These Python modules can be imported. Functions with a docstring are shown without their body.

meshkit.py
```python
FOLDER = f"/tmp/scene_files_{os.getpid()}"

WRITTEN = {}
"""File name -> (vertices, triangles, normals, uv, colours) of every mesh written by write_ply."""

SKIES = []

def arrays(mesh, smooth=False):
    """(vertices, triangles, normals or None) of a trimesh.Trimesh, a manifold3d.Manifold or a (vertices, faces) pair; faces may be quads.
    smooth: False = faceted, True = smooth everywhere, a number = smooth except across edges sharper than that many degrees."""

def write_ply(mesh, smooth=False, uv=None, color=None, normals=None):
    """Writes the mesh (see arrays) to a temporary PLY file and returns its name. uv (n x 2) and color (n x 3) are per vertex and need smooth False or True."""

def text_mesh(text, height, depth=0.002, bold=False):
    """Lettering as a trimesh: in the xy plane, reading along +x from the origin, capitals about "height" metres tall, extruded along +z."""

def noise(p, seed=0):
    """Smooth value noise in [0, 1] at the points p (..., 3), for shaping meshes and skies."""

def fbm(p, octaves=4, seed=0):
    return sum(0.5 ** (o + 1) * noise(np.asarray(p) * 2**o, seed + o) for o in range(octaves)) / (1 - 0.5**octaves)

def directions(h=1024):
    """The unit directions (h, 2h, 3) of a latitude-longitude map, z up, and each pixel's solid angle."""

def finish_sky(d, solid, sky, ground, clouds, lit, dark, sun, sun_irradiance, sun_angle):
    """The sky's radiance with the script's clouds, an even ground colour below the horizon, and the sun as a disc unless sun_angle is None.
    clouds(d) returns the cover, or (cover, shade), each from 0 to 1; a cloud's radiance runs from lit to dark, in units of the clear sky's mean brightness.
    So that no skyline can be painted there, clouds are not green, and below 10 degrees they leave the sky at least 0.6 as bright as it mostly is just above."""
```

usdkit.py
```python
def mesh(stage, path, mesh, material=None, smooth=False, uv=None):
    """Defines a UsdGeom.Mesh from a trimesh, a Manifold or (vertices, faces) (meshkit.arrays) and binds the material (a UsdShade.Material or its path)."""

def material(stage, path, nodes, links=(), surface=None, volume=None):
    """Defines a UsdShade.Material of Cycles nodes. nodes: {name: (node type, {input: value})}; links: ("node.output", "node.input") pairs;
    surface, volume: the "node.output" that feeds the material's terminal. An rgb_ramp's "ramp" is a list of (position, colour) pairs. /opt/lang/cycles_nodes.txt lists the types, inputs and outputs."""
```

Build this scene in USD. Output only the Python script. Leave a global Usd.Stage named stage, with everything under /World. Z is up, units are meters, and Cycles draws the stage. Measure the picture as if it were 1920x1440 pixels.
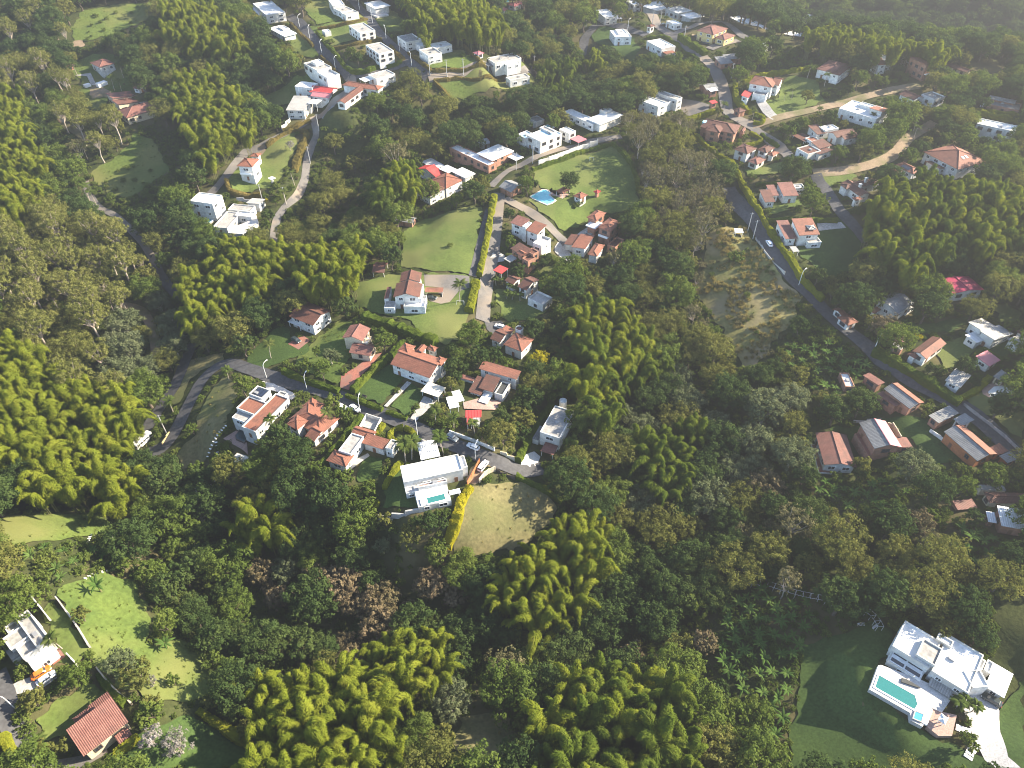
import math, random
import numpy as np
import trimesh, usdkit, meshkit, shapely
from shapely.geometry import Polygon, Point, LineString, MultiPoint
from scipy.interpolate import RBFInterpolator, RegularGridInterpolator
from scipy.ndimage import gaussian_filter
from scipy.spatial import Delaunay
from pxr import Usd, UsdGeom, UsdLux, UsdShade, Sdf, Gf, Vt

stage = Usd.Stage.CreateInMemory()
UsdGeom.SetStageUpAxis(stage, UsdGeom.Tokens.z)
world = UsdGeom.Xform.Define(stage, '/World')
stage.SetDefaultPrim(world.GetPrim())
UsdGeom.Scope.Define(stage, '/World/Looks')

# ---------------------------------------------------------------- camera, sky, sun, exposure
CAM_Z, PITCH, FPX = 175.0, 43.0, 1356.0
EXPOSURE = 1.9
cam = UsdGeom.Camera.Define(stage, '/World/camera')
cam.AddTranslateOp().Set(Gf.Vec3d(0, 0, CAM_Z))
cam.AddRotateXOp().Set(90.0 - PITCH)
cam.CreateHorizontalApertureAttr(36.0)
cam.CreateFocalLengthAttr(36.0 * FPX / 1920.0)
cam.CreateClippingRangeAttr(Gf.Vec2f(1.0, 6000.0))
cam.CreateExposureAttr(EXPOSURE)

SUN_AZ = math.atan2(0.96, 0.24)          # rotation = atan2(x, y) of the direction towards the sun
SUN_EL = math.radians(29.0)
usdkit.material(stage, '/World/Looks/sky', {
    's': ('sky_texture', {'sky_type': 'single_scattering', 'sun_disc': False, 'sun_elevation': SUN_EL, 'sun_rotation': SUN_AZ, 'altitude': 1400.0, 'aerosol_density': 1.6}),
    'b': ('background_shader', {'strength': 0.095})}, [('s.color', 'b.color')], surface='b.background')
dome = UsdLux.DomeLight.Define(stage, '/World/sky')
UsdShade.MaterialBindingAPI.Apply(dome.GetPrim()).Bind(UsdShade.Material.Get(stage, '/World/Looks/sky'))
dome.GetPrim().SetCustomDataByKey('kind', 'structure')
sun = UsdLux.DistantLight.Define(stage, '/World/sun')
sun.CreateNormalizeAttr(True)
sun.CreateIntensityAttr(1.25)
sun.CreateAngleAttr(0.53)
sun.CreateColorAttr(Gf.Vec3f(1.0, 0.89, 0.71))
_sd = np.array([math.sin(SUN_AZ) * math.cos(SUN_EL), math.cos(SUN_AZ) * math.cos(SUN_EL), math.sin(SUN_EL)])
sun.AddRotateZOp().Set(math.degrees(math.atan2(_sd[0], -_sd[1])))
sun.AddRotateXOp().Set(90.0 - math.degrees(SUN_EL))

rng = np.random.default_rng(7)
# ---------------------------------------------------------------- pixels of the 1920 x 1440 photograph to rays, and back
_a = math.radians(90.0 - PITCH)
EYE = np.array([0, 0, CAM_Z])
FWD = np.array([0, math.sin(_a), -math.cos(_a)])
UP = np.array([0, math.cos(_a), math.sin(_a)])
RIGHT = np.array([1.0, 0, 0])


def ray(p):
    p = np.atleast_2d(np.asarray(p, float))
    d = FWD + ((p[:, :1] - 960) / FPX) * RIGHT + ((720 - p[:, 1:2]) / FPX) * UP
    return d / np.linalg.norm(d, axis=1, keepdims=True)


def project(P):
    P = np.atleast_2d(P) - EYE
    z = P @ FWD
    return np.stack([960 + FPX * (P @ RIGHT) / z, 720 - FPX * (P @ UP) / z], 1)


# ---------------------------------------------------------------- terrain: heights at pixels, smoothed through
CTRL = """620,720,0 780,720,0 900,780,0 850,600,2 760,550,3 830,440,6 930,450,5 1100,420,6 1050,370,7 1100,330,8 900,300,9 925,720,-0.5 1040,825,-3 960,640,-0.5 1030,260,12 1100,220,14 1240,190,18
960,930,-3 950,1020,-9 780,960,-3 300,1000,-22 400,1100,-24 600,1180,-24 850,1150,-24 1000,1200,-24 1150,1150,-26 1250,1050,-24 1200,900,-20 1150,750,-17
1130,640,-11 1180,500,-6 1240,400,2 600,1350,-14 900,1400,-10 1100,1350,-18 1250,1350,-16 1350,1300,-12 1760,1280,2 1560,1300,-7 1600,1420,-6 1620,1200,-5 1500,1150,-8 1400,1100,-10
1350,1250,-12 1560,850,-6 1660,830,-4 1800,840,0 1900,860,2 1700,980,-2 1880,960,2 1750,1100,0 1900,1150,4 1500,950,-12 1400,800,-12 1450,700,-4 1550,600,2
1400,520,6 1450,450,10 1330,500,2 1300,620,-8 1650,700,2 1750,650,4 1850,620,6 1800,540,8 1650,450,9 1500,430,12 1620,340,16 1780,300,18 1880,240,20 1890,350,12
1400,250,16 1430,170,22 1530,270,18 1620,210,22 1700,120,28 1850,120,28 1330,80,28 1250,50,28 1140,40,27 1300,150,22 1200,120,18 1150,150,11 1000,200,5 860,168,21 905,152,24
960,150,23 880,230,3 700,290,2 650,330,-3 600,380,-6 640,450,-5 500,520,-10 400,560,-14 330,560,-16 290,620,-17 250,800,-18 150,900,-13 60,1180,6 200,1250,2
100,1380,4 330,1250,-4 390,1300,-9 100,1020,3 200,1050,-2 30,950,0 397,697,-6 290,843,-14 400,750,-6 480,780,-3 590,800,-1 380,880,-14 430,920,-11 100,500,-6
150,650,-12 30,700,-7 60,300,2 170,370,-6 250,200,12 120,130,14 200,60,22 60,50,24 30,200,4 80,250,-1 300,100,20 400,60,20 360,200,7 400,250,4 330,330,2 470,310,8
400,390,2 440,400,3 550,250,12 600,200,14 520,30,32 620,60,32 700,80,32 650,140,27 800,100,30 950,110,28 880,40,21 970,10,25 1050,100,16 1050,40,15 750,20,30
1450,60,27 1600,95,28 1780,105,28 1900,105,27 1000,1440,-10 20,1430,5 1900,1430,3 300,1430,-3"""


def _terrain():
    pts = []
    for t in CTRL.split():
        x, y, z = map(float, t.split(','))
        d = ray((x, y))[0]
        k = (z - CAM_Z) / d[2]
        q = EYE + d * k
        pts.append((q[0], q[1], z))
    # ground that lies behind the ridge on the right, under the camera and all round
    pts += [(150, 640, 12), (230, 600, -12), (330, 560, -22), (450, 520, -22), (600, 480, -20), (150, 800, 60), (250, 720, 30), (350, 680, 22), (480, 640, 22), (650, 620, 22),
            (250, 860, 95), (400, 820, 105), (550, 790, 110), (750, 780, 110), (400, 980, 170), (700, 950, 180), (0, 700, 42), (-200, 620, 42), (-400, 560, 40),
            (0, 900, 60), (-300, 850, 60), (0, 40, -8), (-150, 30, 4), (150, 30, 4), (-300, 100, 5), (320, 120, 8), (-420, 300, 18), (480, 300, 26), (-500, 450, 35)]
    pts = np.array(pts)
    f = RBFInterpolator(pts[:, :2], pts[:, 2], kernel='thin_plate_spline', smoothing=25.0, neighbors=40)
    xs = np.unique(np.concatenate([np.arange(-1200, -480, 40), np.arange(-480, 520.1, 2.5), np.arange(520, 1201, 40)]))
    ys = np.unique(np.concatenate([np.arange(-300, 30, 30), np.arange(30, 620.1, 2.5), np.arange(620, 1000, 10), np.arange(1000, 1801, 50)]))
    cx, cy = np.arange(-480, 521, 10.0), np.arange(30, 1001, 10.0)
    gx, gy = np.meshgrid(cx, cy, indexing='ij')
    cz = np.clip(f(np.stack([gx.ravel(), gy.ravel()], 1)).reshape(gx.shape), -32, 190)
    coarse = RegularGridInterpolator((cx, cy), gaussian_filter(cz, 0.8), method='cubic' if False else 'linear')
    X, Y = np.meshgrid(xs, ys, indexing='ij')
    Z = coarse(np.stack([np.clip(X, -480, 520).ravel(), np.clip(Y, 30, 1000).ravel()], 1)).reshape(X.shape)
    Z = gaussian_filter(Z, 2.2)
    n = meshkit.fbm(np.stack([X / 14, Y / 14, 0 * X], -1), 3, 5) - 0.5
    return xs, ys, Z + 0.9 * n


XS, YS, ZG = _terrain()


def _regrid():
    global _tz
    _tz = RegularGridInterpolator((XS, YS), ZG, bounds_error=False, fill_value=0.0)


_regrid()


def tz(x, y=None):
    q = np.atleast_2d(x) if y is None else np.stack([np.ravel(x), np.ravel(y)], 1)
    return _tz(q[:, :2])


_STEPS = np.concatenate([np.arange(60, 420, 2.5), np.arange(420, 1400, 6.0)])


def at(p, dz=0.0):
    """Where the ground (raised by dz) stands that the photograph shows at pixel p: (n, 3)."""
    d = ray(p)
    P = EYE + d[:, None, :] * _STEPS[None, :, None]
    below = P[..., 2] < tz(P.reshape(-1, 3)).reshape(P.shape[:2]) + dz
    i = np.where(below.any(1), below.argmax(1), len(_STEPS) - 1)
    lo, hi = _STEPS[np.maximum(i - 1, 0)], _STEPS[i]
    for _ in range(12):
        mid = (lo + hi) / 2
        q = EYE + d * mid[:, None]
        b = q[:, 2] < tz(q) + dz
        hi, lo = np.where(b, mid, hi), np.where(b, lo, mid)
    q = EYE + d * hi[:, None]
    q[:, 2] -= dz
    return q


def on_plane(p, z):
    d = ray(p)
    return EYE + d * ((z - CAM_Z) / d[:, 2:3])


CROPS = dict(a=(440, 0, 6), b=(700, 0, 6), c=(1080, 0, 6), d=(740, 160, 6), e=(960, 160, 6), f=(1280, 120, 6), g=(1600, 120, 6), h=(340, 220, 6), i=(880, 360, 6),
             j=(680, 460, 6), k=(520, 540, 6), l=(400, 660, 6), m=(600, 700, 6), n=(820, 640, 6), o=(680, 780, 6), p=(1600, 500, 6), q=(1600, 640, 6), r=(1500, 740, 6),
             s=(1600, 820, 6), t=(1600, 1140, 6), u=(0, 1100, 6), v=(0, 1200, 6), w=(1340, 300, 6), x=(40, 60, 6), y=(1480, 0, 4.364), R1=(0, 0, 3), R2=(640, 0, 3),
             R3=(1280, 0, 3), R4=(0, 480, 3), R5=(640, 480, 3), R6=(1280, 480, 3), R7=(0, 960, 3), R8=(640, 960, 3), R9=(1280, 960, 3), Z=(900, 560, 12), F=(0, 0, 1))


def px(crop, *v):
    """Survey notes: positions read off an enlargement of the photograph, as pixels of the whole photograph."""
    if len(v) == 1 and isinstance(v[0], str):
        v = [float(t) for t in v[0].replace(',', ' ').split()]
    o = CROPS[crop]
    return np.array(v, float).reshape(-1, 2) / o[2] + np.array(o[:2])


# ---------------------------------------------------------------- prims, names, labels
_names = {}


def path_for(name, parent=None):
    base = (parent if parent else '/World') + '/' + name
    k = _names.get(base, -1) + 1
    _names[base] = k
    return base if k == 0 else f'{base}_{k:03d}'


def tag(prim, label=None, cat=None, group=None, kind=None):
    for k, v in (('label', label), ('category', cat), ('group', group), ('kind', kind)):
        if v:
            prim.SetCustomDataByKey(k, v)
    return prim


def thing(name, label, cat, loc=(0, 0, 0), rz=0.0, group=None):
    x = UsdGeom.Xform.Define(stage, path_for(name))
    x.AddTranslateOp().Set(Gf.Vec3d(*map(float, loc)))
    if rz:
        x.AddRotateZOp().Set(float(rz))
    return tag(x.GetPrim(), label, cat, group)


class MB:
    """Collects faces with their own plane coordinates (metres along and up a face) into one mesh."""

    def __init__(s):
        s.v, s.f, s.uv, s.n = [], [], [], 0

    def poly(s, pts, u=None, w=None):
        p = np.asarray(pts, float)
        if u is None:
            u = p[1] - p[0]
            u = u / (np.linalg.norm(u) + 1e-9)
        if w is None:
            nrm = np.cross(p[1] - p[0], p[-1] - p[0])
            w = np.cross(nrm, u)
            w = w / (np.linalg.norm(w) + 1e-9)
        s.v.append(p)
        s.uv.append(np.stack([p @ u, p @ w], 1))
        s.f.append(np.array([(0, i, i + 1) for i in range(1, len(p) - 1)]) + s.n)
        s.n += len(p)

    def prism(s, ring, z0, z1):
        """ring: 2-D points anticlockwise; z0, z1 numbers or one per point."""
        r = np.asarray(ring, float)[:, :2]
        if Polygon(r).exterior.is_ccw is False:
            r = r[::-1]
        a = np.column_stack([r, np.broadcast_to(z0, len(r))])
        b = np.column_stack([r, np.broadcast_to(z1, len(r))])
        s.poly(b)
        s.poly(a[::-1])
        for i in range(len(r)):
            j = (i + 1) % len(r)
            s.poly([a[i], a[j], b[j], b[i]])

    def slab(s, quad, t):
        """A plate: quad is its upper face (anticlockwise from above), t its thickness straight down."""
        q = np.asarray(quad, float)
        lo = q - np.array([0, 0, t])
        s.poly(q)
        s.poly(lo[::-1])
        for i in range(len(q)):
            j = (i + 1) % len(q)
            s.poly([lo[i], lo[j], q[j], q[i]])

    def box(s, c, half, u, v=None):
        """An upright box: centre, half sizes along u, v = z x u and z."""
        u = np.array([u[0], u[1], 0.0])
        v = np.array([-u[1], u[0], 0.0])
        c = np.asarray(c, float)
        ring = [c + a * half[0] * u + b * half[1] * v for a, b in ((-1, -1), (1, -1), (1, 1), (-1, 1))]
        s.prism(np.array(ring)[:, :2], c[2] - half[2], c[2] + half[2])

    def tube(s, p0, p1, r0, r1=None, n=6):
        p0, p1 = np.asarray(p0, float), np.asarray(p1, float)
        r1 = r0 if r1 is None else r1
        d = (p1 - p0) / (np.linalg.norm(p1 - p0) + 1e-9)
        a = np.cross(d, [0, 0, 1.0] if abs(d[2]) < 0.9 else [1.0, 0, 0])
        a /= np.linalg.norm(a)
        b = np.cross(d, a)
        t = np.arange(n) * 2 * math.pi / n
        o = np.cos(t)[:, None] * a + np.sin(t)[:, None] * b
        A, B = p0 + o * r0, p1 + o * r1
        for i in range(n):
            j = (i + 1) % n
            s.poly([A[i], A[j], B[j], B[i]])
        s.poly(B)

    def grid(s, P):
        """P (n, m, 3): a sheet of quads sharing vertices."""
        n, m = P.shape[:2]
        i = np.arange(n * m).reshape(n, m)
        q = np.stack([i[:-1, :-1], i[1:, :-1], i[1:, 1:], i[:-1, 1:]], -1).reshape(-1, 4)
        s.add(P.reshape(-1, 3), np.vstack([q[:, [0, 1, 2]], q[:, [0, 2, 3]]]))

    def add(s, v, f, uv=None):
        v = np.asarray(v, float)
        s.v.append(v)
        s.uv.append(v[:, :2] if uv is None else uv)
        s.f.append(np.asarray(f) + s.n)
        s.n += len(v)

    def build(s, name, mat, parent=None, smooth=False, origin=None):
        if not s.v:
            return None
        v = np.vstack(s.v)
        if origin is not None:
            v = v - np.asarray(origin, float)
        p = path_for(name, str(parent.GetPath()) if parent else None)
        return usdkit.mesh(stage, p, (v, np.vstack(s.f)), mat, smooth=smooth, uv=np.vstack(s.uv)).GetPrim()


# ---------------------------------------------------------------- materials
M = {}


def mat(name, nodes, links, surface='p.BSDF', volume=None):
    M[name] = usdkit.material(stage, '/World/Looks/' + name, nodes, links, surface=surface, volume=volume)
    return M[name]


def blotchy(name, c1, c2, scale=0.4, rough=0.8, c3=None, fine=3.0, bump=0.0, spec=0.3):
    """A weathered surface: two tones in soft patches and a third, finer one."""
    nd = {'g': ('geometry', {}), 'n1': ('noise_texture', {'scale': scale, 'detail': 5.0, 'roughness': 0.6}), 'r1': ('rgb_ramp', {'ramp': [(0.35, c1), (0.65, c2)]}),
          'n2': ('noise_texture', {'scale': fine, 'detail': 3.0}), 'r2': ('rgb_ramp', {'ramp': [(0.3, (0.72, 0.72, 0.72)), (0.7, (1.12, 1.12, 1.12))]}),
          'm': ('mix_color', {'blend_type': 'multiply', 'fac': 1.0, 'use_clamp': False}), 'p': ('principled_bsdf', {'roughness': rough, 'specular_ior_level': spec})}
    lk = [('g.position', 'n1.vector'), ('g.position', 'n2.vector'), ('n1.fac', 'r1.fac'), ('n2.fac', 'r2.fac'), ('r1.color', 'm.a'), ('r2.color', 'm.b')]
    last = 'm.result'
    if c3 is not None:
        nd['n3'] = ('noise_texture', {'scale': scale * 0.35, 'detail': 3.0})
        nd['r3'] = ('rgb_ramp', {'ramp': [(0.48, (0, 0, 0)), (0.62, (1, 1, 1))]})
        nd['m3'] = ('mix_color', {'blend_type': 'mix', 'b': c3})
        lk += [('g.position', 'n3.vector'), ('n3.fac', 'r3.fac'), ('r3.color', 'm3.fac'), ('m.result', 'm3.a')]
        last = 'm3.result'
    lk.append((last, 'p.base_color'))
    if bump:
        nd['b'] = ('bump', {'strength': 0.7, 'distance': bump})
        lk += [('n2.fac', 'b.height'), ('b.normal', 'p.normal')]
    return mat(name, nd, lk)


def plain(name, c, rough=0.5, metallic=0.0, spec=0.5, coat=0.0):
    return mat(name, {'p': ('principled_bsdf', {'base_color': c, 'roughness': rough, 'metallic': metallic, 'specular_ior_level': spec, 'coat_weight': coat})}, [])


def ribbed(name, c1, c2, step, dirt, bump=0.04, rough=0.7, rows=0.42):
    """Roofing: ribs or tile columns run up the slope, rows cross it, and the weather stains it."""
    nd = {'t': ('texture_coordinate', {}), 'g': ('geometry', {}), 'sx': ('separate_xyz', {}),
          'mx': ('math', {'math_type': 'multiply', 'value2': 2 * math.pi / step}), 'sin': ('math', {'math_type': 'sine'}),
          'my': ('math', {'math_type': 'multiply', 'value2': 1 / rows}), 'fr': ('math', {'math_type': 'fraction'}),
          'n1': ('noise_texture', {'scale': 0.55, 'detail': 6.0, 'roughness': 0.65}), 'r1': ('rgb_ramp', {'ramp': [(0.36, c1), (0.64, c2)]}),
          'wn': ('noise_texture', {'scale': 5.0, 'detail': 2.0}), 'wr': ('rgb_ramp', {'ramp': [(0.3, (0.68, 0.68, 0.68)), (0.72, (1.18, 1.18, 1.18))]}),
          'm1': ('mix_color', {'blend_type': 'multiply', 'fac': 1.0, 'use_clamp': False}),
          'n3': ('noise_texture', {'scale': 0.22, 'detail': 5.0, 'roughness': 0.7}), 'r3': ('rgb_ramp', {'ramp': [(0.5, (0, 0, 0)), (0.68, (0.75, 0.75, 0.75))]}),
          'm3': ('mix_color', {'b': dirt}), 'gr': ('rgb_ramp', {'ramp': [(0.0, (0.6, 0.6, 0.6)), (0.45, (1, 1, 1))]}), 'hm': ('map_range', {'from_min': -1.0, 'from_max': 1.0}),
          'm4': ('mix_color', {'blend_type': 'multiply', 'fac': 0.8}), 'hs': ('math', {'math_type': 'add'}),
          'b': ('bump', {'strength': 0.8, 'distance': bump}), 'p': ('principled_bsdf', {'roughness': rough, 'specular_ior_level': 0.3})}
    lk = [('t.UV', 'sx.vector'), ('sx.x', 'mx.value1'), ('mx.value', 'sin.value1'), ('sx.y', 'my.value1'), ('my.value', 'fr.value1'), ('g.position', 'n1.vector'),
          ('g.position', 'wn.vector'), ('g.position', 'n3.vector'), ('n1.fac', 'r1.fac'), ('wn.fac', 'wr.fac'), ('r1.color', 'm1.a'), ('wr.color', 'm1.b'), ('n3.fac', 'r3.fac'),
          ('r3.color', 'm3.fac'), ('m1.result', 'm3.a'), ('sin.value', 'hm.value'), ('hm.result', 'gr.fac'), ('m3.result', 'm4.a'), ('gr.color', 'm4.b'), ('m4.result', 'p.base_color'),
          ('sin.value', 'hs.value1'), ('fr.value', 'hs.value2'), ('hs.value', 'b.height'), ('b.normal', 'p.normal')]
    return mat(name, nd, lk)


def leafy(name, dark, light, tip, trans=0.35, sc=0.35, big=0.07):
    """Foliage: tone drifts from tree to tree and from clump to clump; light passes through the leaves."""
    nd = {'g': ('geometry', {}), 'o': ('object_info', {}), 'n1': ('noise_texture', {'scale': big, 'detail': 2.0}), 'n2': ('noise_texture', {'scale': sc, 'detail': 4.0, 'roughness': 0.6}),
          'wn': ('white_noise_texture', {'dimensions': '1D'}), 'a1': ('math', {'math_type': 'multiply_add', 'value2': 0.5, 'value3': 0.0}), 'a2': ('math', {'math_type': 'multiply_add', 'value2': 0.45}),
          'a3': ('math', {'math_type': 'multiply_add', 'value2': 0.28}), 'r': ('rgb_ramp', {'ramp': [(0.28, dark), (0.62, light), (0.88, tip)]}),
          'd': ('diffuse_bsdf', {}), 'tr': ('translucent_bsdf', {}), 'x': ('mix_closure', {'fac': trans}), 'hs': ('hsv', {'saturation': 1.15, 'value': 1.15})}
    lk = [('g.position', 'n1.vector'), ('g.position', 'n2.vector'), ('g.random_per_island', 'wn.w'), ('n1.fac', 'a1.value1'), ('n2.fac', 'a2.value1'), ('a1.value', 'a2.value3'),
          ('wn.value', 'a3.value1'), ('a2.value', 'a3.value3'), ('a3.value', 'r.fac'), ('r.color', 'd.color'), ('r.color', 'hs.color'), ('hs.color', 'tr.color'),
          ('d.BSDF', 'x.closure1'), ('tr.BSDF', 'x.closure2')]
    return mat(name, nd, lk, surface='x.closure')


plain('white_paint', (0.80, 0.79, 0.76), 0.7)
blotchy('white_wall', (0.68, 0.67, 0.64), (0.58, 0.57, 0.53), 0.35, 0.85, (0.48, 0.465, 0.42), fine=0.9)
blotchy('cream_wall', (0.62, 0.52, 0.36), (0.55, 0.46, 0.33), 0.6, 0.85)
blotchy('yellow_wall', (0.62, 0.46, 0.18), (0.56, 0.42, 0.2), 0.6, 0.85)
blotchy('orange_wall', (0.42, 0.16, 0.06), (0.36, 0.14, 0.06), 0.6, 0.85)
mat('brick_wall', {'t': ('texture_coordinate', {}), 'b': ('brick_texture', {'color1': (0.36, 0.14, 0.075), 'color2': (0.28, 0.11, 0.06), 'mortar': (0.34, 0.26, 0.2), 'scale': 1.0, 'brick_width': 0.5, 'row_height': 0.16, 'mortar_size': 0.018}),
                    'g': ('geometry', {}), 'n': ('noise_texture', {'scale': 0.8, 'detail': 4.0}), 'r': ('rgb_ramp', {'ramp': [(0.3, (0.75, 0.75, 0.75)), (0.7, (1.1, 1.1, 1.1))]}),
                    'm': ('mix_color', {'blend_type': 'multiply', 'fac': 1.0}), 'p': ('principled_bsdf', {'roughness': 0.85})},
    [('t.UV', 'b.vector'), ('g.position', 'n.vector'), ('n.fac', 'r.fac'), ('b.color', 'm.a'), ('r.color', 'm.b'), ('m.result', 'p.base_color')])
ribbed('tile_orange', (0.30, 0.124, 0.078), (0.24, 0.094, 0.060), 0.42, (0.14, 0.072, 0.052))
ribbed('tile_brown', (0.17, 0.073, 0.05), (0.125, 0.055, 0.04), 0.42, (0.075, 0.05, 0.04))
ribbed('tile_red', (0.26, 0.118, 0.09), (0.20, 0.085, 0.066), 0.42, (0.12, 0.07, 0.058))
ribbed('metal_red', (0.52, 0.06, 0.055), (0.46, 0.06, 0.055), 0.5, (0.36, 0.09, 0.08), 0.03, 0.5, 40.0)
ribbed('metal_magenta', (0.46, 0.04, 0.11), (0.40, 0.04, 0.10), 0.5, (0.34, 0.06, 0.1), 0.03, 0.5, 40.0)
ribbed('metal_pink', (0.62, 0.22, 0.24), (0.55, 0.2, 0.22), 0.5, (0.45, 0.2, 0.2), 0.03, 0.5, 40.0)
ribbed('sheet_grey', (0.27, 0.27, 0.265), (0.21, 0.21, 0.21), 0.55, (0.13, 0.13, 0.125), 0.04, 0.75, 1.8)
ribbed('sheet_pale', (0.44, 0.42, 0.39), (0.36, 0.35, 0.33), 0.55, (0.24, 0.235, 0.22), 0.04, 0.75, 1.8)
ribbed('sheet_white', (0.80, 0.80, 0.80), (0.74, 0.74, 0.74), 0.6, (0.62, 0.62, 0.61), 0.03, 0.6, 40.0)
blotchy('membrane', (0.84, 0.84, 0.83), (0.74, 0.74, 0.72), 0.25, 0.75, (0.68, 0.67, 0.64), fine=0.7)
blotchy('roof_slab', (0.36, 0.34, 0.31), (0.27, 0.26, 0.245), 0.35, 0.9, fine=1.2)
blotchy('roof_dark', (0.06, 0.062, 0.06), (0.045, 0.048, 0.046), 0.6, 0.7)
blotchy('concrete', (0.42, 0.40, 0.37), (0.34, 0.325, 0.30), 0.3, 0.9, fine=1.5)
blotchy('paving_pink', (0.40, 0.27, 0.22), (0.34, 0.23, 0.19), 0.4, 0.9)
blotchy('paving_red', (0.30, 0.12, 0.085), (0.25, 0.10, 0.075), 0.5, 0.9, (0.2, 0.11, 0.085))
blotchy('stone_white', (0.58, 0.55, 0.52), (0.5, 0.475, 0.45), 0.4, 0.85)
blotchy('asphalt', (0.085, 0.083, 0.085), (0.068, 0.067, 0.069), 0.15, 0.9, fine=0.9)
blotchy('asphalt_worn', (0.17, 0.155, 0.14), (0.12, 0.112, 0.105), 0.15, 0.95, (0.22, 0.18, 0.14))
blotchy('dirt', (0.27, 0.20, 0.13), (0.21, 0.155, 0.10), 0.25, 0.95, (0.13, 0.12, 0.05))
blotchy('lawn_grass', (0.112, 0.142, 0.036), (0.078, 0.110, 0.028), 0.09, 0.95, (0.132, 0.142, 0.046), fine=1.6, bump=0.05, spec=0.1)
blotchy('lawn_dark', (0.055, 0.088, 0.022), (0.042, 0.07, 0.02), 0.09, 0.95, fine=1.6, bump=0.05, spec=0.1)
blotchy('pasture_grass', (0.100, 0.134, 0.030), (0.070, 0.102, 0.024), 0.08, 0.95, (0.128, 0.135, 0.042), fine=0.9, bump=0.08, spec=0.1)
blotchy('dry_grass', (0.185, 0.160, 0.075), (0.135, 0.125, 0.055), 0.1, 0.95, (0.105, 0.115, 0.042), fine=1.0, bump=0.1, spec=0.1)
blotchy('golden_grass', (0.215, 0.185, 0.072), (0.15, 0.152, 0.05), 0.13, 0.95, (0.25, 0.20, 0.11), fine=0.8, bump=0.15, spec=0.1)
leafy('leaf_straw', (0.15, 0.145, 0.045), (0.25, 0.21, 0.075), (0.36, 0.28, 0.12), 0.3)
leafy('leaf_grass', (0.06, 0.085, 0.018), (0.115, 0.14, 0.03), (0.18, 0.18, 0.055), 0.3)
blotchy('earth', (0.035, 0.045, 0.016), (0.055, 0.062, 0.022), 0.12, 1.0, (0.085, 0.075, 0.035), fine=1.0, bump=0.2, spec=0.05)
plain('pane', (0.028, 0.034, 0.042), 0.12, spec=0.6)
plain('frame_white', (0.7, 0.7, 0.68), 0.6)
plain('frame_dark', (0.07, 0.055, 0.045), 0.6)
plain('door_wood', (0.16, 0.075, 0.04), 0.6)
plain('steel_grey', (0.3, 0.3, 0.3), 0.5, 0.3)
plain('pole_concrete', (0.42, 0.41, 0.39), 0.9)
plain('solar_blue', (0.02, 0.028, 0.05), 0.2, spec=0.7)
plain('blue_tank', (0.3, 0.6, 0.72), 0.4)
plain('rubber', (0.02, 0.02, 0.02), 0.8)
plain('car_white', (0.78, 0.78, 0.78), 0.3, coat=0.5)
plain('car_orange', (0.62, 0.16, 0.015), 0.3, coat=0.5)
plain('car_grey', (0.25, 0.28, 0.3), 0.3, 0.3, coat=0.5)
plain('car_dark', (0.025, 0.035, 0.035), 0.25, coat=0.5)
plain('lamp_red', (0.4, 0.02, 0.02), 0.3)
plain('lamp_clear', (0.75, 0.75, 0.72), 0.15)


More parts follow.
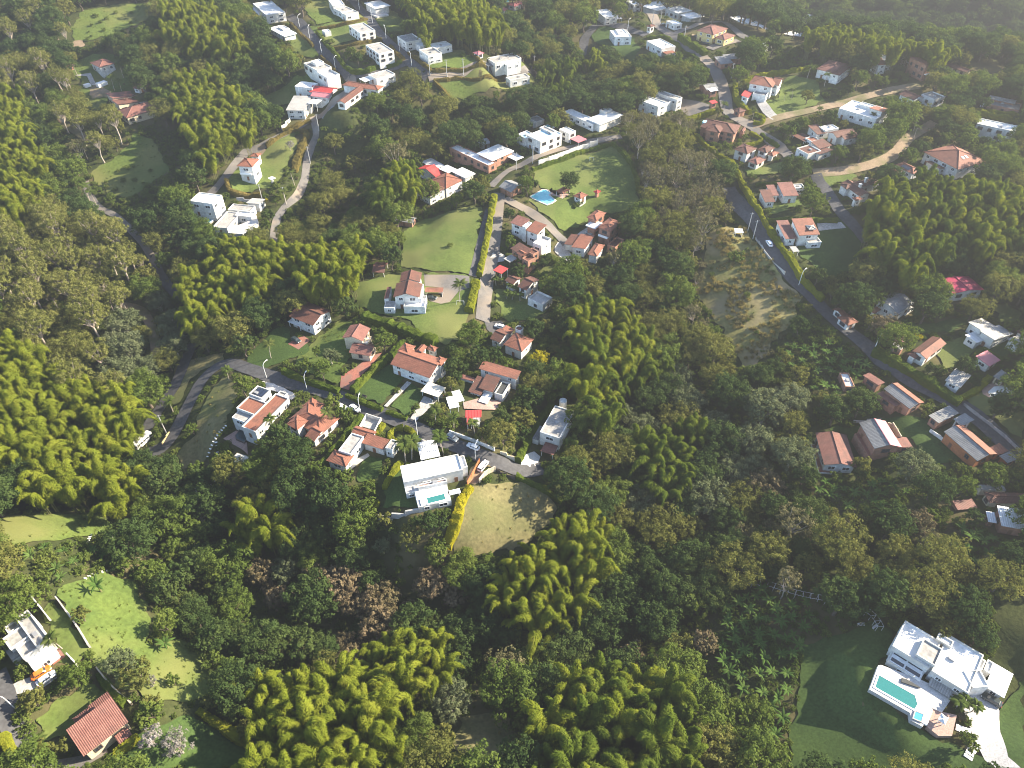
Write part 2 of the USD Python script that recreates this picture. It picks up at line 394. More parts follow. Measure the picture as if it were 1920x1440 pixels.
def pool_water(name, c):
    mat(name, {'g': ('geometry', {}), 'n': ('noise_texture', {'scale': 1.1, 'detail': 3.0}), 'b': ('bump', {'strength': 0.25, 'distance': 0.03}),
               'p': ('principled_bsdf', {'base_color': c, 'roughness': 0.06, 'specular_ior_level': 0.5})}, [('g.position', 'n.vector'), ('n.fac', 'b.height'), ('b.normal', 'p.normal')])


pool_water('water_turquoise', (0.16, 0.52, 0.58))
pool_water('water_teal', (0.035, 0.17, 0.16))
pool_water('water_blue', (0.08, 0.30, 0.45))
pool_water('water_dark', (0.012, 0.035, 0.04))
pool_water('water_pale', (0.36, 0.55, 0.64))
leafy('leaf_green', (0.036, 0.062, 0.013), (0.092, 0.128, 0.026), (0.165, 0.19, 0.042))
leafy('leaf_dark', (0.022, 0.041, 0.014), (0.05, 0.078, 0.023), (0.098, 0.122, 0.034))
leafy('leaf_olive', (0.062, 0.074, 0.019), (0.132, 0.138, 0.036), (0.205, 0.195, 0.056))
leafy('leaf_grey', (0.06, 0.08, 0.036), (0.118, 0.138, 0.064), (0.185, 0.196, 0.104))
leafy('leaf_bamboo', (0.07, 0.102, 0.011), (0.165, 0.196, 0.021), (0.27, 0.272, 0.036), 0.42, 0.5, 0.16)
leafy('leaf_bamboo_green', (0.036, 0.068, 0.01), (0.098, 0.135, 0.018), (0.185, 0.21, 0.03), 0.40, 0.5, 0.16)
leafy('leaf_mango', (0.045, 0.058, 0.02), (0.14, 0.112, 0.06), (0.255, 0.185, 0.115), 0.2, 0.5)
leafy('leaf_tan', (0.075, 0.078, 0.032), (0.13, 0.122, 0.056), (0.205, 0.178, 0.095), 0.25)
leafy('leaf_banana', (0.035, 0.075, 0.015), (0.075, 0.13, 0.03), (0.16, 0.21, 0.06), 0.4)
leafy('leaf_eucalyptus', (0.070, 0.084, 0.022), (0.150, 0.156, 0.042), (0.225, 0.212, 0.070), 0.35, 0.4)
leafy('leaf_palm', (0.032, 0.060, 0.014), (0.075, 0.105, 0.024), (0.15, 0.155, 0.05), 0.3)
leafy('leaf_hedge', (0.034, 0.06, 0.011), (0.078, 0.112, 0.017), (0.14, 0.16, 0.024), 0.3, 0.8)
leafy('leaf_hedge_lime', (0.115, 0.145, 0.014), (0.20, 0.215, 0.020), (0.27, 0.265, 0.03), 0.4, 0.8)
leafy('leaf_hedge_dry', (0.075, 0.072, 0.020), (0.13, 0.105, 0.030), (0.19, 0.14, 0.045), 0.3, 0.8)
leafy('leaf_yellow', (0.14, 0.14, 0.012), (0.29, 0.26, 0.015), (0.42, 0.36, 0.03), 0.35)
leafy('leaf_blossom', (0.10, 0.105, 0.07), (0.22, 0.205, 0.18), (0.42, 0.37, 0.37), 0.3)
leafy('leaf_rust', (0.20, 0.06, 0.02), (0.32, 0.10, 0.03), (0.42, 0.16, 0.05), 0.3)
leafy('leaf_bush', (0.042, 0.068, 0.016), (0.094, 0.128, 0.028), (0.165, 0.182, 0.044), 0.3)
blotchy('bark', (0.13, 0.10, 0.075), (0.09, 0.07, 0.05), 2.0, 0.95)
blotchy('bark_pale', (0.42, 0.36, 0.29), (0.30, 0.25, 0.20), 1.5, 0.9)
blotchy('bamboo_cane', (0.12, 0.13, 0.04), (0.16, 0.14, 0.06), 1.5, 0.7)
# ---------------------------------------------------------------- survey of the houses
# block: kind, roof corners A B C (pixels of an enlargement), height of those corners above the ground, options
# kinds: F flat roof behind a parapet, O flat plate with eaves, G gable (ridge parallel to AB), H hip, S mono-pitch (AB is the high side), C open roof on posts, T solid terrace
HOUSES = []


def house(crop, name, label, blocks, cat='house', wall='white_wall', group=None, **kw):
    bl = []
    for b in blocks:
        k, pts, h = b[0], b[1], b[2]
        y_ = px(crop, pts if 'crop' not in (b[3] if len(b) > 3 else {}) else pts)[:, 1].mean()
        h = h if h < 2.6 else max(2.6, h * float(np.interp(y_, [150, 450, 900, 1250], [0.84, 0.76, 0.70, 0.68])))         # the survey's heights run high, more so near the camera
        o = dict(b[3]) if len(b) > 3 else {}
        bl.append((k, px(o.pop('crop', crop), pts), h, o))
    HOUSES.append(dict(name=name, label=label, cat=cat, wall=wall, blocks=bl, group=group, **kw))


R = lambda m, **k: dict(roof=m, **k)
# --- top left estate
house('a', 'villa', 'white flat-roofed villa with a low left wing, uppermost left of the estate road', [('F', '250 50 345 195 520 125', 6, R('membrane')), ('O', '188 105 300 180 350 135', 3.4, R('membrane'))])
house('a', 'villa', 'low white villa with a thin flat roof beside the upper bend of the estate road', [('O', '385 315 520 278 692 372', 4, R('membrane')), ('F', '500 300 560 280 600 320', 5, R('membrane', win=0))])
house('a', 'villa', 'white villa with stepped flat roofs and open terrace left of the estate road lamps', [('F', '812 710 945 655 1050 750', 5, R('roof_slab')), ('F', '870 690 940 655 985 690', 6.3, R('membrane', win=0)), ('T', '950 830 1080 785 1165 850', 2.6, R('stone_white', rail=1))])
house('a', 'villa', 'white block villa cut by the top edge between the two estate roads', [('F', '1060 5 1190 -12 1232 48', 5, R('membrane'))])
house('a', 'villa', 'white villa with open porch on its left, on the upper hedged lawn', [('F', '1200 140 1240 168 1390 138', 4.5, R('roof_slab')), ('F', '1110 92 1215 140 1330 105', 4.5, R('roof_slab'))])
house('a', 'villa', 'tall plain white villa on the middle hedged lawn with a small white hut beside it', [('F', '1300 285 1402 378 1562 338', 6, R('roof_slab'))])
house('a', 'garden_hut', 'small white garden hut on the middle hedged estate lawn', [('F', '990 338 1012 368 1075 352', 3, R('membrane', win=0))], cat='hut')
house('a', 'villa', 'tall white villa behind shrubs in the lowest hedged garden of the upper estate', [('F', '1492 508 1615 612 1772 568', 6.3, R('roof_slab'))])
house('a', 'villa', 'long low white villa with deep parapet below the estate road junction', [('F', '1515 838 1585 892 1792 830', 4.5, R('roof_slab')), ('C', '1408 888 1500 850 1560 885', 3.0, R('sheet_white'))])
house('a', 'villa', 'white villa with a broad pale terrace at the top edge beside a bright grass bank', [('O', '1485 35 1570 105 1722 58', 5.5, R('membrane')), ('T', '1520 150 1600 190 1740 165', 0.9, R('stone_white'))])
house('a', 'villa', 'white block villa with salmon red gabled wing above the grey roofed pair', [('F', '690 965 868 998 925 940', 7, R('membrane')), ('G', '925 955 1150 995 1080 1070', 5, R('metal_red')), ('G', '880 1070 1060 1115 1090 1060', 4, R('metal_pink')), ('C', '850 1112 962 1118 950 1172', 3, R('sheet_white'))])
house('a', 'house', 'white house under one low grey sheet roof, left of the narrow lane', [('S', '655 1092 850 1110 800 1252', 6, R('sheet_pale', pitch=4)), ('F', '770 1160 850 1170 870 1120', 6.6, R('membrane', win=0))])
house('a', 'house', 'white house with weathered grey roof and pergola, right of the narrow lane', [('S', '1115 1212 1312 1226 1165 1345', 6.5, R('sheet_grey', pitch=4)), ('T', '1150 1390 1290 1410 1330 1330', 3, R('stone_white', rail=1))])
house('a', 'house', 'long orange tile roofed house with a brown cross wing above the dark spreading tree', [('H', '1230 950 1275 900 1655 975', 5, R('tile_orange')), ('G', '1180 1130 1380 960 1430 1010', 4.6, R('tile_brown'))])
house('b', 'villa', 'white villa of three flat-roofed blocks around a bright lawn with a clipped tree', [('F', '288 405 350 480 520 445', 6, R('roof_slab')), ('F', '535 560 605 632 750 592', 6, R('roof_slab')), ('F', '600 505 700 548 892 500', 4.6, R('membrane')), ('F', '455 470 520 525 600 505', 4.2, R('membrane', win=0))])
house('b', 'villa', 'long white villa with grey carport between brown hedge and the dark valley', [('F', '1296 655 1362 722 1640 650', 5, R('roof_slab')), ('C', '1225 692 1285 658 1350 722', 3.2, R('sheet_grey')), ('F', '1460 700 1500 740 1640 700', 3.4, R('membrane'))])
house('b', 'gazebo', 'small pink-roofed gazebo behind the brown hedge near the long white villa', [('H', '1130 592 1190 568 1238 596', 3, R('metal_pink'))], cat='gazebo')
house('b', 'villa', 'lone white villa with narrow flat roof at the foot of the yellow grass slope', [('F', '1495 868 1540 905 1755 860', 5, R('roof_slab'))])
house('b', 'house', 'pink-roofed house at the top edge beside a blue tarpaulin', [('H', '1538 48 1640 4 1682 36', 3.5, R('metal_pink'))])
house('b', 'hut', 'small white and red hut left of the pink-roofed house at the top edge', [('S', '1370 92 1420 70 1500 108', 3, R('metal_pink')), ('S', '1400 118 1445 122 1470 95', 2.8, R('sheet_white'))], cat='hut')
# --- top centre
house('c', 'villa', 'white villa with slanted carport above the round road bend', [('F', '240 120 322 208 436 175', 6, R('membrane')), ('C', '420 182 480 165 502 204', 3.2, R('sheet_white'))])
house('c', 'villa', 'white many-sided villa standing alone inside the round road bend', [('F', '434 422 615 405 570 328', 6, R('membrane')), ('F', '470 380 560 370 545 322', 6.5, R('membrane', win=0))])
house('c', 'villa', 'narrow tall white villa at the top edge beside bright bamboo', [('F', '580 12 650 62 728 42', 6.5, R('membrane'))])
house('c', 'villa', 'long white villa with flat roof at the top, behind the lamp posts', [('O', '740 62 905 120 1062 84', 5.5, R('membrane')), ('F', '860 30 960 60 1010 30', 6.5, R('membrane', win=0))])
house('c', 'villa', 'white villa with broad square plate roof beside the top road fork', [('O', '1180 160 1280 212 1442 184', 5.5, R('membrane')), ('F', '1048 108 1180 168 1270 108', 5.5, R('membrane'))])
house('c', 'gatehouse', 'small white gatehouse on the traffic island of the top road', [('F', '1035 238 1115 285 1175 260', 4, R('membrane'))], cat='gatehouse')
house('c', 'guard_tower', 'tiny white guard tower with tiled cap between the top roads', [('H', '800 292 842 310 880 286', 4.5, R('tile_brown'))], cat='tower')
house('c', 'villa', 'white villa with orange porch half hidden by dark trees below the top road', [('F', '830 468 970 562 1086 512', 5.5, R('membrane')), ('C', '970 580 1080 560 1120 590', 3, R('tile_orange'))])
house('c', 'house', 'yellow house with two pink hipped roofs beside the thick green hedge', [('H', '1365 345 1560 395 1700 318', 6.5, R('tile_red')), ('H', '1560 415 1660 452 1795 400', 4.5, R('tile_red'))], wall='yellow_wall')
house('c', 'house', 'low grey roofed house right of the descending road near the palm hedge', [('S', '1650 632 1830 612 1870 650', 4, R('sheet_grey')), ('S', '1582 672 1700 640 1740 700', 3.6, R('sheet_grey'))], wall='brick_wall')
house('c', 'shed', 'grey sheet roofed shed with a white annex beside the road', [('G', '1395 965 1500 925 1590 985', 3.2, R('sheet_grey')), ('S', '1480 995 1575 985 1590 1020', 2.6, R('sheet_white'))], cat='shed', wall='brick_wall')
house('c', 'villa', 'crisp white two-storey villa with three flat roofs behind the tan trees', [('F', '716 1130 935 1200 1025 1150', 7, R('membrane')), ('F', '865 1115 985 1180 1125 1112', 6.2, R('roof_slab', win=0)), ('F', '910 1042 1140 1125 1190 1095', 7.6, R('roof_slab'))])
house('c', 'kiosk', 'tiny red-roofed kiosk at the corner of the gravel yard', [('S', '1505 1148 1560 1126 1586 1150', 2.8, R('metal_red'))], cat='kiosk', wall='brick_wall')
house('R3', 'villa', 'long white villa running along the far road at the ridge top', [('O', '288 102 428 188 470 158', 4.5, R('membrane')), ('F', '330 110 370 140 420 125', 5.2, R('membrane', win=0))])
house('R3', 'villa', 'white villa with dark terraces on the ridge edge above the shaded valley', [('F', '512 190 590 215 732 205', 5, R('membrane')), ('C', '560 212 690 235 730 215', 3.2, R('roof_dark'))])
house('R3', 'hut', 'low white building half buried in shrubs below the ridge villa', [('F', '415 248 470 262 512 252', 3, R('membrane'))], cat='hut')
house('R3', 'villa', 'white roofed house among the trees on the ridge, left of the tall grey-green tree', [('O', '845 250 880 270 918 262', 5, R('membrane'))])
house('R3', 'villa', 'small white building alone on the far shaded hillside', [('O', '650 95 700 108 760 92', 5, R('membrane'))])
# --- right side, upper
house('y', 'house', 'red-brown tile roofed house with white gables behind palms and a round lawn', [('H', '240 560 420 620 500 540', 5.5, R('tile_red')), ('H', '340 600 420 620 508 535', 6.2, R('tile_brown'))])
house('y', 'villa', 'white villa with red tile patch among dark trees on the ridge', [('F', '690 450 780 492 862 488', 7.5, R('membrane')), ('S', '700 500 755 480 780 520', 6.5, R('tile_orange'))])
house('y', 'villa', 'grey-topped white house on the ridge below the electricity pole', [('F', '918 462 1020 490 1126 462', 5.5, R('sheet_pale'))])
house('y', 'house', 'three-storey brick house with orange roof and white balconies on the ridge', [('S', '985 482 1115 556 1198 540', 9, R('tile_orange'))], wall='brick_wall', balcony=1)
house('y', 'house', 'long low brown roofed house among plants at the ridge edge', [('G', '1245 525 1440 585 1515 580', 3.4, R('tile_brown'))], wall='cream_wall')
house('y', 'house', 'pink and grey roofed farmhouse far right on the ridge', [('S', '1462 482 1600 528 1650 500', 4.5, R('metal_pink')), ('G', '1600 530 1700 440 1822 480', 5.5, R('sheet_grey'))], wall='cream_wall')
house('y', 'villa', 'bright white villa with red roof patch and long parapets right of the curved road', [('F', '430 885 722 985 798 905', 6, R('membrane')), ('S', '662 905 760 948 806 895', 6.8, R('tile_orange', win=0)), ('F', '575 850 740 900 760 880', 7.2, R('membrane', win=0))])
house('y', 'house', 'house of tile and white flat roofs in the shade right of the bright white villa', [('G', '880 775 1040 815 1120 790', 4.2, R('tile_brown')), ('F', '1080 765 1172 812 1282 795', 5.5, R('roof_slab'))])
house('y', 'warehouse', 'long grey building with open yard above the double hedge at the right edge', [('F', '1625 850 1880 905 1905 850', 3.6, R('sheet_grey')), ('S', '1635 785 1850 830 1850 850', 4.6, R('sheet_pale'))], cat='building', wall='brick_wall')
house('y', 'villa', 'modern white villa with long plate roof on the shaded slope at the right', [('F', '1538 1010 1850 1078 1862 1030', 8, R('membrane'))], storeys=2)
house('y', 'house', 'large house under one great orange hipped roof with two skylights', [('H', '1140 1238 1362 1402 1582 1324', 7, R('tile_orange', sky=1)), ('S', '1120 1345 1250 1402 1290 1360', 3.6, R('tile_brown'))])
house('y', 'house', 'orange tile house with solar panels above the right bamboo grove', [('H', '850 1345 1000 1420 1095 1400', 4.5, R('tile_orange', solar=1)), ('H', '790 1425 900 1430 960 1370', 4.2, R('tile_orange'))])
house('f', 'house', 'white house with wavy red tile roof, arched windows and red carport by a palm lawn', [('H', '730 205 985 268 1090 185', 7.5, R('tile_orange')), ('G', '1000 245 1110 232 1130 150', 7, R('tile_orange')), ('F', '870 165 980 190 1000 160', 8.2, R('membrane', win=0)), ('S', '655 370 690 308 785 312', 3.4, R('metal_red')), ('T', '790 350 940 375 960 330', 3.2, R('roof_slab', rail=1))])
house('f', 'house', 'dark brown many-sided brick house beside a pale blue water tank', [('H', '200 705 590 790 650 690', 6, R('tile_brown')), ('H', '260 740 420 780 470 700', 6.8, R('tile_brown')), ('G', '622 765 752 742 735 705', 4, R('tile_brown'))], wall='brick_wall')
house('f', 'house', 'white house of three small tile roofs and round terrace above a bright lawn', [('H', '595 950 720 1025 822 955', 6, R('tile_brown')), ('H', '860 965 950 1010 1020 940', 6, R('tile_brown')), ('H', '955 1010 1010 1040 1085 1000', 5, R('tile_orange')), ('H', '715 1105 860 1125 955 1060', 3.6, R('tile_red'))])
house('f', 'house', 'sprawling brown tile house with white parapets and a brown carport', [('S', '1475 905 1565 840 1640 905', 4.6, R('tile_brown')), ('F', '1310 960 1440 1030 1530 960', 4.6, R('tile_brown')), ('C', '1250 792 1375 770 1462 850', 3.2, R('tile_brown')), ('F', '1390 840 1470 880 1530 840', 4, R('tile_orange')), ('S', '1520 1040 1680 990 1620 930', 3.6, R('tile_brown'))])
house('f', 'house', 'white house with gabled brown tile wings and a white flat roofed back', [('G', '1730 850 1905 775 1860 705', 5, R('tile_brown')), ('F', '1530 705 1610 750 1760 720', 4.8, R('membrane')), ('S', '1430 722 1520 690 1600 770', 3.6, R('tile_brown')), ('G', '1800 860 1960 820 1930 760', 4.4, R('tile_brown'))])
house('f', 'gazebo', 'brown tiled gazebo of brick by the driveway gate', [('H', '548 510 640 538 738 522', 3.6, R('tile_brown'))], cat='gazebo', wall='brick_wall')
house('w', 'house', 'brown tile house with long wings and white chimneys behind the right bamboo', [('H', '1395 280 1500 330 1885 250', 5, R('tile_brown')), ('G', '1500 240 1545 420 1680 400', 4.8, R('tile_brown')), ('H', '1540 435 1610 460 1672 430', 4.6, R('tile_orange'))], chimney=2)
house('w', 'house', 'white house of three stepped red tile roofs beside the lime hedge', [('S', '690 285 862 280 945 400', 5, R('tile_red')), ('S', '585 312 672 300 712 395', 4.4, R('tile_red')), ('S', '500 370 612 355 680 465', 4, R('tile_brown')), ('F', '872 275 985 262 1012 312', 3.8, R('membrane'))])
house('w', 'house', 'two-storey white house with orange roof, balcony room and grey roof lantern', [('S', '865 715 1085 690 1170 830', 7, R('tile_orange', pitch=12)), ('S', '735 722 862 712 875 882', 4.8, R('tile_red')), ('F', '1055 935 1195 918 1165 868', 3.8, R('roof_slab')), ('H', '1008 745 1090 790 1162 768', 8.6, R('sheet_pale', win=0)), ('C', '838 975 905 965 960 1025', 2.8, R('sheet_pale'))])
house('w', 'kiosk', 'white roofed kiosk on posts at the edge of the dry slope', [('C', '225 772 318 770 318 815', 3, R('sheet_white'))], cat='shelter')
# --- centre top
house('d', 'house', 'brick house with several white flat roofs and dark bay windows', [('F', '620 695 1050 905 1145 865', 4.8, R('membrane')), ('O', '940 762 1168 650 1325 738', 6.2, R('membrane')), ('C', '1225 792 1312 752 1462 802', 3.6, R('membrane'))], wall='brick_wall')
house('d', 'carport', 'long white carport behind the red-roofed outbuilding', [('C', '298 858 410 815 560 900', 4.2, R('sheet_white'))], cat='carport')
house('d', 'carport', 'middle white carport next to the orange hipped roof', [('C', '502 938 590 890 690 942', 4.0, R('sheet_white'))], cat='carport')
house('d', 'carport', 'white roofed garage nearest the lane, right of the orange hipped roof', [('O', '660 972 760 915 895 990', 3.6, R('sheet_white'))], cat='garage')
house('d', 'outbuilding', 'outbuilding with dark red gabled roof behind the orange hipped house', [('G', '265 938 350 890 545 985', 5.4, R('metal_red'))], cat='outbuilding')
house('d', 'house', 'white house with orange and weathered brown hipped roofs above the leafy bank', [('H', '212 1160 402 1252 570 1152', 6.5, R('tile_brown')), ('H', '400 1070 570 1168 762 1065', 6.6, R('tile_orange'))])
house('d', 'gatehouse', 'brick gatehouse with grey gable roof at the head of the hedge lane', [('G', '1170 1138 1310 1202 1452 1128', 4, R('sheet_grey'))], cat='gatehouse', wall='brick_wall')
house('d', 'hut', 'little white and pink hut behind the brick house with white roofs', [('S', '930 640 1030 600 1080 640', 3, R('sheet_white')), ('S', '1000 605 1060 600 1075 630', 3.3, R('metal_red', win=0))], cat='hut')
house('e', 'villa', 'large white villa with pale blue roof terraces and pink canopy behind the white wall', [('F', '185 560 322 642 545 540', 8, R('water_pale')), ('F', '55 562 190 602 270 545', 6, R('water_pale')), ('F', '540 475 600 545 712 530', 6.4, R('membrane')), ('F', '330 470 440 545 480 520', 8.6, R('roof_slab', win=0)), ('C', '650 602 742 560 845 602', 3.6, R('metal_pink'))], storeys=2)
house('e', 'outbuilding', 'white cube outbuilding with grey roof beside the small blue pool', [('F', '185 368 270 412 365 382', 5.2, R('sheet_pale'))], cat='outbuilding')
house('e', 'villa', 'white villa with broad overhanging roof and long low wing left of it', [('O', '845 375 985 442 1255 335', 5.6, R('membrane')), ('F', '578 302 930 442 1000 400', 4.6, R('membrane')), ('F', '985 270 1040 300 1130 272', 7.2, R('membrane', win=0))])
house('e', 'gazebo', 'round orange sunshade gazebo beside the turquoise pool', [('H', '500 1188 572 1225 650 1172', 3.4, R('tile_orange', posts=1))], cat='gazebo')
house('e', 'gazebo', 'small tile roofed changing hut right of the turquoise pool', [('H', '695 1240 770 1282 845 1232', 3.4, R('tile_orange'))], cat='hut')
house('e', 'play_hut', 'tiny dark red hut on the shaded football lawn', [('H', '918 1195 960 1215 1000 1192', 2.8, R('metal_red'))], cat='hut', wall='brick_wall')
# --- left, upper
house('x', 'house', 'farmhouse of parallel red-brown tile wings with white gables on the left hill', [('H', '1080 880 1172 970 1545 862', 5, R('tile_red')), ('S', '965 735 1040 792 1310 712', 5, R('tile_red')), ('S', '1030 800 1095 852 1322 785', 4.4, R('tile_brown')), ('O', '1290 775 1330 800 1422 775', 3.2, R('roof_slab'))], wall='cream_wall')
house('x', 'house', 'small red hipped house in the garden above the farmhouse', [('H', '798 345 870 410 1026 352', 4.4, R('tile_red'))])
house('x', 'hut', 'little tiled hut right of the farmhouse garden palms', [('G', '1262 628 1320 650 1385 612', 3.2, R('tile_red'))], cat='hut')
house('x', 'shed', 'brown tin shed at the end of the upper left farm drive', [('S', '458 358 540 335 582 376', 3, R('tile_brown'))], cat='shed', wall='brick_wall')
house('x', 'kiosk', 'tiny white and red kiosk among trees left of the farm drive', [('H', '595 680 630 700 660 680', 2.8, R('tile_red'))], cat='kiosk')
house('x', 'water_tank', 'long white water tank beside the farm drive', [('B', '835 575 862 592 958 556', 1.4, R('white_paint', win=0))], cat='tank')
house('x', 'water_tank', 'short white water tank with red lid left of the farm drive', [('B', '695 590 712 604 772 582', 1.6, R('white_paint', win=0))], cat='tank')
house('h', 'house', 'three-storey pink and white house with orange hipped roof on a hedged knoll', [('H', '614 550 792 556 890 464', 9.5, R('tile_orange')), ('H', '795 435 880 452 875 410', 6, R('tile_orange'))], balcony=1)
house('h', 'villa', 'plain white cube villa of three storeys with a small blue pool at its foot', [('F', '80 942 345 968 468 872', 9.5, R('membrane'))], storeys=3)
house('h', 'villa', 'angular white and grey villa with curved terrace below the hedged knoll', [('F', '370 1228 522 1252 655 1075', 4.4, R('roof_slab')), ('F', '520 1032 760 1065 832 1000', 5, R('roof_slab')), ('F', '600 1100 782 1122 830 1065', 4.6, R('membrane')), ('S', '750 985 900 1000 930 918', 4.4, R('sheet_pale'))])
house('h', 'hut', 'small white hut by the palms right of the three-storey pink house', [('O', '972 682 1015 700 1062 680', 2.8, R('membrane'))], cat='hut')
house('R1', 'house', 'orange roof just showing among trees at the left edge', [('G', '25 1240 95 1268 110 1235', 3.6, R('tile_orange'))])
house('R2', 'shed', 'grey sheet shed under trees left of the striped big lawn', [('G', '295 1240 400 1255 425 1225', 3, R('sheet_grey'))], cat='shed', wall='brick_wall')
# --- centre
house('i', 'house', 'white and brick house with two stepped red roofs and white roof terrace', [('S', '540 282 690 325 605 392', 7.2, R('tile_red', pitch=9)), ('S', '740 348 872 396 765 478', 7, R('tile_orange', pitch=9)), ('T', '700 585 800 620 935 545', 3.4, R('stone_white', rail=1)), ('F', '660 330 700 345 640 400', 7.8, R('membrane', win=0))], wall='white_wall')
house('i', 'house', 'house of many small brown tile roofs and turrets with a pale carport', [('S', '585 575 700 680 590 730', 6.4, R('tile_brown')), ('G', '540 700 610 730 645 670', 6.6, R('tile_orange')), ('F', '638 650 700 700 785 680', 7, R('tile_brown')), ('F', '600 755 680 785 742 725', 5.6, R('tile_brown')), ('C', '395 748 470 695 530 745', 3.4, R('sheet_pale'))], wall='brick_wall')
house('i', 'shed', 'open shed with bright red roof beside the hedge lane', [('C', '255 880 345 825 450 858', 3.4, R('metal_red'))], cat='shed')
house('i', 'house', 'red-brown tile house with curved front between clumps of garden palms', [('G', '545 1060 640 1110 790 990', 6.6, R('tile_brown')), ('G', '395 1010 520 1035 590 955', 5.2, R('tile_brown')), ('T', '645 1200 805 1285 950 1215', 3.2, R('stone_white', rail=1))])
house('i', 'house', 'tall brick house with hipped tile roof, white balconies and round skylight', [('H', '1430 385 1570 440 1735 345', 9.6, R('tile_orange')), ('H', '1320 290 1440 322 1540 230', 8.6, R('tile_orange')), ('O', '1315 375 1425 415 1490 345', 6.4, R('membrane')), ('T', '1555 610 1640 645 1738 552', 3.2, R('tile_brown', rail=1))], wall='brick_wall', balcony=1)
house('i', 'house', 'low fan-shaped tile house in front of the tall brick house', [('S', '1370 530 1300 690 1185 590', 5.4, R('tile_orange', pitch=6)), ('H', '1310 695 1420 722 1545 600', 5.4, R('tile_orange')), ('S', '1250 490 1190 610 1072 590', 4.2, R('tile_brown', pitch=6))])
house('j', 'house', 'white mansion with layered brown tile gables and columned porch on a wide lawn', [('G', '352 580 372 425 660 432', 8, R('tile_brown')), ('G', '420 405 432 300 660 312', 8.6, R('tile_brown')), ('F', '560 590 650 600 690 440', 6.6, R('membrane')), ('S', '310 480 300 610 255 590', 5, R('tile_red')), ('T', '245 700 362 710 370 630', 3.6, R('roof_slab')), ('T', '465 700 700 715 722 590', 3.6, R('membrane', rail=1)), ('C', '702 475 902 470 908 525', 3.6, R('tile_orange'))])
house('j', 'shelter', 'open tile roofed shelter left of the white mansion lawn', [('G', '100 300 240 306 290 195', 3.4, R('tile_red', posts=1))], cat='shelter')
house('k', 'house', 'white gabled house with brown roof and white pergola above a brick forecourt', [('G', '590 265 350 142 150 308', 7, R('tile_brown')), ('C', '135 385 270 440 300 370', 3.4, R('membrane'))])
house('k', 'house', 'pale house with steep red roof and round white dish beside the long hedge', [('G', '735 610 760 452 1040 405', 7.4, R('tile_red')), ('G', '815 705 1030 785 1112 655', 4.4, R('tile_red')), ('F', '880 590 1000 640 1060 560', 5.6, R('membrane')), ('R', '935 555 985 590 1015 545', 6.6, R('sheet_pale'))], wall='cream_wall')
house('k', 'house', 'big white house with bright orange tile roofs and turrets in a formal garden', [('G', '1285 832 1690 1035 1880 835', 6.4, R('tile_orange')), ('H', '1345 705 1470 745 1560 655', 7.8, R('tile_orange')), ('G', '1580 730 1570 640 1670 628', 7.4, R('tile_orange')), ('H', '1760 850 1845 880 1905 795', 7.4, R('tile_orange')), ('H', '1685 695 1785 715 1802 660', 4.6, R('tile_orange'))])
house('k', 'pergola', 'cream slatted pergola carport in front of the bright orange roofed house', [('C', '1618 1158 1812 1232 1890 1122', 3.2, R('slats'))], cat='pergola')
house('l', 'house', 'white house with flat orange tile decks, solar panels and grey terrace on the slope', [('F', '330 840 480 905 840 520', 5.6, R('tile_orange')), ('F', '270 630 470 712 590 570', 5.6, R('tile_orange')), ('F', '395 468 540 520 645 430', 6.4, R('roof_slab', solar=1)), ('T', '208 732 365 795 462 700', 4, R('roof_slab')), ('F', '700 470 780 500 850 470', 5.0, R('roof_slab', win=0))])
house('l', 'pergola', 'pale pergola at the lowest corner of the pinkish terrace', [('C', '198 1222 322 1280 390 1182', 3.0, R('slats'))], cat='pergola')
house('l', 'house', 'large orange house of many hips and gables below the estate road', [('H', '825 725 1150 930 1450 775', 5.2, R('tile_orange')), ('H', '1000 620 1165 680 1255 575', 4.6, R('tile_orange')), ('H', '828 820 962 882 1060 762', 7, R('tile_orange')), ('G', '1035 950 1140 1010 1300 850', 5.4, R('tile_orange'))])
house('m', 'house', 'T-shaped orange tile house with a sunken flat roofed white block', [('S', '520 690 775 750 735 855', 5, R('tile_orange', pitch=10)), ('G', '348 660 580 735 645 660', 5, R('tile_orange')), ('F', '208 862 340 912 492 715', 6.6, R('roof_slab')), ('H', '80 975 290 1062 372 930', 5, R('tile_orange')), ('F', '735 832 805 862 878 765', 6, R('roof_slab'))])
house('o', 'villa', 'large bright white villa with slatted carport and roof-edge pool terrace', [('F', '428 568 1075 422 1120 600', 7, R('membrane')), ('F', '1080 455 1140 440 1178 570', 6, R('membrane')), ('C', '600 310 808 252 880 440', 3.8, R('sheet_white')), ('F', '618 768 940 705 950 738', 6.0, R('paving_pink')), ('T', '592 792 948 705 975 945', 3.4, R('stone_white')), ('C', '955 842 1090 812 1105 862', 3.0, R('sheet_white')), ('F', '478 800 592 780 600 850', 3.2, R('stone_white'))])
house('n', 'house', 'white house with orange top roof, dark brown lower roofs and black flat roof', [('S', '540 225 955 358 872 432', 7.6, R('tile_orange', pitch=7)), ('S', '545 382 702 430 632 575', 5.8, R('tile_brown', pitch=7)), ('S', '440 400 575 445 500 612', 4.6, R('tile_brown', pitch=7)), ('F', '655 582 745 612 808 470', 5.4, R('roof_dark')), ('C', '468 672 562 705 622 590', 3.6, R('membrane')), ('S', '290 372 425 420 400 455', 3.2, R('tile_red', pitch=7))])
house('n', 'sunshade', 'lower left square of the two white patio sunshades', [('C', '105 632 212 600 240 730', 3.2, R('membrane'))], cat='sunshade')
house('n', 'sunshade', 'upper right square of the two white patio sunshades', [('C', '165 568 252 538 300 660', 3.6, R('membrane'))], cat='sunshade')
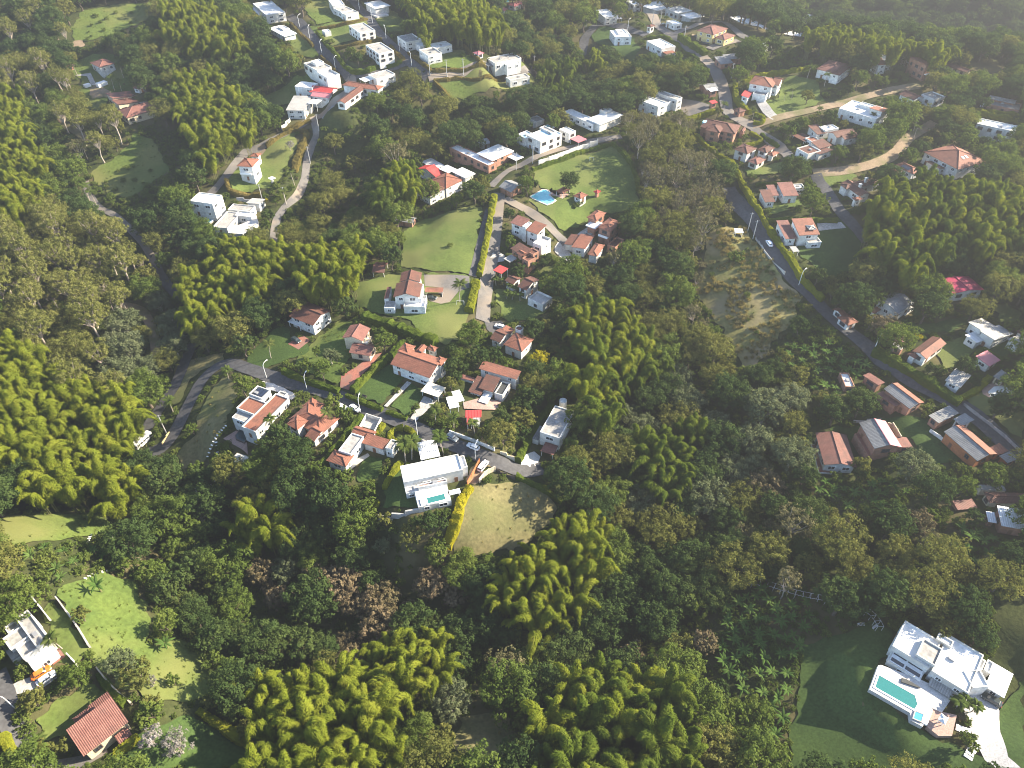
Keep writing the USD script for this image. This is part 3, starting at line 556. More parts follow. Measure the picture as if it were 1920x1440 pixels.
house('n', 'canopy', 'vivid red garden canopy with a grey corner among palms', [('C', '315 772 495 772 495 855', 3.4, R('metal_red')), ('C', '330 858 395 858 395 932', 3.0, R('metal_red')), ('C', '398 858 480 858 480 950', 2.6, R('sheet_pale'))], cat='canopy')
house('n', 'house', 'tall narrow white house with grey flat roof and round stair tower', [('F', '1165 1015 1380 1098 1530 790', 8.4, R('roof_slab')), ('R', '1350 660 1462 720 1480 680', 7.6, R('membrane')), ('C', '1150 1232 1300 1272 1372 1175', 3.2, R('tile_red')), ('O', '1085 1092 1150 1110 1200 960', 3.2, R('sheet_grey'))], storeys=2)
house('Z', 'house', 'red-brown tile house with round white turret beside the yellow-flowering tree', [('H', '490 1010 900 1185 1240 935', 6, R('tile_orange')), ('G', '262 905 480 1010 650 745', 5, R('tile_brown')), ('S', '600 612 500 700 680 790', 4.6, R('tile_orange')), ('R', '810 600 965 600 965 735', 7.4, R('tile_red'))])
# --- right side, lower
house('p', 'house', 'white house with patched grey gable roof beside the big rust-brown tree', [('G', '250 402 420 282 685 402', 5.8, R('sheet_grey')), ('S', '190 500 260 450 310 480', 3.2, R('tile_orange')), ('T', '570 530 700 480 660 440', 0.8, R('stone_white'))])
house('p', 'house', 'house with vivid magenta metal roof behind a broad pale tree', [('G', '1008 160 1110 328 1418 245', 5.6, R('metal_magenta', pitch=7))])
house('p', 'house', 'large pale grey house of two broad sheet roofs on the open right lawn', [('S', '1440 735 1512 885 1768 782', 5, R('sheet_pale', pitch=8)), ('S', '1250 652 1440 738 1630 672', 5.2, R('sheet_pale', pitch=8)), ('S', '1270 790 1400 880 1490 800', 3.6, R('sheet_white', pitch=5))])
house('p', 'house', 'orange hipped house with brown rear slope, above the clipped green hedge', [('G', '815 1035 1055 868 895 785', 5, R('tile_orange', roof2='tile_brown')), ('H', '615 988 700 1035 785 960', 4, R('tile_red'))])
house('p', 'shed', 'shed with flat pink roof beside the round green tree', [('S', '1370 1020 1495 950 1657 1050', 4, R('metal_pink', pitch=6))], cat='shed')
house('p', 'shed', 'grey-beige roofed shed partly under the round green tree', [('S', '1150 1168 1332 1242 1200 1352', 3.8, R('sheet_pale', pitch=6))], cat='shed')
house('p', 'pool_house', 'grey roofed pool house beside the kidney-shaped pool', [('H', '1565 1232 1690 1290 1792 1222', 4, R('sheet_grey'))], cat='house', wall='cream_wall')
house('p', 'shed', 'grey roofed shed with red annex at the right edge', [('S', '1740 822 1860 770 1965 860', 4, R('sheet_pale', pitch=6)), ('S', '1840 732 1900 692 1965 740', 3.4, R('tile_red', pitch=6))], cat='shed')
house('R6', 'house', 'narrow orange tiled roadside house behind the hedge', [('H', '865 345 925 325 992 370', 4, R('tile_orange')), ('G', '845 298 875 288 925 330', 3.6, R('tile_orange'))])
house('p', 'shed', 'old brown roof mostly hidden under the yellow-flowered bush', [('S', '440 845 525 770 640 800', 3.4, R('tile_brown', pitch=6)), ('S', '445 862 490 850 558 930', 3, R('sheet_pale', pitch=4))], cat='shed', wall='brick_wall')
house('q', 'house', 'two-storey brick house, grey front slope and sunlit tile rear slope, with tiled annexes', [('G', '330 530 640 752 812 690', 6.2, R('sheet_grey', roof2='tile_orange')), ('S', '320 470 280 530 135 390', 4, R('tile_red', pitch=6)), ('S', '510 700 480 770 295 600', 3.4, R('tile_red', pitch=5))], wall='brick_wall')
house('r', 'house', 'brick house with half grey, half pinkish red roof behind the silvery tree', [('G', '700 340 840 640 1110 560', 6.2, R('sheet_grey', roof2='metal_pink')), ('S', '1050 480 1090 600 1260 600', 4.2, R('tile_red', pitch=6)), ('T', '635 450 760 700 840 660', 0.6, R('paving_red'))], wall='brick_wall')
house('q', 'garage', 'dark grey roofed garage nearest the road bend on the right', [('S', '1070 738 1185 822 960 918', 5, R('sheet_grey', pitch=4))], cat='garage', wall='brick_wall')
house('q', 'garage', 'smaller light grey roofed garage right of the dark grey one', [('S', '1252 812 1355 890 1232 952', 4.8, R('sheet_grey', pitch=4))], cat='garage')
house('q', 'house', 'long orange walled house, grey and tile roof, along the lower right road', [('G', '1000 1000 1380 1330 1640 1280', 6.2, R('sheet_grey', roof2='tile_orange')), ('S', '1630 1150 1740 1232 1640 1282', 4.6, R('tile_orange', pitch=5)), ('S', '1752 1240 1852 1322 1742 1372', 4.4, R('sheet_grey', pitch=5))], wall='orange_wall')
house('r', 'house', 'simple white-walled house with one long brown-red tiled gable roof', [('G', '190 450 268 812 620 790', 5.4, R('tile_red', pitch=13)), ('T', '150 560 180 880 330 880', 0.4, R('paving_red'))])
house('s', 'house', 'old brown hipped house at the right edge above the white roofed barn', [('H', '1495 620 1512 742 1985 742', 4.6, R('tile_brown')), ('O', '1430 545 1440 600 1700 580', 3.6, R('roof_slab'))], wall='cream_wall')
house('s', 'shed', 'small dark red roofed shed left of the old brown hipped house', [('S', '1115 725 1330 692 1388 790', 3.6, R('tile_red', pitch=6))], cat='shed', wall='brick_wall')
house('s', 'barn', 'barn with big sloping white roof at the right edge', [('S', '1605 790 1890 832 1960 1040', 5.6, R('sheet_white', pitch=8)), ('S', '1490 840 1585 852 1612 962', 3.6, R('sheet_white', pitch=6))], cat='barn', wall='brick_wall')
house('R6', 'hut', 'narrow white and brown hut under trees below the banana field', [('F', '892 662 912 740 960 730', 3.2, R('membrane'))], cat='hut', wall='brick_wall')
# --- bottom corners
house('t', 'villa', 'huge modern white villa with stepped white roofs above a long teal pool', [('F', '430 430 850 662 1000 375', 7.4, R('membrane')), ('F', '850 690 1265 935 1500 545', 7.4, R('membrane')), ('F', '1300 900 1485 885 1470 690', 7.2, R('membrane', free=1, win=0)), ('F', '712 520 922 652 1005 465', 8.6, R('roof_slab', win=0)), ('F', '930 335 1095 440 1140 385', 8.2, R('membrane', win=0)), ('T', '360 595 742 790 850 660', 4.2, R('membrane', glaze=1)), ('S', '1580 640 1800 742 1700 1000', 4.4, R('sheet_white', pitch=3)), ('C', '830 860 1085 1005 1150 900', 4.2, R('sheet_pale')), ('F', '1340 640 1450 700 1490 590', 5, R('membrane', win=0)), ('F', '1472 700 1545 735 1580 612', 5.2, R('membrane', win=0))])
house('t', 'sunshade', 'small white pyramid sunshade on the pink deck', [('H', '948 1255 1030 1305 1075 1240', 2.8, R('membrane', posts=1))], cat='sunshade')
house('u', 'villa', 'white villa with sunken grey roof decks at the lower left edge', [('F', '185 345 400 690 540 590', 7.6, R('roof_slab')), ('F', '28 580 110 700 330 555', 7, R('roof_slab')), ('F', '175 690 255 805 425 690', 6.6, R('roof_slab')), ('F', '45 462 95 525 215 440', 6, R('roof_slab', win=0)), ('O', '0 640 130 830 235 760', 4.4, R('sheet_grey')), ('T', '262 800 380 925 640 720', 4.2, R('white_paint'))])
house('v', 'house', 'red tile roofed house with cross gable in the lower left garden', [('S', '775 1045 1288 690 1455 925', 6.2, R('tile_red', pitch=16)), ('G', '1008 1250 925 1135 1130 1000', 4.6, R('tile_red')), ('S', '1285 1090 1430 985 1490 1060', 3.6, R('tile_red', pitch=8)), ('S', '1290 690 1060 850 980 740', 4.6, R('tile_red', pitch=10)), ('H', '805 900 880 965 1080 800', 4.2, R('tile_red'))], wall='cream_wall')
# ---------------------------------------------------------------- where the houses stand
plain('slats', (0.60, 0.55, 0.45), 0.8)


def settle(hs):
    """World rectangles of a house's roofs: every block keeps the house's two wall directions."""
    c_px = hs['blocks'][0][1].mean(0)
    h0 = hs['blocks'][0][2]
    z0 = 0.0
    for _ in range(6):
        q = on_plane([c_px], z0 + h0)[0]
        z0 = 0.5 * z0 + 0.5 * float(tz(q[0], q[1])[0])
    S = 0j
    for k, p, h, o in hs['blocks']:
        if o.get('free'):
            continue
        w = on_plane(p, z0 + h)[:, :2]
        for a, b in ((0, 1), (1, 2)):
            e = w[b] - w[a]
            S += np.hypot(*e) * np.exp(4j * math.atan2(e[1], e[0]))
    th = np.angle(S) / 4
    out = []
    for k, p, h, o in hs['blocks']:
        w = on_plane(p, z0 + h)[:, :2]
        w = np.vstack([w, w[0] + w[2] - w[1]])
        e = w[1] - w[0]
        t = math.atan2(e[1], e[0])
        if not o.get('free'):
            t = th + round((t - th) / (math.pi / 2)) * math.pi / 2
        u = np.array([math.cos(t), math.sin(t)])
        v = np.array([-u[1], u[0]])
        if (w[2] - w[1]) @ v < 0:
            v = -v
        us, vs = w @ u, w @ v
        a0, a1 = (us[0] + us[3]) / 2, (us[1] + us[2]) / 2
        b0, b1 = (vs[0] + vs[1]) / 2, (vs[2] + vs[3]) / 2
        a1, b1 = max(a1, a0 + 1.2), max(b1, b0 + 1.2)
        out.append(dict(k=k, h=h, o=o, u=u, v=v, a=(a0, a1), b=(b0, b1), P=[u * x + v * y for x, y in ((a0, b0), (a1, b0), (a1, b1), (a0, b1))]))
    hs['z0'], hs['R'] = z0, out
    hs['foot'] = shapely.union_all([Polygon(r['P']) for r in out])
    hs['c'] = np.array([hs['foot'].centroid.x, hs['foot'].centroid.y])


for hs in HOUSES:
    settle(hs)


def level(poly, z, fall=12.0, pad=1.0):
    """Cuts and fills the ground to height z under poly, with banks round it."""
    x0, y0, x1, y1 = poly.bounds
    ix = np.where((XS > x0 - fall - pad) & (XS < x1 + fall + pad))[0]
    iy = np.where((YS > y0 - fall - pad) & (YS < y1 + fall + pad))[0]
    if not len(ix) or not len(iy):
        return
    X, Y = np.meshgrid(XS[ix], YS[iy], indexing='ij')
    d = shapely.distance(poly, shapely.points(X, Y)) - pad
    t = np.clip(1 - d / fall, 0, 1)
    t = t * t * (3 - 2 * t)
    s = ZG[np.ix_(ix, iy)]
    ZG[np.ix_(ix, iy)] = s + (z - s) * t


for hs in HOUSES:
    level(hs['foot'].buffer(1.5), hs['z0'])
_regrid()


# ---------------------------------------------------------------- house builder
def corners3(r, z):
    return [np.array([p[0], p[1], z]) for p in r['P']]


def inset(r, d):
    q = dict(r)
    q['a'] = (r['a'][0] + d, r['a'][1] - d)
    q['b'] = (r['b'][0] + d, r['b'][1] - d)
    if q['a'][1] - q['a'][0] < 0.8 or q['b'][1] - q['b'][0] < 0.8:
        return r
    q['P'] = [r['u'] * x + r['v'] * y for x, y in ((q['a'][0], q['b'][0]), (q['a'][1], q['b'][0]), (q['a'][1], q['b'][1]), (q['a'][0], q['b'][1]))]
    return q


def ccw(q):
    q = list(q)
    n = np.cross(q[1] - q[0], q[2] - q[0])
    return q if n[2] >= 0 else q[::-1]


def build_house(hs):
    root = thing(hs['name'], hs['label'], hs['cat'], (hs['c'][0], hs['c'][1], hs['z0']), group=hs['group'])
    org = np.array([hs['c'][0], hs['c'][1], hs['z0']])
    z0 = hs['z0']
    wallm = M[hs['wall']]
    r_ = random.Random(hash(hs['label']) % 1000 if False else sum(map(ord, hs['label'])))
    dark = hs['wall'] in ('brick_wall', 'cream_wall', 'orange_wall') or r_.random() < 0.35
    fm = M['frame_dark' if dark else 'frame_white']
    shapes = [(Polygon(inset(r, 0.3)['P']), r['h']) for r in hs['R'] if r['k'] in 'FOGHST']
    door_done = [False]

    def B(mb, name, m, parent=root):
        return mb.build(name, m, parent, origin=org)

    def windows(r, top, low=None):
        """Windows and one door along the walls that face the photographer's half."""
        base = z0 if low is None else low
        H = top - base
        st = max(1, int(round(H / 3.0)))
        P = r['P']
        c = (P[0] + P[2]) / 2
        for i in range(4):
            p, q = P[i], P[(i + 1) % 4]
            e = q - p
            L = np.hypot(*e)
            e = e / L
            n = np.array([e[1], -e[0]])
            if n @ ((p + q) / 2 - c) < 0:
                n = -n
            if n @ (-(p + q) / 2) < 0.05 * np.hypot(*((p + q) / 2)) or L < 2.2:
                continue
            cnt = max(1, int(L / 4.2))
            for s in range(st):
                zc = base + (s + 0.55) * H / st
                for k in range(cnt):
                    t = (k + 0.5) / cnt * L
                    ww, wh = min(L / cnt * 0.5, r_.choice((1.3, 1.6, 2.2, 2.6))), min(1.45, H / st * 0.5)
                    ctr = p + e * t
                    if any(hh > zc - z0 and poly.contains(Point(*(ctr + n * 0.5))) for poly, hh in shapes):
                        continue
                    isdoor = s == 0 and not door_done[0] and L > 4
                    if r_.random() < 0.12 and not isdoor:
                        continue
                    if isdoor:
                        door_done[0] = True
                        m = MB()
                        m.box([*(ctr + n * 0.03), base + 1.05], (0.55, 0.06, 1.05), e)
                        d = B(m, 'door', M['door_wood'])
                        continue
                    m = MB()
                    for du, dz, hu, hz in ((0, wh / 2, ww / 2 + 0.09, 0.09), (0, -wh / 2, ww / 2 + 0.09, 0.09), (-ww / 2, 0, 0.09, wh / 2 - 0.09), (ww / 2, 0, 0.09, wh / 2 - 0.09), (0, 0, 0.045, wh / 2 - 0.09)):
                        m.box([*(ctr + e * du + n * 0.05), zc + dz], (hu, 0.09, hz), e)
                    f = B(m, 'window', fm)
                    m = MB()
                    m.box([*(ctr + n * 0.012), zc], (ww / 2 - 0.05, 0.05, wh / 2 - 0.05), e)
                    m.build('pane', M['pane'], f, origin=org)

    for r in hs['R']:
        k, h, o = r['k'], r['h'], r['o']
        rm = M[o['roof']]
        ze = z0 + h
        if k == 'B':
            m = MB()
            m.prism(r['P'], z0 - 0.6, ze)
            B(m, 'tank', rm)
        elif k == 'R':
            cc, rr = (np.array(r['P'][0]) + np.array(r['P'][2])) / 2, min(r['a'][1] - r['a'][0], r['b'][1] - r['b'][0]) / 2 + 0.4
            ring = [cc + rr * np.array([math.cos(t), math.sin(t)]) for t in np.arange(16) * math.pi / 8]
            m = MB()
            m.prism(ring, z0 - 3.0, ze - 0.3)
            tw = B(m, 'round_tower', wallm)
            m = MB()
            m.prism([cc + (p - cc) * 0.82 for p in ring], ze - 0.298, ze - 0.2)
            B(m, 'roof', rm, tw)
            m = MB()
            for t in range(16):
                p, q = ring[t], ring[(t + 1) % 16]
                e = (q - p) / np.hypot(*(q - p))
                m.box([*((p + q) / 2 + np.array([-e[1], e[0]]) * 0.1), ze - 0.05], (np.hypot(*(q - p)) / 2, 0.1, 0.25), e)
            B(m, 'parapet', wallm, tw)
        elif k == 'F':
            m = MB()
            m.prism(r['P'], z0 - 3.0, ze - 0.45)
            B(m, 'wall', wallm)
            if o.get('win', 1):
                windows(r, ze - 0.5)
            i = inset(r, 0.28)
            m = MB()
            m.prism(i['P'], ze - 0.448, ze - 0.38)
            slab = B(m, 'roof', rm)
            m = MB()
            t = 0.14
            for s in range(4):
                p, q = np.array(r['P'][s]), np.array(r['P'][(s + 1) % 4])
                e = (q - p) / np.hypot(*(q - p))
                n = np.array([-e[1], e[0]])
                if n @ ((r['P'][0] + r['P'][2]) / 2 - p) < 0:
                    n = -n
                L = np.hypot(*(q - p))
                cut = 0.28 if s % 2 else 0.0
                m.box([*((p + q) / 2 + n * (t - 0.03)), ze - 0.2], (L / 2 - cut + (0.03 if not s % 2 else 0), t, 0.252), e)
            B(m, 'parapet', wallm)
            if r_.random() < 0.5 and r['a'][1] - r['a'][0] > 5:
                m = MB()
                cc = r['u'] * (r['a'][0] + (r['a'][1] - r['a'][0]) * r_.uniform(0.3, 0.7)) + r['v'] * (r['b'][0] + (r['b'][1] - r['b'][0]) * r_.uniform(0.3, 0.7))
                m.box([*cc, ze - 0.1], (0.7, 0.5, 0.3), r['u'])
                B(m, 'roof_hatch', M['steel_grey'], slab)
            if o.get('solar'):
                solar(r, ze - 0.3, B)
        elif k in 'OC' or (o.get('posts') and k in 'GH'):
            if k in 'OC':
                m = MB()
                m.prism(r['P'], ze - (0.4 if k == 'O' else 0.16), ze)
                B(m, 'roof', rm)
            if k == 'O':
                i = inset(r, 0.8)
                m = MB()
                m.prism(i['P'], z0 - 3.0, ze - 0.402)
                B(m, 'wall', wallm)
                if o.get('win', 1):
                    windows(i, ze - 0.4)
            else:
                i = inset(r, 0.35)
                for p in i['P']:
                    m = MB()
                    m.tube([p[0], p[1], z0 - 1.5], [p[0], p[1], ze - 0.15], 0.1, n=6)
                    B(m, 'post', M['frame_white'] if wallm is M['white_wall'] else M['frame_dark'])
        elif k == 'T':
            m = MB()
            m.prism(r['P'], z0 - 4.0, ze)
            B(m, 'terrace', wallm)
            m = MB()
            m.prism(inset(r, 0.3)['P'], ze + 0.004, ze + 0.04)
            B(m, 'floor', rm)
            if o.get('rail'):
                m = MB()
                for s in range(4):
                    p, q = np.array(r['P'][s]), np.array(r['P'][(s + 1) % 4])
                    e = (q - p) / np.hypot(*(q - p))
                    n = np.array([-e[1], e[0]])
                    if n @ ((r['P'][0] + r['P'][2]) / 2 - p) < 0:
                        n = -n
                    m.box([*((p + q) / 2 + n * 0.1), ze + 0.47], (np.hypot(*(q - p)) / 2 - (0.2 if s % 2 else 0), 0.09, 0.42), e)
                B(m, 'parapet', wallm)
            if h > 2.4:
                windows(r, ze)
            if o.get('glaze'):
                for fa, fb in ((0.06, 0.45), (0.5, 0.94)):
                    for ga, gb in ((0.12, 0.34), (0.6, 0.86)):
                        m = MB()
                        A = r['a'][1] - r['a'][0]
                        Bb = r['b'][1] - r['b'][0]
                        q = [r['u'] * (r['a'][0] + A * x) + r['v'] * (r['b'][0] + Bb * y) for x, y in ((fa, ga), (fb, ga), (fb, gb), (fa, gb))]
                        m.prism(q, ze + 0.05, ze + 0.12)
                        B(m, 'skylight', M['pane'])
        if k in 'GHS':
            ov = 0.55
            w = inset(r, ov)
            Lb, La = r['b'][1] - r['b'][0], r['a'][1] - r['a'][0]
            pit = math.radians(o.get('pitch', {'G': 19, 'H': 19, 'S': 9}[k]))
            P = corners3(r, ze)
            t = 0.16
            if k == 'S':
                rise = Lb * math.tan(pit)
                zl = ze
                if True:  # the survey height is the low eave's
                    q = [P[0] + [0, 0, rise], P[1] + [0, 0, rise], P[2], P[3]]
                m = MB()
                m.slab(ccw(q), t)
                roof = B(m, 'roof', rm)
                m = MB()
                ww = [np.array([*p, 0]) for p in w['P']]
                f0 = (w['b'][0] - r['b'][0]) / Lb
                hi, lo = ze + rise * (1 - f0) - t - 0.01, ze + rise * f0 - t - 0.01
                m.prism([p[:2] for p in ww] if Polygon([p[:2] for p in ww]).exterior.is_ccw else [p[:2] for p in ww], z0 - 3.0,
                        _match([p[:2] for p in ww], [hi, hi, lo, lo]))
                B(m, 'wall', wallm)
                top_low = lo
            elif k == 'G':
                rise = Lb / 2 * math.tan(pit)
                mid0, mid1 = (P[0] + P[3]) / 2 + [0, 0, rise], (P[1] + P[2]) / 2 + [0, 0, rise]
                rm2 = M[o.get('roof2', o['roof'])]
                m = MB()
                m.slab(ccw([P[0], P[1], mid1, mid0]), t)
                roof = B(m, 'roof', rm)
                m = MB()
                m.slab(ccw([P[3], P[2], mid1, mid0]), t - 0.004)
                B(m, 'roof', rm2)
                m = MB()
                m.tube(mid0 + [0, 0, 0.05], mid1 + [0, 0, 0.05], 0.17)
                B(m, 'roof_ridge', rm2)
                lo = ze - t - 0.01 + rise * 2 * ov / Lb
                if not o.get('posts'):
                    W = corners3(w, lo)
                    m = MB()
                    m.prism(w['P'], z0 - 3.0, lo)
                    pk = ze + rise - t - 0.02
                    for a_, b_ in ((0, 3), (1, 2)):
                        mp = (W[a_] + W[b_]) / 2
                        mp[2] = pk
                        m.poly([W[a_], W[b_], mp])
                    B(m, 'wall', wallm)
                top_low = lo
            else:
                L, Wd = max(La, Lb), min(La, Lb)
                rise = Wd / 2 * math.tan(pit)
                along = La >= Lb
                A_ = (P[0] + P[3]) / 2 if along else (P[0] + P[1]) / 2
                Z_ = (P[1] + P[2]) / 2 if along else (P[3] + P[2]) / 2
                d = (Z_ - A_) / (np.linalg.norm(Z_ - A_) + 1e-9)
                r0, r1 = A_ + d * min(Wd / 2, L / 2 - 0.1) + [0, 0, rise], Z_ - d * min(Wd / 2, L / 2 - 0.1) + [0, 0, rise]
                m = MB()
                if along:
                    fs = [[P[0], P[1], r1, r0], [P[1], P[2], r1], [P[2], P[3], r0, r1], [P[3], P[0], r0]]
                else:
                    fs = [[P[0], P[1], r0], [P[1], P[2], r1, r0], [P[2], P[3], r1], [P[3], P[0], r0, r1]]
                for fc in fs:
                    m.poly(fc)
                m.poly([p - [0, 0, 0.14] for p in P][::-1])
                for s in range(4):
                    m.poly([P[s] - [0, 0, 0.14], P[(s + 1) % 4] - [0, 0, 0.14], P[(s + 1) % 4], P[s]])
                roof = B(m, 'roof', rm)
                m = MB()
                for a_, b_ in ((P[0], r0), (P[3], r0 if along else r1), (P[1], r1 if along else r0), (P[2], r1), (r0, r1)):
                    m.tube(a_ + [0, 0, 0.03], b_ + [0, 0, 0.05], 0.15)
                B(m, 'roof_ridge', rm)
                lo = ze - 0.142
                if not o.get('posts'):
                    m = MB()
                    m.prism(w['P'], z0 - 3.0, lo)
                    B(m, 'wall', wallm)
                top_low = lo
                if o.get('sky'):
                    for f in (0.3, 0.55):
                        m = MB()
                        q = P[1] * (1 - f) + P[2] * f
                        q = q * 0.45 + ((r1) * 0.55)
                        nn = np.cross(P[2] - P[1], r1 - P[1])
                        nn /= np.linalg.norm(nn) * np.sign(nn[2])
                        e1 = (P[2] - P[1]) / np.linalg.norm(P[2] - P[1])
                        e2 = np.cross(nn, e1)
                        m.slab(ccw([q + nn * 0.15 + e1 * a_ * 0.6 + e2 * b_ * 0.9 for a_, b_ in ((-1, -1), (1, -1), (1, 1), (-1, 1))]), 0.1)
                        B(m, 'skylight', M['lamp_clear'], roof)
                if o.get('solar'):
                    q0 = (P[0] + P[1]) / 2 * 0.55 + (r0 + r1) / 2 * 0.45
                    nn = np.cross(P[1] - P[0], r0 - P[0])
                    nn /= np.linalg.norm(nn) * np.sign(nn[2])
                    e1 = (P[1] - P[0]) / np.linalg.norm(P[1] - P[0])
                    e2 = np.cross(nn, e1)
                    for s in range(4):
                        m = MB()
                        m.slab(ccw([q0 + nn * 0.2 + e1 * (a_ * 0.5 + s * 1.1 - 1.6) + e2 * b_ * 0.9 for a_, b_ in ((-1, -1), (1, -1), (1, 1), (-1, 1))]), 0.06)
                        B(m, 'solar_panel', M['solar_blue'], roof)
            if o.get('win', 1) and not o.get('posts'):
                windows(w, top_low)
        if hs.get('balcony') and r is hs['R'][0]:
            P = r['P']
            fr = min(range(4), key=lambda s: (P[s][1] + P[(s + 1) % 4][1]))
            i = inset(r, 0.55)
            p, q = i['P'][fr], i['P'][(fr + 1) % 4]
            e = (q - p) / np.hypot(*(q - p))
            n = np.array([e[1], -e[0]])
            if n @ ((p + q) / 2 - (P[0] + P[2]) / 2) < 0:
                n = -n
            for s in range(1, max(2, int(h / 3.0))):
                m = MB()
                zc = z0 + s * h / max(2, int(h / 3.0))
                L = np.hypot(*(q - p)) / 2 * 0.85
                m.box([*((p + q) / 2 + n * 0.75), zc], (L, 0.74, 0.1), e)
                m.box([*((p + q) / 2 + n * 1.44), zc + 0.55], (L, 0.05, 0.44), e)
                B(m, 'balcony', M['white_paint'])
    for s in range(hs.get('chimney', 0)):
        r = hs['R'][s % len(hs['R'])]
        m = MB()
        c = (np.array(r['P'][0]) * 0.4 + np.array(r['P'][2]) * 0.6)
        m.box([*c, z0 + r['h'] + 1.4], (0.5, 0.5, 1.2), r['u'])
        m.box([*c, z0 + r['h'] + 2.7], (0.65, 0.65, 0.09), r['u'])
        B(m, 'chimney', M['white_wall'])
    return root


def _match(ring, vals):
    """MB.prism turns a clockwise ring round: turn its heights with it."""
    return vals if Polygon(ring).exterior.is_ccw else vals[::-1]


def solar(r, z, B):
    for s in range(3):
        m = MB()
        cu = r['a'][0] + (r['a'][1] - r['a'][0]) * (0.25 + 0.25 * s)
        cv = (r['b'][0] + r['b'][1]) / 2
        m.box([*(r['u'] * cu + r['v'] * cv), z + 0.12], (0.75, (r['b'][1] - r['b'][0]) * 0.32, 0.05), r['u'])
        B(m, 'solar_panel', M['solar_blue'])


# ---------------------------------------------------------------- ground, roads, lawns
def ragged(g, amp=1.1):
    """Turf has no ruled edges: corners rounded, the outline wandering a little."""
    was = g
    g = g.buffer(1.5).buffer(-2.6).buffer(1.1)
    if g.is_empty:
        return was
    out = []
    for p in getattr(g, 'geoms', [g]):
        q = np.array(shapely.segmentize(p.exterior, 1.5).coords)[:-1]
        d = np.roll(q, -1, 0) - np.roll(q, 1, 0)
        n = np.stack([d[:, 1], -d[:, 0]], 1) / (np.linalg.norm(d, axis=1, keepdims=True) + 1e-9)
        w = meshkit.fbm(np.column_stack([q / 4.0, q[:, 0] * 0]), 3, 3) - 0.5
        r = Polygon(q + n * (w * 4 * amp)[:, None])
        out.append(r if r.is_valid else r.buffer(0))
    return shapely.union_all(out)


def sheet(name, poly2, lift, m, kind='structure', label=None, cat=None, group=None, step=2.5):
    """A sheet of ground draped over the terrain inside the outline poly2 (world x, y)."""
    geoms = [g for g in getattr(poly2, 'geoms', [poly2]) if g.area > 1]
    V, Fc, n = [], [], 0
    for g in geoms:
        x0, y0, x1, y1 = g.bounds
        st = step * (1 if (y0 + y1) / 2 < 330 else 1.6)
        ring = shapely.segmentize(g.exterior, st)
        pts = [np.array(ring.coords)[:-1]]
        for hole in g.interiors:
            pts.append(np.array(shapely.segmentize(hole, st).coords)[:-1])
        X, Y = np.meshgrid(np.arange(x0 + st / 2, x1, st), np.arange(y0 + st / 2, y1, st))
        ins = shapely.contains_xy(g.buffer(-st * 0.4), X.ravel(), Y.ravel())
        pts.append(np.column_stack([X.ravel()[ins], Y.ravel()[ins]]))
        pts = np.vstack(pts)
        tri = Delaunay(pts).simplices
        cen = pts[tri].mean(1)
        e1, e2 = pts[tri[:, 1]] - pts[tri[:, 0]], pts[tri[:, 2]] - pts[tri[:, 0]]
        cr = e1[:, 0] * e2[:, 1] - e1[:, 1] * e2[:, 0]
        keep = shapely.contains_xy(g, cen[:, 0], cen[:, 1]) & (np.abs(cr) > 1e-4)
        tri, cr = tri[keep], cr[keep]
        tri = np.where((cr > 0)[:, None], tri, tri[:, ::-1])
        V.append(np.column_stack([pts, tz(pts) + lift]))
        Fc.append(tri + n)
        n += len(pts)
    if not V:
        return None
    p = path_for(name)
    v = np.vstack(V)
    prim = usdkit.mesh(stage, p, (v, np.vstack(Fc)), m, smooth=True, uv=v[:, :2]).GetPrim()
    return tag(prim, label, cat, group, kind)


def wpoly(p):
    q = at(p)[:, :2]
    g = Polygon(q)
    return g if g.is_valid else g.buffer(0)


def wline(p, n=6):
    """A smooth line on the ground through the pixels p."""
    q = at(p)[:, :2]
    return spline(q, n)


def spline(q, n=6):
    q = np.asarray(q, float)
    if len(q) < 3:
        t = np.linspace(0, 1, n * 2)[:, None]
        return q[0] * (1 - t) + q[-1] * t
    e = np.vstack([2 * q[0] - q[1], q, 2 * q[-1] - q[-2]])
    out = []
    for i in range(len(q) - 1):
        p0, p1, p2, p3 = e[i:i + 4]
        for t in np.linspace(0, 1, n, endpoint=False):
            out.append(0.5 * (2 * p1 + (p2 - p0) * t + (2 * p0 - 5 * p1 + 4 * p2 - p3) * t * t + (3 * p1 - p0 - 3 * p2 + p3) * t ** 3))
    return np.vstack([out, q[-1]])


CLEAR, CLEARW = [], []          # pixel outlines, world outlines where no tree may stand


ROADS = []


def road(crop, pts, width, m='asphalt', name='road', lift=0.16, shift=0):
    q = px(crop, pts) if isinstance(crop, str) else crop
    L = LineString(wline(q)).simplify(0.2)
    g = L.buffer(width / 2, cap_style=2)
    ROADS.append((name, g, m, lift))
    CLEARW.append(g.buffer(0.8))
    CLEAR.append(('line', project(np.column_stack([np.array(L.coords), tz(np.array(L.coords)) + 0.1])), width))


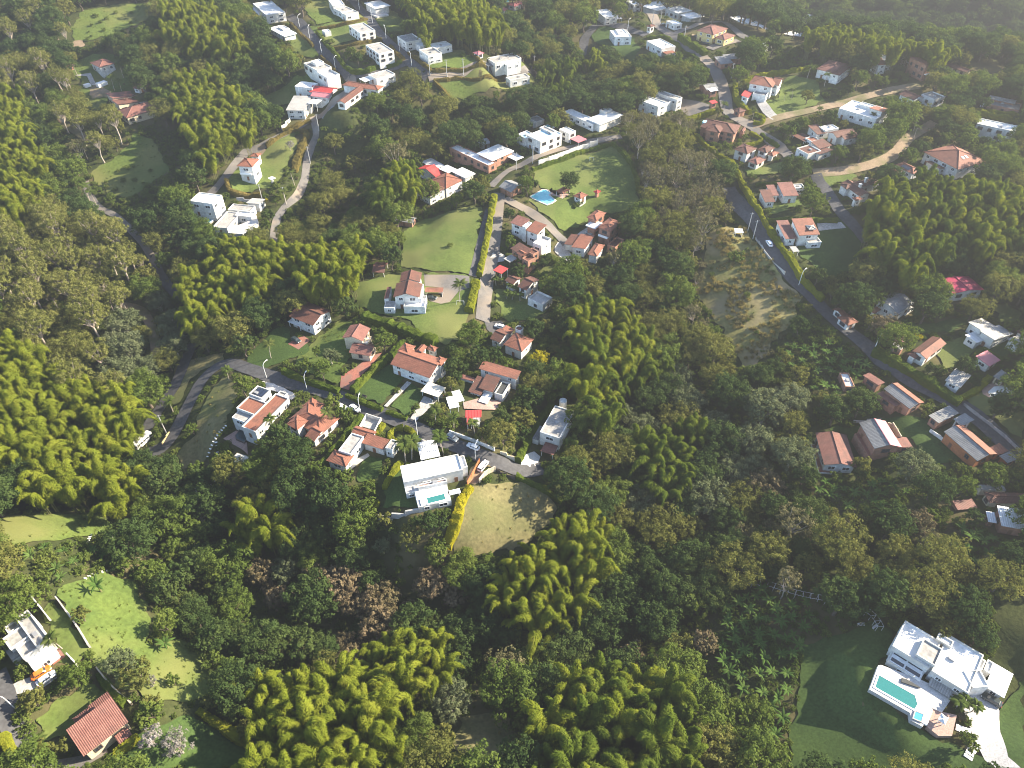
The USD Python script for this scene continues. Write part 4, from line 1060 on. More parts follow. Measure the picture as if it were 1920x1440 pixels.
road('F', '541,30 560,40 578,62 605,95 632,122 655,141', 6.0)
road('F', '655,142 690,137 722,128 752,121 770,118', 4.5)
road('F', '640,-12 665,5 690,30 705,55 722,72 745,92 765,112 785,128 803,143', 6.0, lift=0.164)
road('F', '803,144 860,139 930,136 985,132 1006,126', 4.5, 'asphalt_worn', lift=0.168)
road('F', '652,143 661,152 658,165 640,180 618,200 590,222 560,238 540,247 498,270 470,283 457,290 433,318 412,345 390,368', 4.5, 'asphalt_worn', lift=0.172)
road('F', '588,226 593,250 584,275 576,300 572,335 560,365 535,387 521,407 516,428 513,450 512,470', 3.6, 'asphalt_worn', lift=0.176)
road('R1', '330 640 370 705 440 750 510 800', 4.0, 'dirt')
road('R1', '480 1020 500 1090 560 1170 650 1215 720 1280 790 1350 850 1440 870 1500', 3.4, 'asphalt_worn')
road('R4', '860 -10 890 80 940 160 1010 240', 4.0, 'asphalt')
road('R4', '650 275 740 285 800 310 835 360 862 430 875 500 880 560', 4.0, 'dirt')
road('R4', '1085 490 1040 600 990 720 920 830 850 930 790 1030 690 1105', 5.0, 'asphalt')
road('F', '280,850 300,842 320,822 336,795 348,770 366,735 380,712 397,695 415,684 432,681 450,685 470,693 520,710 583,727 633,743 672,760 707,773 773,800 840,830 907,857 967,880 1000,882 1018,878', 5.2, lift=0.168)
road('F', '917,392 913,408 907,432 899,462 892,495 886,518', 3.2, 'asphalt', 'lane', 0.158)
road('F', '937,362 934,385 930,418 926,450 924,477 918,505 913,527 908,568 905,602', 5.5, 'asphalt_worn')
road('F', '946,372 965,382 988,393 1022,418 1050,445 1062,458 1072,470', 4.6, 'asphalt_worn', lift=0.166)
road('F', '1058,458 1052,470 1062,482 1075,488', 6.0, 'concrete', lift=0.17)
road('F', '1070,462 1085,452 1100,440 1112,432', 7.0, 'concrete', lift=0.174)
road('F', '920,350 940,330 965,315 1000,297 1050,280 1100,268 1130,262 1165,256', 4.0, 'asphalt_worn', lift=0.162)
road('F', '1090,104 1094,85 1098,70 1110,55 1128,47 1147,46 1173,52 1195,60 1212,66', 6.0, 'asphalt')
road('F', '1212,25 1228,38 1242,55 1263,67 1288,87 1313,103 1330,118 1344,137 1354,160 1360,183 1363,203 1373,217 1390,226 1405,233 1415,238', 6.5, 'asphalt_worn', lift=0.166)
road('F', '1265,65 1280,56 1297,51 1330,42 1353,41 1365,46 1385,62 1400,72', 5.0, 'asphalt_worn', lift=0.17)
road('F', '1330,92 1350,84 1368,79 1385,76', 6.0, 'asphalt_worn', lift=0.174)
road('F', '1408,236 1435,228 1460,221 1487,214 1530,205 1563,197 1600,190 1640,177 1680,168 1725,160', 5.5, 'dirt', lift=0.162)
road('F', '1455,222 1442,212 1432,198 1425,188', 5.0, 'concrete', lift=0.176)
road('F', '1413,240 1428,252 1445,264 1465,280 1480,294', 5.0, 'asphalt_worn', lift=0.164)
road('F', '1525,326 1560,322 1590,318 1633,309 1665,297 1685,282 1700,262 1720,248 1753,230', 5.5, 'dirt', lift=0.17)
road('F', '1530,326 1535,340 1547,352 1560,372 1572,392 1590,412 1608,432 1625,455', 5.0, 'asphalt', lift=0.174)
road('F', '1366,352 1382,378 1396,394 1410,408 1422,425 1433,443 1445,462 1457,480 1470,497 1483,513 1507,540 1533,568 1556,592 1580,613 1620,643 1650,670 1680,690 1720,717 1773,747 1827,780 1873,822 1930,873', 6.0, 'asphalt', lift=0.164)
road('F', '-8,1262 6,1295 20,1345 35,1385 48,1420 58,1460', 4.6, 'asphalt')
road('F', '42,1462 100,1437 150,1430 200,1402', 3.0, 'asphalt_worn', lift=0.172)

GROUND = []


def ground(name, m, crop, pts, lift=0.1, clear=True, minus=True):
    p = px(crop, pts)
    g = wpoly(p)
    if m in ('lawn_grass', 'lawn_dark', 'pasture_grass', 'dry_grass', 'golden_grass', 'dirt'):
        g = ragged(g)
    GROUND.append([name, g, m, lift])
    if clear:
        CLEAR.append(('poly', p))
        CLEARW.append(g)


ground('lawn', 'lawn_grass', 'F', '757,432 790,413 850,395 906,385 893,470 884,516 800,508 755,500 752,470')
ground('lawn', 'lawn_grass', 'F', '662,540 700,520 728,512 880,516 884,560 868,634 835,644 800,630 758,598 700,585 664,572')
ground('lawn', 'lawn_grass', 'F', '1000,322 1080,292 1152,271 1186,305 1198,345 1190,395 1130,405 1065,385 1040,360 1010,345')
ground('lawn', 'lawn_grass', 'i', '640 90 760 20 1050 60 1340 120 1570 190 1340 310 1220 390 1110 440 1010 410 860 270', 0.104)
ground('lawn', 'lawn_grass', 'i', '270 1080 420 1100 620 1190 760 1290 880 1330 780 1400 620 1450 430 1450 300 1250', 0.1)
ground('lawn', 'lawn_grass', 'i', '780 940 950 880 960 820 860 800 800 880', 0.1)
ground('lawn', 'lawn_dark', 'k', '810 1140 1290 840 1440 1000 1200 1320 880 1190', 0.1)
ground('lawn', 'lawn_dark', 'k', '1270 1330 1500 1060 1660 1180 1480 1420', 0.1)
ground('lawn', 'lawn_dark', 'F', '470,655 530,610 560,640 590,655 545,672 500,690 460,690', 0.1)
ground('garden_soil', 'pasture_grass', 'k', '200 860 380 640 720 360 900 420 780 800 700 1080 400 1000', 0.09)
ground('lawn', 'dry_grass', 'F', '366,815 372,780 392,735 420,702 440,712 448,735 425,790 405,830 380,868 345,875 325,852', 0.1)
ground('lawn', 'dry_grass', 'F', '330,690 365,672 420,662 415,676 385,690 360,712 345,735 330,765 322,740', 0.09)
ground('bare_field', 'dry_grass', 'F', '860,930 905,910 985,905 1020,925 1050,955 1035,985 960,1035 905,1040 862,1040 850,990', 0.1)
ground('lawn', 'lawn_dark', 'o', '240 760 420 560 600 900 620 1040 190 1080', 0.1)
ground('lawn', 'lawn_dark', 'm', '480 990 560 920 740 960 640 1170 400 1220', 0.1)
ground('field', 'golden_grass', 'F', '1318,450 1345,428 1395,425 1425,470 1470,520 1500,560 1490,600 1450,640 1420,690 1392,690 1370,640 1335,590 1300,540 1325,500', 0.09)
ground('lawn', 'lawn_dark', 'F', '1470,418 1590,405 1612,440 1610,500 1560,520 1525,500 1500,480', 0.1)
ground('lawn', 'pasture_grass', 'F', '470,190 570,140 600,120 625,135 630,160 590,185 520,200', 0.1)
ground('lawn', 'lawn_grass', 'a', '600 320 900 300 1500 210 1640 410 1100 520 920 380 640 420', 0.1)
ground('lawn', 'pasture_grass', 'a', '640 430 800 390 980 600 900 650 650 620', 0.104)
ground('lawn', 'pasture_grass', 'a', '780 0 1060 -40 1480 200 920 290 800 120', 0.1)
ground('lawn', 'pasture_grass', 'a', '1560 190 1740 90 1900 230 1920 340 1720 370', 0.1)
ground('lawn', 'pasture_grass', 'b', '560 690 760 560 960 555 1180 700 1180 725 640 760', 0.1)
ground('lawn', 'pasture_grass', 'b', '700 905 1480 840 1840 830 1800 960 1480 1000 1150 1060 850 1080', 0.1)
ground('lawn', 'pasture_grass', 'b', '640 790 1270 760 1300 800 660 850', 0.1)
ground('lawn', 'lawn_dark', 'c', '190 380 260 310 430 300 480 330 640 440 740 540 620 720 450 560 200 470', 0.1)
ground('lawn', 'lawn_grass', 'f', '1130 180 1260 130 1480 180 1620 420 1150 580 1020 590 890 440 1090 360', 0.1)
ground('lawn', 'lawn_grass', 'f', '690 1200 900 1130 1150 1110 1180 1170 1000 1240 760 1260', 0.1)
ground('yard', 'asphalt_worn', 'c', '1190 1110 1500 1180 1490 1240 1260 1310 1180 1250', 0.12)
ground('yard', 'dirt', 'c', '1340 390 1560 480 1520 530 1300 390', 0.12)
ground('driveway', 'asphalt', 'c', '1320 400 1400 380 1600 490 1440 500', 0.13)
ground('lawn', 'lawn_grass', 'w', '1210 180 1560 140 1620 200 1280 300', 0.1)
ground('lawn', 'lawn_grass', 'w', '600 520 760 460 980 440 980 500 760 590 620 600', 0.1)
ground('driveway', 'concrete', 'w', '1150 715 1420 700 1480 765 1170 800', 0.12)
ground('lawn', 'lawn_grass', 'h', '500 660 560 640 920 400 1010 280 1230 140 1290 190 1300 330 1180 560 1010 790 760 850 560 830', 0.1)
ground('driveway', 'dirt', 'h', '730 400 940 300 960 380 820 420', 0.12)
ground('lawn', 'pasture_grass', 'x', '640 330 800 250 1040 250 1140 420 1280 640 960 720 880 890 640 780 660 560 560 420', 0.1)
ground('driveway', 'concrete', 'x', '600 490 780 460 850 600 790 600 740 500', 0.13)
ground('driveway', 'dirt', 'x', '760 640 820 600 1000 680 960 720 840 740 780 780', 0.13)
ground('pasture', 'pasture_grass', 'R1', '500 960 640 900 760 760 860 780 960 960 720 1120 560 1060', 0.09)
ground('pasture', 'pasture_grass', 'R1', '470 60 640 30 860 10 820 120 620 200 420 240 400 160', 0.09)
ground('lawn', 'pasture_grass', 'R7', '300 470 560 330 760 380 860 560 850 760 1000 700 1180 860 1290 980 1060 1060 880 1100 700 1000 520 800 420 620', 0.1)
ground('lawn', 'pasture_grass', 'u', '480 200 620 120 1010 660 830 880 620 880 640 690 560 480', 0.104)
ground('lawn', 'pasture_grass', 'v', '410 900 620 650 1100 470 1290 640 780 1050 560 1130 420 1100', 0.1)
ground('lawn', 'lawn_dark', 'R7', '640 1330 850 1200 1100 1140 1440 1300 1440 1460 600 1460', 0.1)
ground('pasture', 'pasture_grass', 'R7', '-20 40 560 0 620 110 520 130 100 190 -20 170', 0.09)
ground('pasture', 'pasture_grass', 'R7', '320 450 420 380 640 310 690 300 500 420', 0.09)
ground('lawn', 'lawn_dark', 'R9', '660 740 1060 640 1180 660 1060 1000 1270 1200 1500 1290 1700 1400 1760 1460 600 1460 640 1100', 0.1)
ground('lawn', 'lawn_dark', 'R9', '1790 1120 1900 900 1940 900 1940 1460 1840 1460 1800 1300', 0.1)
ground('driveway', 'stone_white', 'R9', '1565 1080 1640 1020 1750 1040 1780 1120 1785 1240 1830 1380 1900 1440 1760 1440 1700 1400 1640 1280', 0.14)
ground('driveway', 'concrete', 'u', '90 1130 240 1050 420 1000 560 890 660 1015 450 1165 130 1225', 0.13)
ground('forecourt', 'paving_red', 'k', '120 630 270 520 370 590 240 695', 0.12)
ground('forecourt', 'paving_red', 'k', '705 1120 720 990 900 880 1060 760 1180 730 1030 900 800 1150', 0.12)
ground('forecourt', 'asphalt_worn', 'j', '690 330 1200 350 1200 480 1080 520 980 640 880 660 760 630 720 590 820 580 900 480 700 460', 0.13)
ground('patio', 'paving_red', 'u', '540 770 670 690 738 790 600 885', 0.13)
ground('patio', 'paving_pink', 'l', '110 970 240 840 310 860 250 960 390 1050 400 1180 330 1130', 0.15)
ground('patio', 'stone_white', 'l', '545 330 640 320 960 480 880 540 720 450 600 420', 0.13)
ground('driveway', 'concrete', 'm', '1010 520 1180 240 1330 230 1340 290 1080 540', 0.13)
ground('path', 'concrete', 'm', '720 370 980 90 1030 110 760 380', 0.13)
ground('driveway', 'concrete', 'm', '440 590 520 460 680 500 610 640', 0.13)
ground('driveway', 'concrete', 'm', '1100 690 1240 720 1200 770 1090 750', 0.13)
ground('path', 'concrete', 'm', '380 980 540 900 560 930 380 1060 240 1170 210 1150', 0.13)
ground('driveway', 'dirt', 'o', '1180 740 1300 480 1480 570 1400 600 1290 760', 0.13)
ground('patio', 'paving_pink', 'n', '290 690 480 640 740 680 700 780 540 770 300 760', 0.13)
ground('yard', 'stone_white', 'n', '930 1380 1000 1270 1090 1240 1160 1300 1120 1400 1000 1420', 0.12)
ground('yard', 'asphalt', 'j', '1370 860 1560 850 1620 920 1480 1010 1400 950', 0.12)
ground('yard', 'concrete', 'i', '230 630 300 650 400 715 390 780 260 800 215 715', 0.13)
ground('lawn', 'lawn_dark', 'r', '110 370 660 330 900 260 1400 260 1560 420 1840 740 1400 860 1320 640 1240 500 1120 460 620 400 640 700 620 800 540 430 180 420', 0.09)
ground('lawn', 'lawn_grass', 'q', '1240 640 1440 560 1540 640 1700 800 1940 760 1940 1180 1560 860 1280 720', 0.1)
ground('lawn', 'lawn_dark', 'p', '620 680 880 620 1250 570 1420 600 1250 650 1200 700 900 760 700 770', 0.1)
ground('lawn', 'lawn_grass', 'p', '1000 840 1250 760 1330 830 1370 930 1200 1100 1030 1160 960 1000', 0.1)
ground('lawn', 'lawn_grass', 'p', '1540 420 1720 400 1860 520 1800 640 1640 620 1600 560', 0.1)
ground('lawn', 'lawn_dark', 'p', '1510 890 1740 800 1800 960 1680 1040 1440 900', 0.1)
ground('lawn', 'dry_grass', 'F', '860,1340 960,1345 975,1440 880,1446 850,1400', 0.09)
ground('clearing', 'dirt', 'R1', '380 240 460 220 480 260 400 270', 0.11)
def leaves(c, out, size, aspect, r, droop=0.0, along=None, up=0.35):
    """Leaf sprays: rhombs centred at c, facing roughly along out; size (n,) their length."""
    n = len(c)
    nrm = out + np.array([0, 0, up]) + r.normal(0, 0.45, (n, 3))
    nrm /= np.linalg.norm(nrm, axis=1, keepdims=True)
    a = r.normal(0, 1, (n, 3)) if along is None else along + r.normal(0, 0.35, (n, 3))
    a[:, 2] -= droop
    a -= nrm * (a * nrm).sum(1, keepdims=True)
    a /= np.linalg.norm(a, axis=1, keepdims=True) + 1e-9
    b = np.cross(nrm, a)
    s = size[:, None]
    v = np.stack([c - a * s * 0.5, c + b * s * aspect * 0.5 - a * s * 0.08 - nrm * s * 0.06, c + a * s * 0.5 - nrm * s * 0.10, c - b * s * aspect * 0.5 - a * s * 0.08 - nrm * s * 0.06], 1).reshape(-1, 3)
    q = np.arange(n * 4).reshape(n, 4)
    return v, np.vstack([q[:, [0, 1, 2]], q[:, [0, 2, 3]]])


# ---------------------------------------------------------------- pools and decks: levelled into the ground before it is built
FLATS = []


def flat(name, label, cat, crop, pts, h, m, water=None, rim=0.35, rimm='white_paint', deck=False, smooth=0, zref=None):
    p = px(crop, pts)
    z0 = 0.0
    for _ in range(6):
        q = on_plane([p.mean(0)], z0 + h)[0]
        z0 = 0.5 * z0 + 0.5 * float(tz(q[0], q[1])[0])
    if zref is not None:
        z0 = zref
    w = on_plane(p, z0 + h)[:, :2]
    if smooth:
        w = spline(np.vstack([w, w[:1]]), smooth)[:-1]
    g = Polygon(w)
    g = g if g.is_valid else g.buffer(0)
    FLATS.append(dict(name=name, label=label, cat=cat, z0=z0, h=h, g=g, m=m, water=water, rim=rim, rimm=rimm, deck=deck))
    if h < 2.3 and zref is None:
        level(g, z0, 5.0, 2.0)
        _regrid()
    CLEAR.append(('poly', p))
    CLEARW.append(g.buffer(1.0))


def on_house(label):
    return next(h for h in HOUSES if h['label'].startswith(label))


flat('pool_terrace', 'pale stone pool terrace of the huge villa, raised above the shaded lawn', 'terrace', 't', '312 640 760 805 1130 985 1000 1170 890 1125 780 1335 650 1265 640 1180 180 915 280 645', 1.5, 'stone_white', deck=True)
flat('sun_deck', 'pinkish wooden sun deck at the lower corner of the huge villa', 'deck', 't', '900 1130 1010 1170 1165 1205 1110 1440 960 1440 830 1335', 1.2, 'paving_pink', deck=True, zref=FLATS[0]['z0'])
flat('swimming_pool', 'long teal swimming pool on the raised terrace of the huge villa', 'pool', 't', '290 758 692 985 720 1085 685 1140 245 890', 1.56, 'water_teal', 'water_teal', 0.4, zref=FLATS[0]['z0'])
flat('paddling_pool', 'shallow pale blue pool end beside the spa of the huge villa', 'pool', 't', '735 1100 885 1150 825 1310 785 1290 800 1200 715 1160', 1.57, 'water_pale', 'water_pale', 0.15, zref=FLATS[0]['z0'])
flat('spa_pool', 'small square spa pool near the end of the long teal pool', 'pool', 't', '700 1165 785 1200 762 1275 678 1240', 1.75, 'water_blue', 'water_blue', 0.25, 'concrete', zref=FLATS[0]['z0'])
flat('planter', 'dark planter box on the terrace of the huge villa', 'planter', 't', '545 785 600 800 760 895 735 895 540 830', 1.9, 'roof_dark', deck=True, zref=FLATS[0]['z0'])
flat('swimming_pool', 'turquoise free-form swimming pool on the garden lawn near the two gazebos', 'pool', 'e', '215 1248 265 1222 345 1178 385 1178 430 1212 410 1236 485 1295 440 1325 395 1340 300 1300 240 1270', 0.12, 'water_turquoise', 'water_turquoise', 0.6, 'stone_white')
flat('pool_paving', 'dark pinkish paving between the turquoise pool and the orange gazebo', 'paving', 'e', '400 1165 450 1130 520 1180 640 1225 570 1275 490 1290 430 1240 440 1210', 0.10, 'paving_pink', deck=True)
flat('pool_paving', 'pale stone paving on the lane side of the turquoise pool', 'paving', 'e', '215 1275 300 1310 395 1350 330 1375 240 1330 205 1295', 0.09, 'paving_pink', deck=True)
flat('swimming_pool', 'tiny blue pool at the foot of the white cube villa', 'pool', 'h', '250 1150 310 1138 352 1155 320 1185 262 1185', 0.4, 'water_blue', 'water_blue', 0.5)
flat('swimming_pool', 'small blue pool between white outbuilding and the villa with pale blue roofs', 'pool', 'd', '1665 470 1720 445 1790 470 1730 498', 0.5, 'water_turquoise', 'water_turquoise', 0.4)
flat('swimming_pool', 'green-teal rectangular pool on the roof-edge terrace of the bright white villa', 'pool', 'o', '720 925 915 876 932 938 738 986', 2.80, 'water_teal', 'water_teal', 0.4, zref=on_house('large bright white villa')['z0'])
flat('spa_pool', 'little square plunge pool left of the roof-edge pool', 'pool', 'o', '655 942 712 932 722 985 668 995', 2.82, 'water_pale', 'water_pale', 0.3, zref=on_house('large bright white villa')['z0'])
flat('ornamental_pool', 'dark polygonal pool on the pinkish terrace below the orange tile decks', 'pool', 'l', '255 940 300 880 375 905 385 960 345 1010 262 975', 0.7, 'water_dark', 'water_dark', 0.3, 'frame_dark')
flat('pool_paving', 'pinkish horseshoe paving around the kidney-shaped pool', 'paving', 'q', '1445 535 1520 480 1620 462 1720 475 1800 530 1830 590 1700 640 1540 635 1455 590', 0.10, 'paving_pink', deck=True)
flat('swimming_pool', 'emptied white kidney-shaped pool at the right edge lawn', 'pool', 'q', '1530 575 1590 520 1680 508 1760 545 1770 580 1690 570 1620 590 1600 622 1555 620', 0.16, 'white_paint', 'white_paint', 0.4)
flat('tarpaulin', 'blue tarpaulin lying at the top edge by the pink-roofed house', 'tarpaulin', 'b', '1462 -8 1530 -10 1520 22 1470 25', 0.25, 'water_blue', deck=True)
flat('terrace', 'curved white terrace in front of the angular villa', 'terrace', 'h', '525 1300 690 1312 800 1260 870 1180 850 1130 700 1190 560 1240', 1.8, 'stone_white', deck=True)
flat('water_tank', 'pale blue round water tank beside the dark brown brick house', 'tank', 'f', '222 645 240 630 265 630 282 645 270 660 240 662', 5.4, 'blue_tank', deck=True, zref=on_house('dark brown many-sided')['z0'])
_regrid()

# ---------------------------------------------------------------- hedges, walls and fences (survey)
HEDGES, WALLS = [], []


def hedge(label, crop, pts, w=1.8, h=2.0, m='leaf_hedge', name='hedge'):
    p = px(crop, pts)
    q = at(p, h)[:, :2]
    L = LineString(spline(q, 5))
    HEDGES.append((name, label, L, w, h, m))
    CLEARW.append(L.buffer(w / 2 + 0.6))
    c = np.array(L.coords)
    CLEAR.append(('line', project(np.column_stack([c, tz(c) + h * 0.7])), w + 0.6))


def wall(label, crop, pts, h=1.8, t=0.22, m='white_wall', name='garden_wall', cat='wall', top=True):
    p = px(crop, pts)
    q = at(p, h if top else 0.0)[:, :2]
    WALLS.append((name, label, q, h, t, m, cat))
    CLEARW.append(LineString(q).buffer(0.8))


LIME, DRY, GRN = 'leaf_hedge_lime', 'leaf_hedge_dry', 'leaf_hedge'
hedge('broad bright lime clipped hedge along the middle lane, upper length', 'F', '927,363 922,385 915,430 907,470 898,508', 3.0, 2.8, LIME)
hedge('broad bright lime clipped hedge along the middle lane, lower length', 'F', '893,522 888,541 884,560 879,576', 3.4, 2.8, LIME)
hedge('long lime-topped hedge bordering the right-hand asphalt road', 'F', '1306,250 1322,264 1338,277 1356,290 1373,302 1387,325 1398,347 1408,364 1418,379 1430,397 1440,417 1460,447 1482,477 1500,507 1527,538 1545,556', 2.2, 2.6, LIME)
hedge('thick dark green hedge along the lower right road', 'q', '250 60 500 190 750 345 980 490 1230 655', 3.2, 2.8)
hedge('bright yellow-green hedge between the grey-beige shed and kidney pool', 'q', '1235 605 1400 525 1545 375', 2.2, 2.2, LIME)
hedge('hedge topping the pale wall along the football lawn', 'e', '225 925 500 825 800 722 1140 628', 2.0, 2.0)
hedge('hedge down the right side of the football lawn below the tan grove', 'e', '1150 640 1250 725 1340 850 1400 1000 1425 1150', 2.2, 2.0)
hedge('brown clipped hedge beside the estate road, right of its junction', 'b', '395 575 480 640 560 700 650 775', 1.8, 1.8, DRY)
hedge('brown hedge on the bank edge of the three-block villa lawn', 'b', '660 775 900 762 1090 742 1265 735', 1.8, 1.7, DRY)
hedge('brown hedge climbing behind the three-block villa lawn', 'b', '1020 490 1130 600 1200 665 1265 735', 1.8, 1.7, DRY)
hedge('low hedge along the lane above the yellow grass slope', 'b', '690 882 850 872 1000 858 1250 840 1480 825', 1.6, 1.6, DRY)
hedge('brown hedge running down beside the yellow grass slope', 'b', '680 890 720 930 790 1000 860 1085', 1.6, 1.8, DRY)
hedge('dark hedge of the lowest estate garden along the road bend', 'a', '920 330 1010 455 1100 540 1180 640 1250 730 1350 780 1480 768 1650 720 1880 655', 2.0, 2.2)
hedge('hedge between the estate road and the shrub-hidden villa', 'a', '1745 490 1810 560 1900 640', 2.0, 2.0, DRY)
hedge('hedge dividing the two upper estate lawns', 'a', '930 305 1100 280 1300 235 1490 195', 1.8, 1.7, DRY)
hedge('hedge dividing the middle and lowest estate gardens', 'a', '1110 525 1280 490 1450 455 1650 418', 1.8, 1.7, DRY)
hedge('hedge left of the estate road above the bare building plot', 'a', '622 240 700 325 780 400 880 500', 1.6, 1.6, DRY)
hedge('reddish hedge left of the estate road above the stepped-roof villa', 'a', '970 615 1050 690 1120 770 1190 850', 1.6, 1.6, DRY)
hedge('golden hedge curving round the foot of the pink house knoll', 'h', '505 690 520 765 600 825 760 850 885 835', 2.2, 2.2, DRY)
hedge('golden hedge along the lane above the knoll lawn', 'h', '950 300 1040 230 1130 175 1250 122 1420 140', 2.0, 1.8, DRY)
hedge('wide sloping golden hedge right of the knoll lawn', 'h', '1410 160 1370 260 1330 360 1290 480 1265 580', 3.4, 2.0, DRY)
hedge('golden hedge on the bank above the narrow lane loop', 'h', '1135 130 1280 80 1450 15', 2.2, 1.8, DRY)
hedge('tall shaggy hedge between the white mansion and the orange houses', 'j', '0 760 130 790 250 830 430 895 600 960 720 1010 820 1045', 3.8, 3.6, GRN)
hedge('long dark hedge left of the formal garden', 'k', '1425 565 1300 690 1180 800 1060 900 950 1005 840 1120', 2.2, 2.6)
hedge('clipped roadside hedge of the triangular garden', 'k', '55 905 200 965 400 1045 560 1095 690 1130', 2.0, 2.0)
hedge('roadside hedge in front of the formal garden, left of its path', 'k', '775 1185 900 1240 1050 1300 1180 1345', 1.6, 1.6)
hedge('roadside hedge in front of the formal garden, right of its path', 'k', '1225 1368 1330 1405 1455 1445', 1.6, 1.6)
hedge('hedge left of the stair tower house, running down to the road', 'n', '1290 680 1200 800 1120 930 1030 1080 960 1200 905 1305', 2.2, 2.8)
hedge('yellow flowering hedge between the roof-edge pool villa and bare field', 'o', '1205 770 1150 860 1095 950 1070 1090 1010 1250 940 1425', 3.0, 2.4, 'leaf_yellow')
hedge('lime hedge left of the roof-edge pool villa lawn, upper length', 'o', '425 495 340 610 285 690 240 790', 2.0, 1.8, LIME)
hedge('short lime hedge left of the roof-edge pool villa lawn, lower length', 'o', '175 930 140 985 95 1050', 2.2, 2.0, LIME)
hedge('hedge along the upper edge of the bare brown field', 'R5', '985 1225 1090 1275 1160 1310 1240 1370', 1.8, 1.8)
hedge('ring of lime hedge round the small palm garden by the road, left part', 'm', '930 590 850 600 800 640 790 700 830 745 880 770', 1.8, 1.4, LIME)
hedge('ring of lime hedge round the small palm garden by the road, right part', 'm', '950 590 1020 625 1070 690 1030 760', 1.8, 1.4, LIME)
hedge('short golden hedge beside the checkered drive of the T-shaped house', 'm', '710 555 680 600 640 670', 1.8, 1.3, LIME)
hedge('hedge between the large orange hipped house and T-shaped house', 'm', '470 450 380 560 260 700 140 850 10 1010', 2.0, 2.4)
hedge('lime clipped hedge beside the red cross-gabled house drive', 'v', '1262 1255 1350 1205 1450 1130 1540 1060', 2.2, 2.0, LIME)
hedge('lime hedge left of the lower left road', 'v', '0 1060 60 1160 130 1280 220 1440', 2.2, 1.8, LIME)
hedge('dark-sided lime hedge on the shaded lawn at the lower left', 'R7', '1105 1105 1180 1155 1270 1215 1400 1300', 2.4, 2.2, LIME)
hedge('climber-covered hedge along the wall above the red cross-gabled house', 'v', '1080 360 1180 490 1280 610 1400 700', 1.8, 1.6)
hedge('bright hedge at the gate side of the house with red carport', 'f', '597 205 605 330 640 400 700 460 770 515', 2.6, 2.6, LIME)
hedge('lime hedge behind the house with red carport, climbing right', 'f', '690 165 800 125 900 100 1050 75 1200 55 1420 20', 2.4, 2.2, LIME)
hedge('bright hedge between gravel yard and the dark brown brick house', 'f', '60 595 200 550 370 500', 2.6, 2.4, LIME)
hedge('looped lime hedge beside the brick gazebo', 'f', '820 535 900 570 915 610 880 640 800 635', 2.0, 1.8, LIME)
hedge('lime hedge round the drive of the dark brown brick house', 'f', '765 755 840 790 905 832 820 870 720 900', 1.8, 1.6, LIME)
hedge('hedge on the right bank of the steep lane by the brown house', 'f', '890 770 980 835 1085 905', 1.8, 1.8)
hedge('thick green hedge left of the yellow house', 'c', '1175 380 1260 430 1360 490 1462 570', 3.4, 3.0)
hedge('dark hedge below the top road island', 'c', '800 400 920 395 1020 395 1100 450 1180 520 1380 650', 2.0, 1.8)
hedge('bright double hedge crossing the right edge, upper row', 'g', '1240 475 1400 500 1600 545 1760 575 1930 610', 2.6, 2.6, LIME)
hedge('hedge below the long grey building at the right edge', 'g', '1500 500 1640 525 1800 545 1930 570', 2.0, 2.0, LIME)
hedge('clipped hedge above the three stepped red roofs', 'w', '470 265 600 245 840 235', 2.0, 1.6)
hedge('dark hedge above the house with grey roof lantern', 'w', '590 665 760 655 1000 650 1390 655', 2.0, 1.8)
hedge('dark hedge round the pink-roofed shed', 'p', '1370 1000 1430 920 1500 925 1600 985 1690 1040', 2.0, 2.0)
hedge('low hedge in front of the patched grey roofed house', 'p', '600 590 720 545 860 490', 1.8, 1.4)

wall('tall white panelled wall below the villa with pale blue roofs', 'e', '300 850 420 805 540 762 650 720 790 672 965 605', 3.0, 0.3)
wall('white garden wall above the grey and white parked cars', 'o', '975 160 1100 205 1250 262 1400 322 1480 355', 1.4, 0.3, 'white_wall')
wall('cream wall length near the bend at the bare field', 'o', '1545 388 1620 425 1705 470', 1.4, 0.3, 'cream_wall')
wall('tan garden wall left of the parked white van', 'o', '1175 738 1225 650 1275 555 1310 480', 2.0, 0.25, 'orange_wall')
wall('pale garden wall right of the parked white van', 'o', '1310 705 1370 630 1420 595 1485 570', 2.0, 0.3, 'cream_wall')
wall('brown fence along the road edge of the bare field', 'o', '1485 575 1550 625 1620 645 1715 690', 1.2, 0.12, 'frame_dark', 'fence', 'fence')
wall('long straight garden wall right of the lower left villa lawn', 'u', '618 105 740 270 860 440 985 645', 1.6, 0.3, 'concrete')
wall('short white wall above the lower left villa', 'u', '330 80 430 205 540 345', 1.6, 0.25)
wall('short white wall below the palm of the lower left villa', 'u', '740 740 800 805 858 872', 1.4, 0.25)
wall('cream wall sloping down behind the red cross-gabled house', 'v', '1062 285 1180 430 1300 560 1460 695', 1.6, 0.3, 'cream_wall')
wall('pale kerb wall along the dry slope beside the asphalt road', 'w', '462 872 560 1010 660 1140 790 1285', 0.7, 0.22, 'concrete')
wall('low grey wall in the shade above the half grey, half red roof', 'q', '0 895 150 885 320 860', 0.9, 0.2, 'concrete')
wall('beige yard wall joined to the half grey, half red roofed house', 'q', '385 920 450 915 500 990 540 1065', 2.4, 0.25, 'cream_wall')
wall('pale retaining wall at the foot of the dark field by the orange house', 'q', '870 985 980 1060 1060 1130', 1.4, 0.25, 'white_wall')
wall('kerb-like concrete wall along the lower right road', 'q', '1250 690 1400 810 1560 930 1720 1060 1925 1260', 1.2, 0.3, 'roof_slab')
wall('white retaining wall below the hedged brown lane', 'h', '1125 105 1170 60 1215 10', 2.0, 0.3)
wall('grey retaining wall above the angular villa', 'h', '615 900 700 910 820 915', 1.8, 0.3, 'concrete')
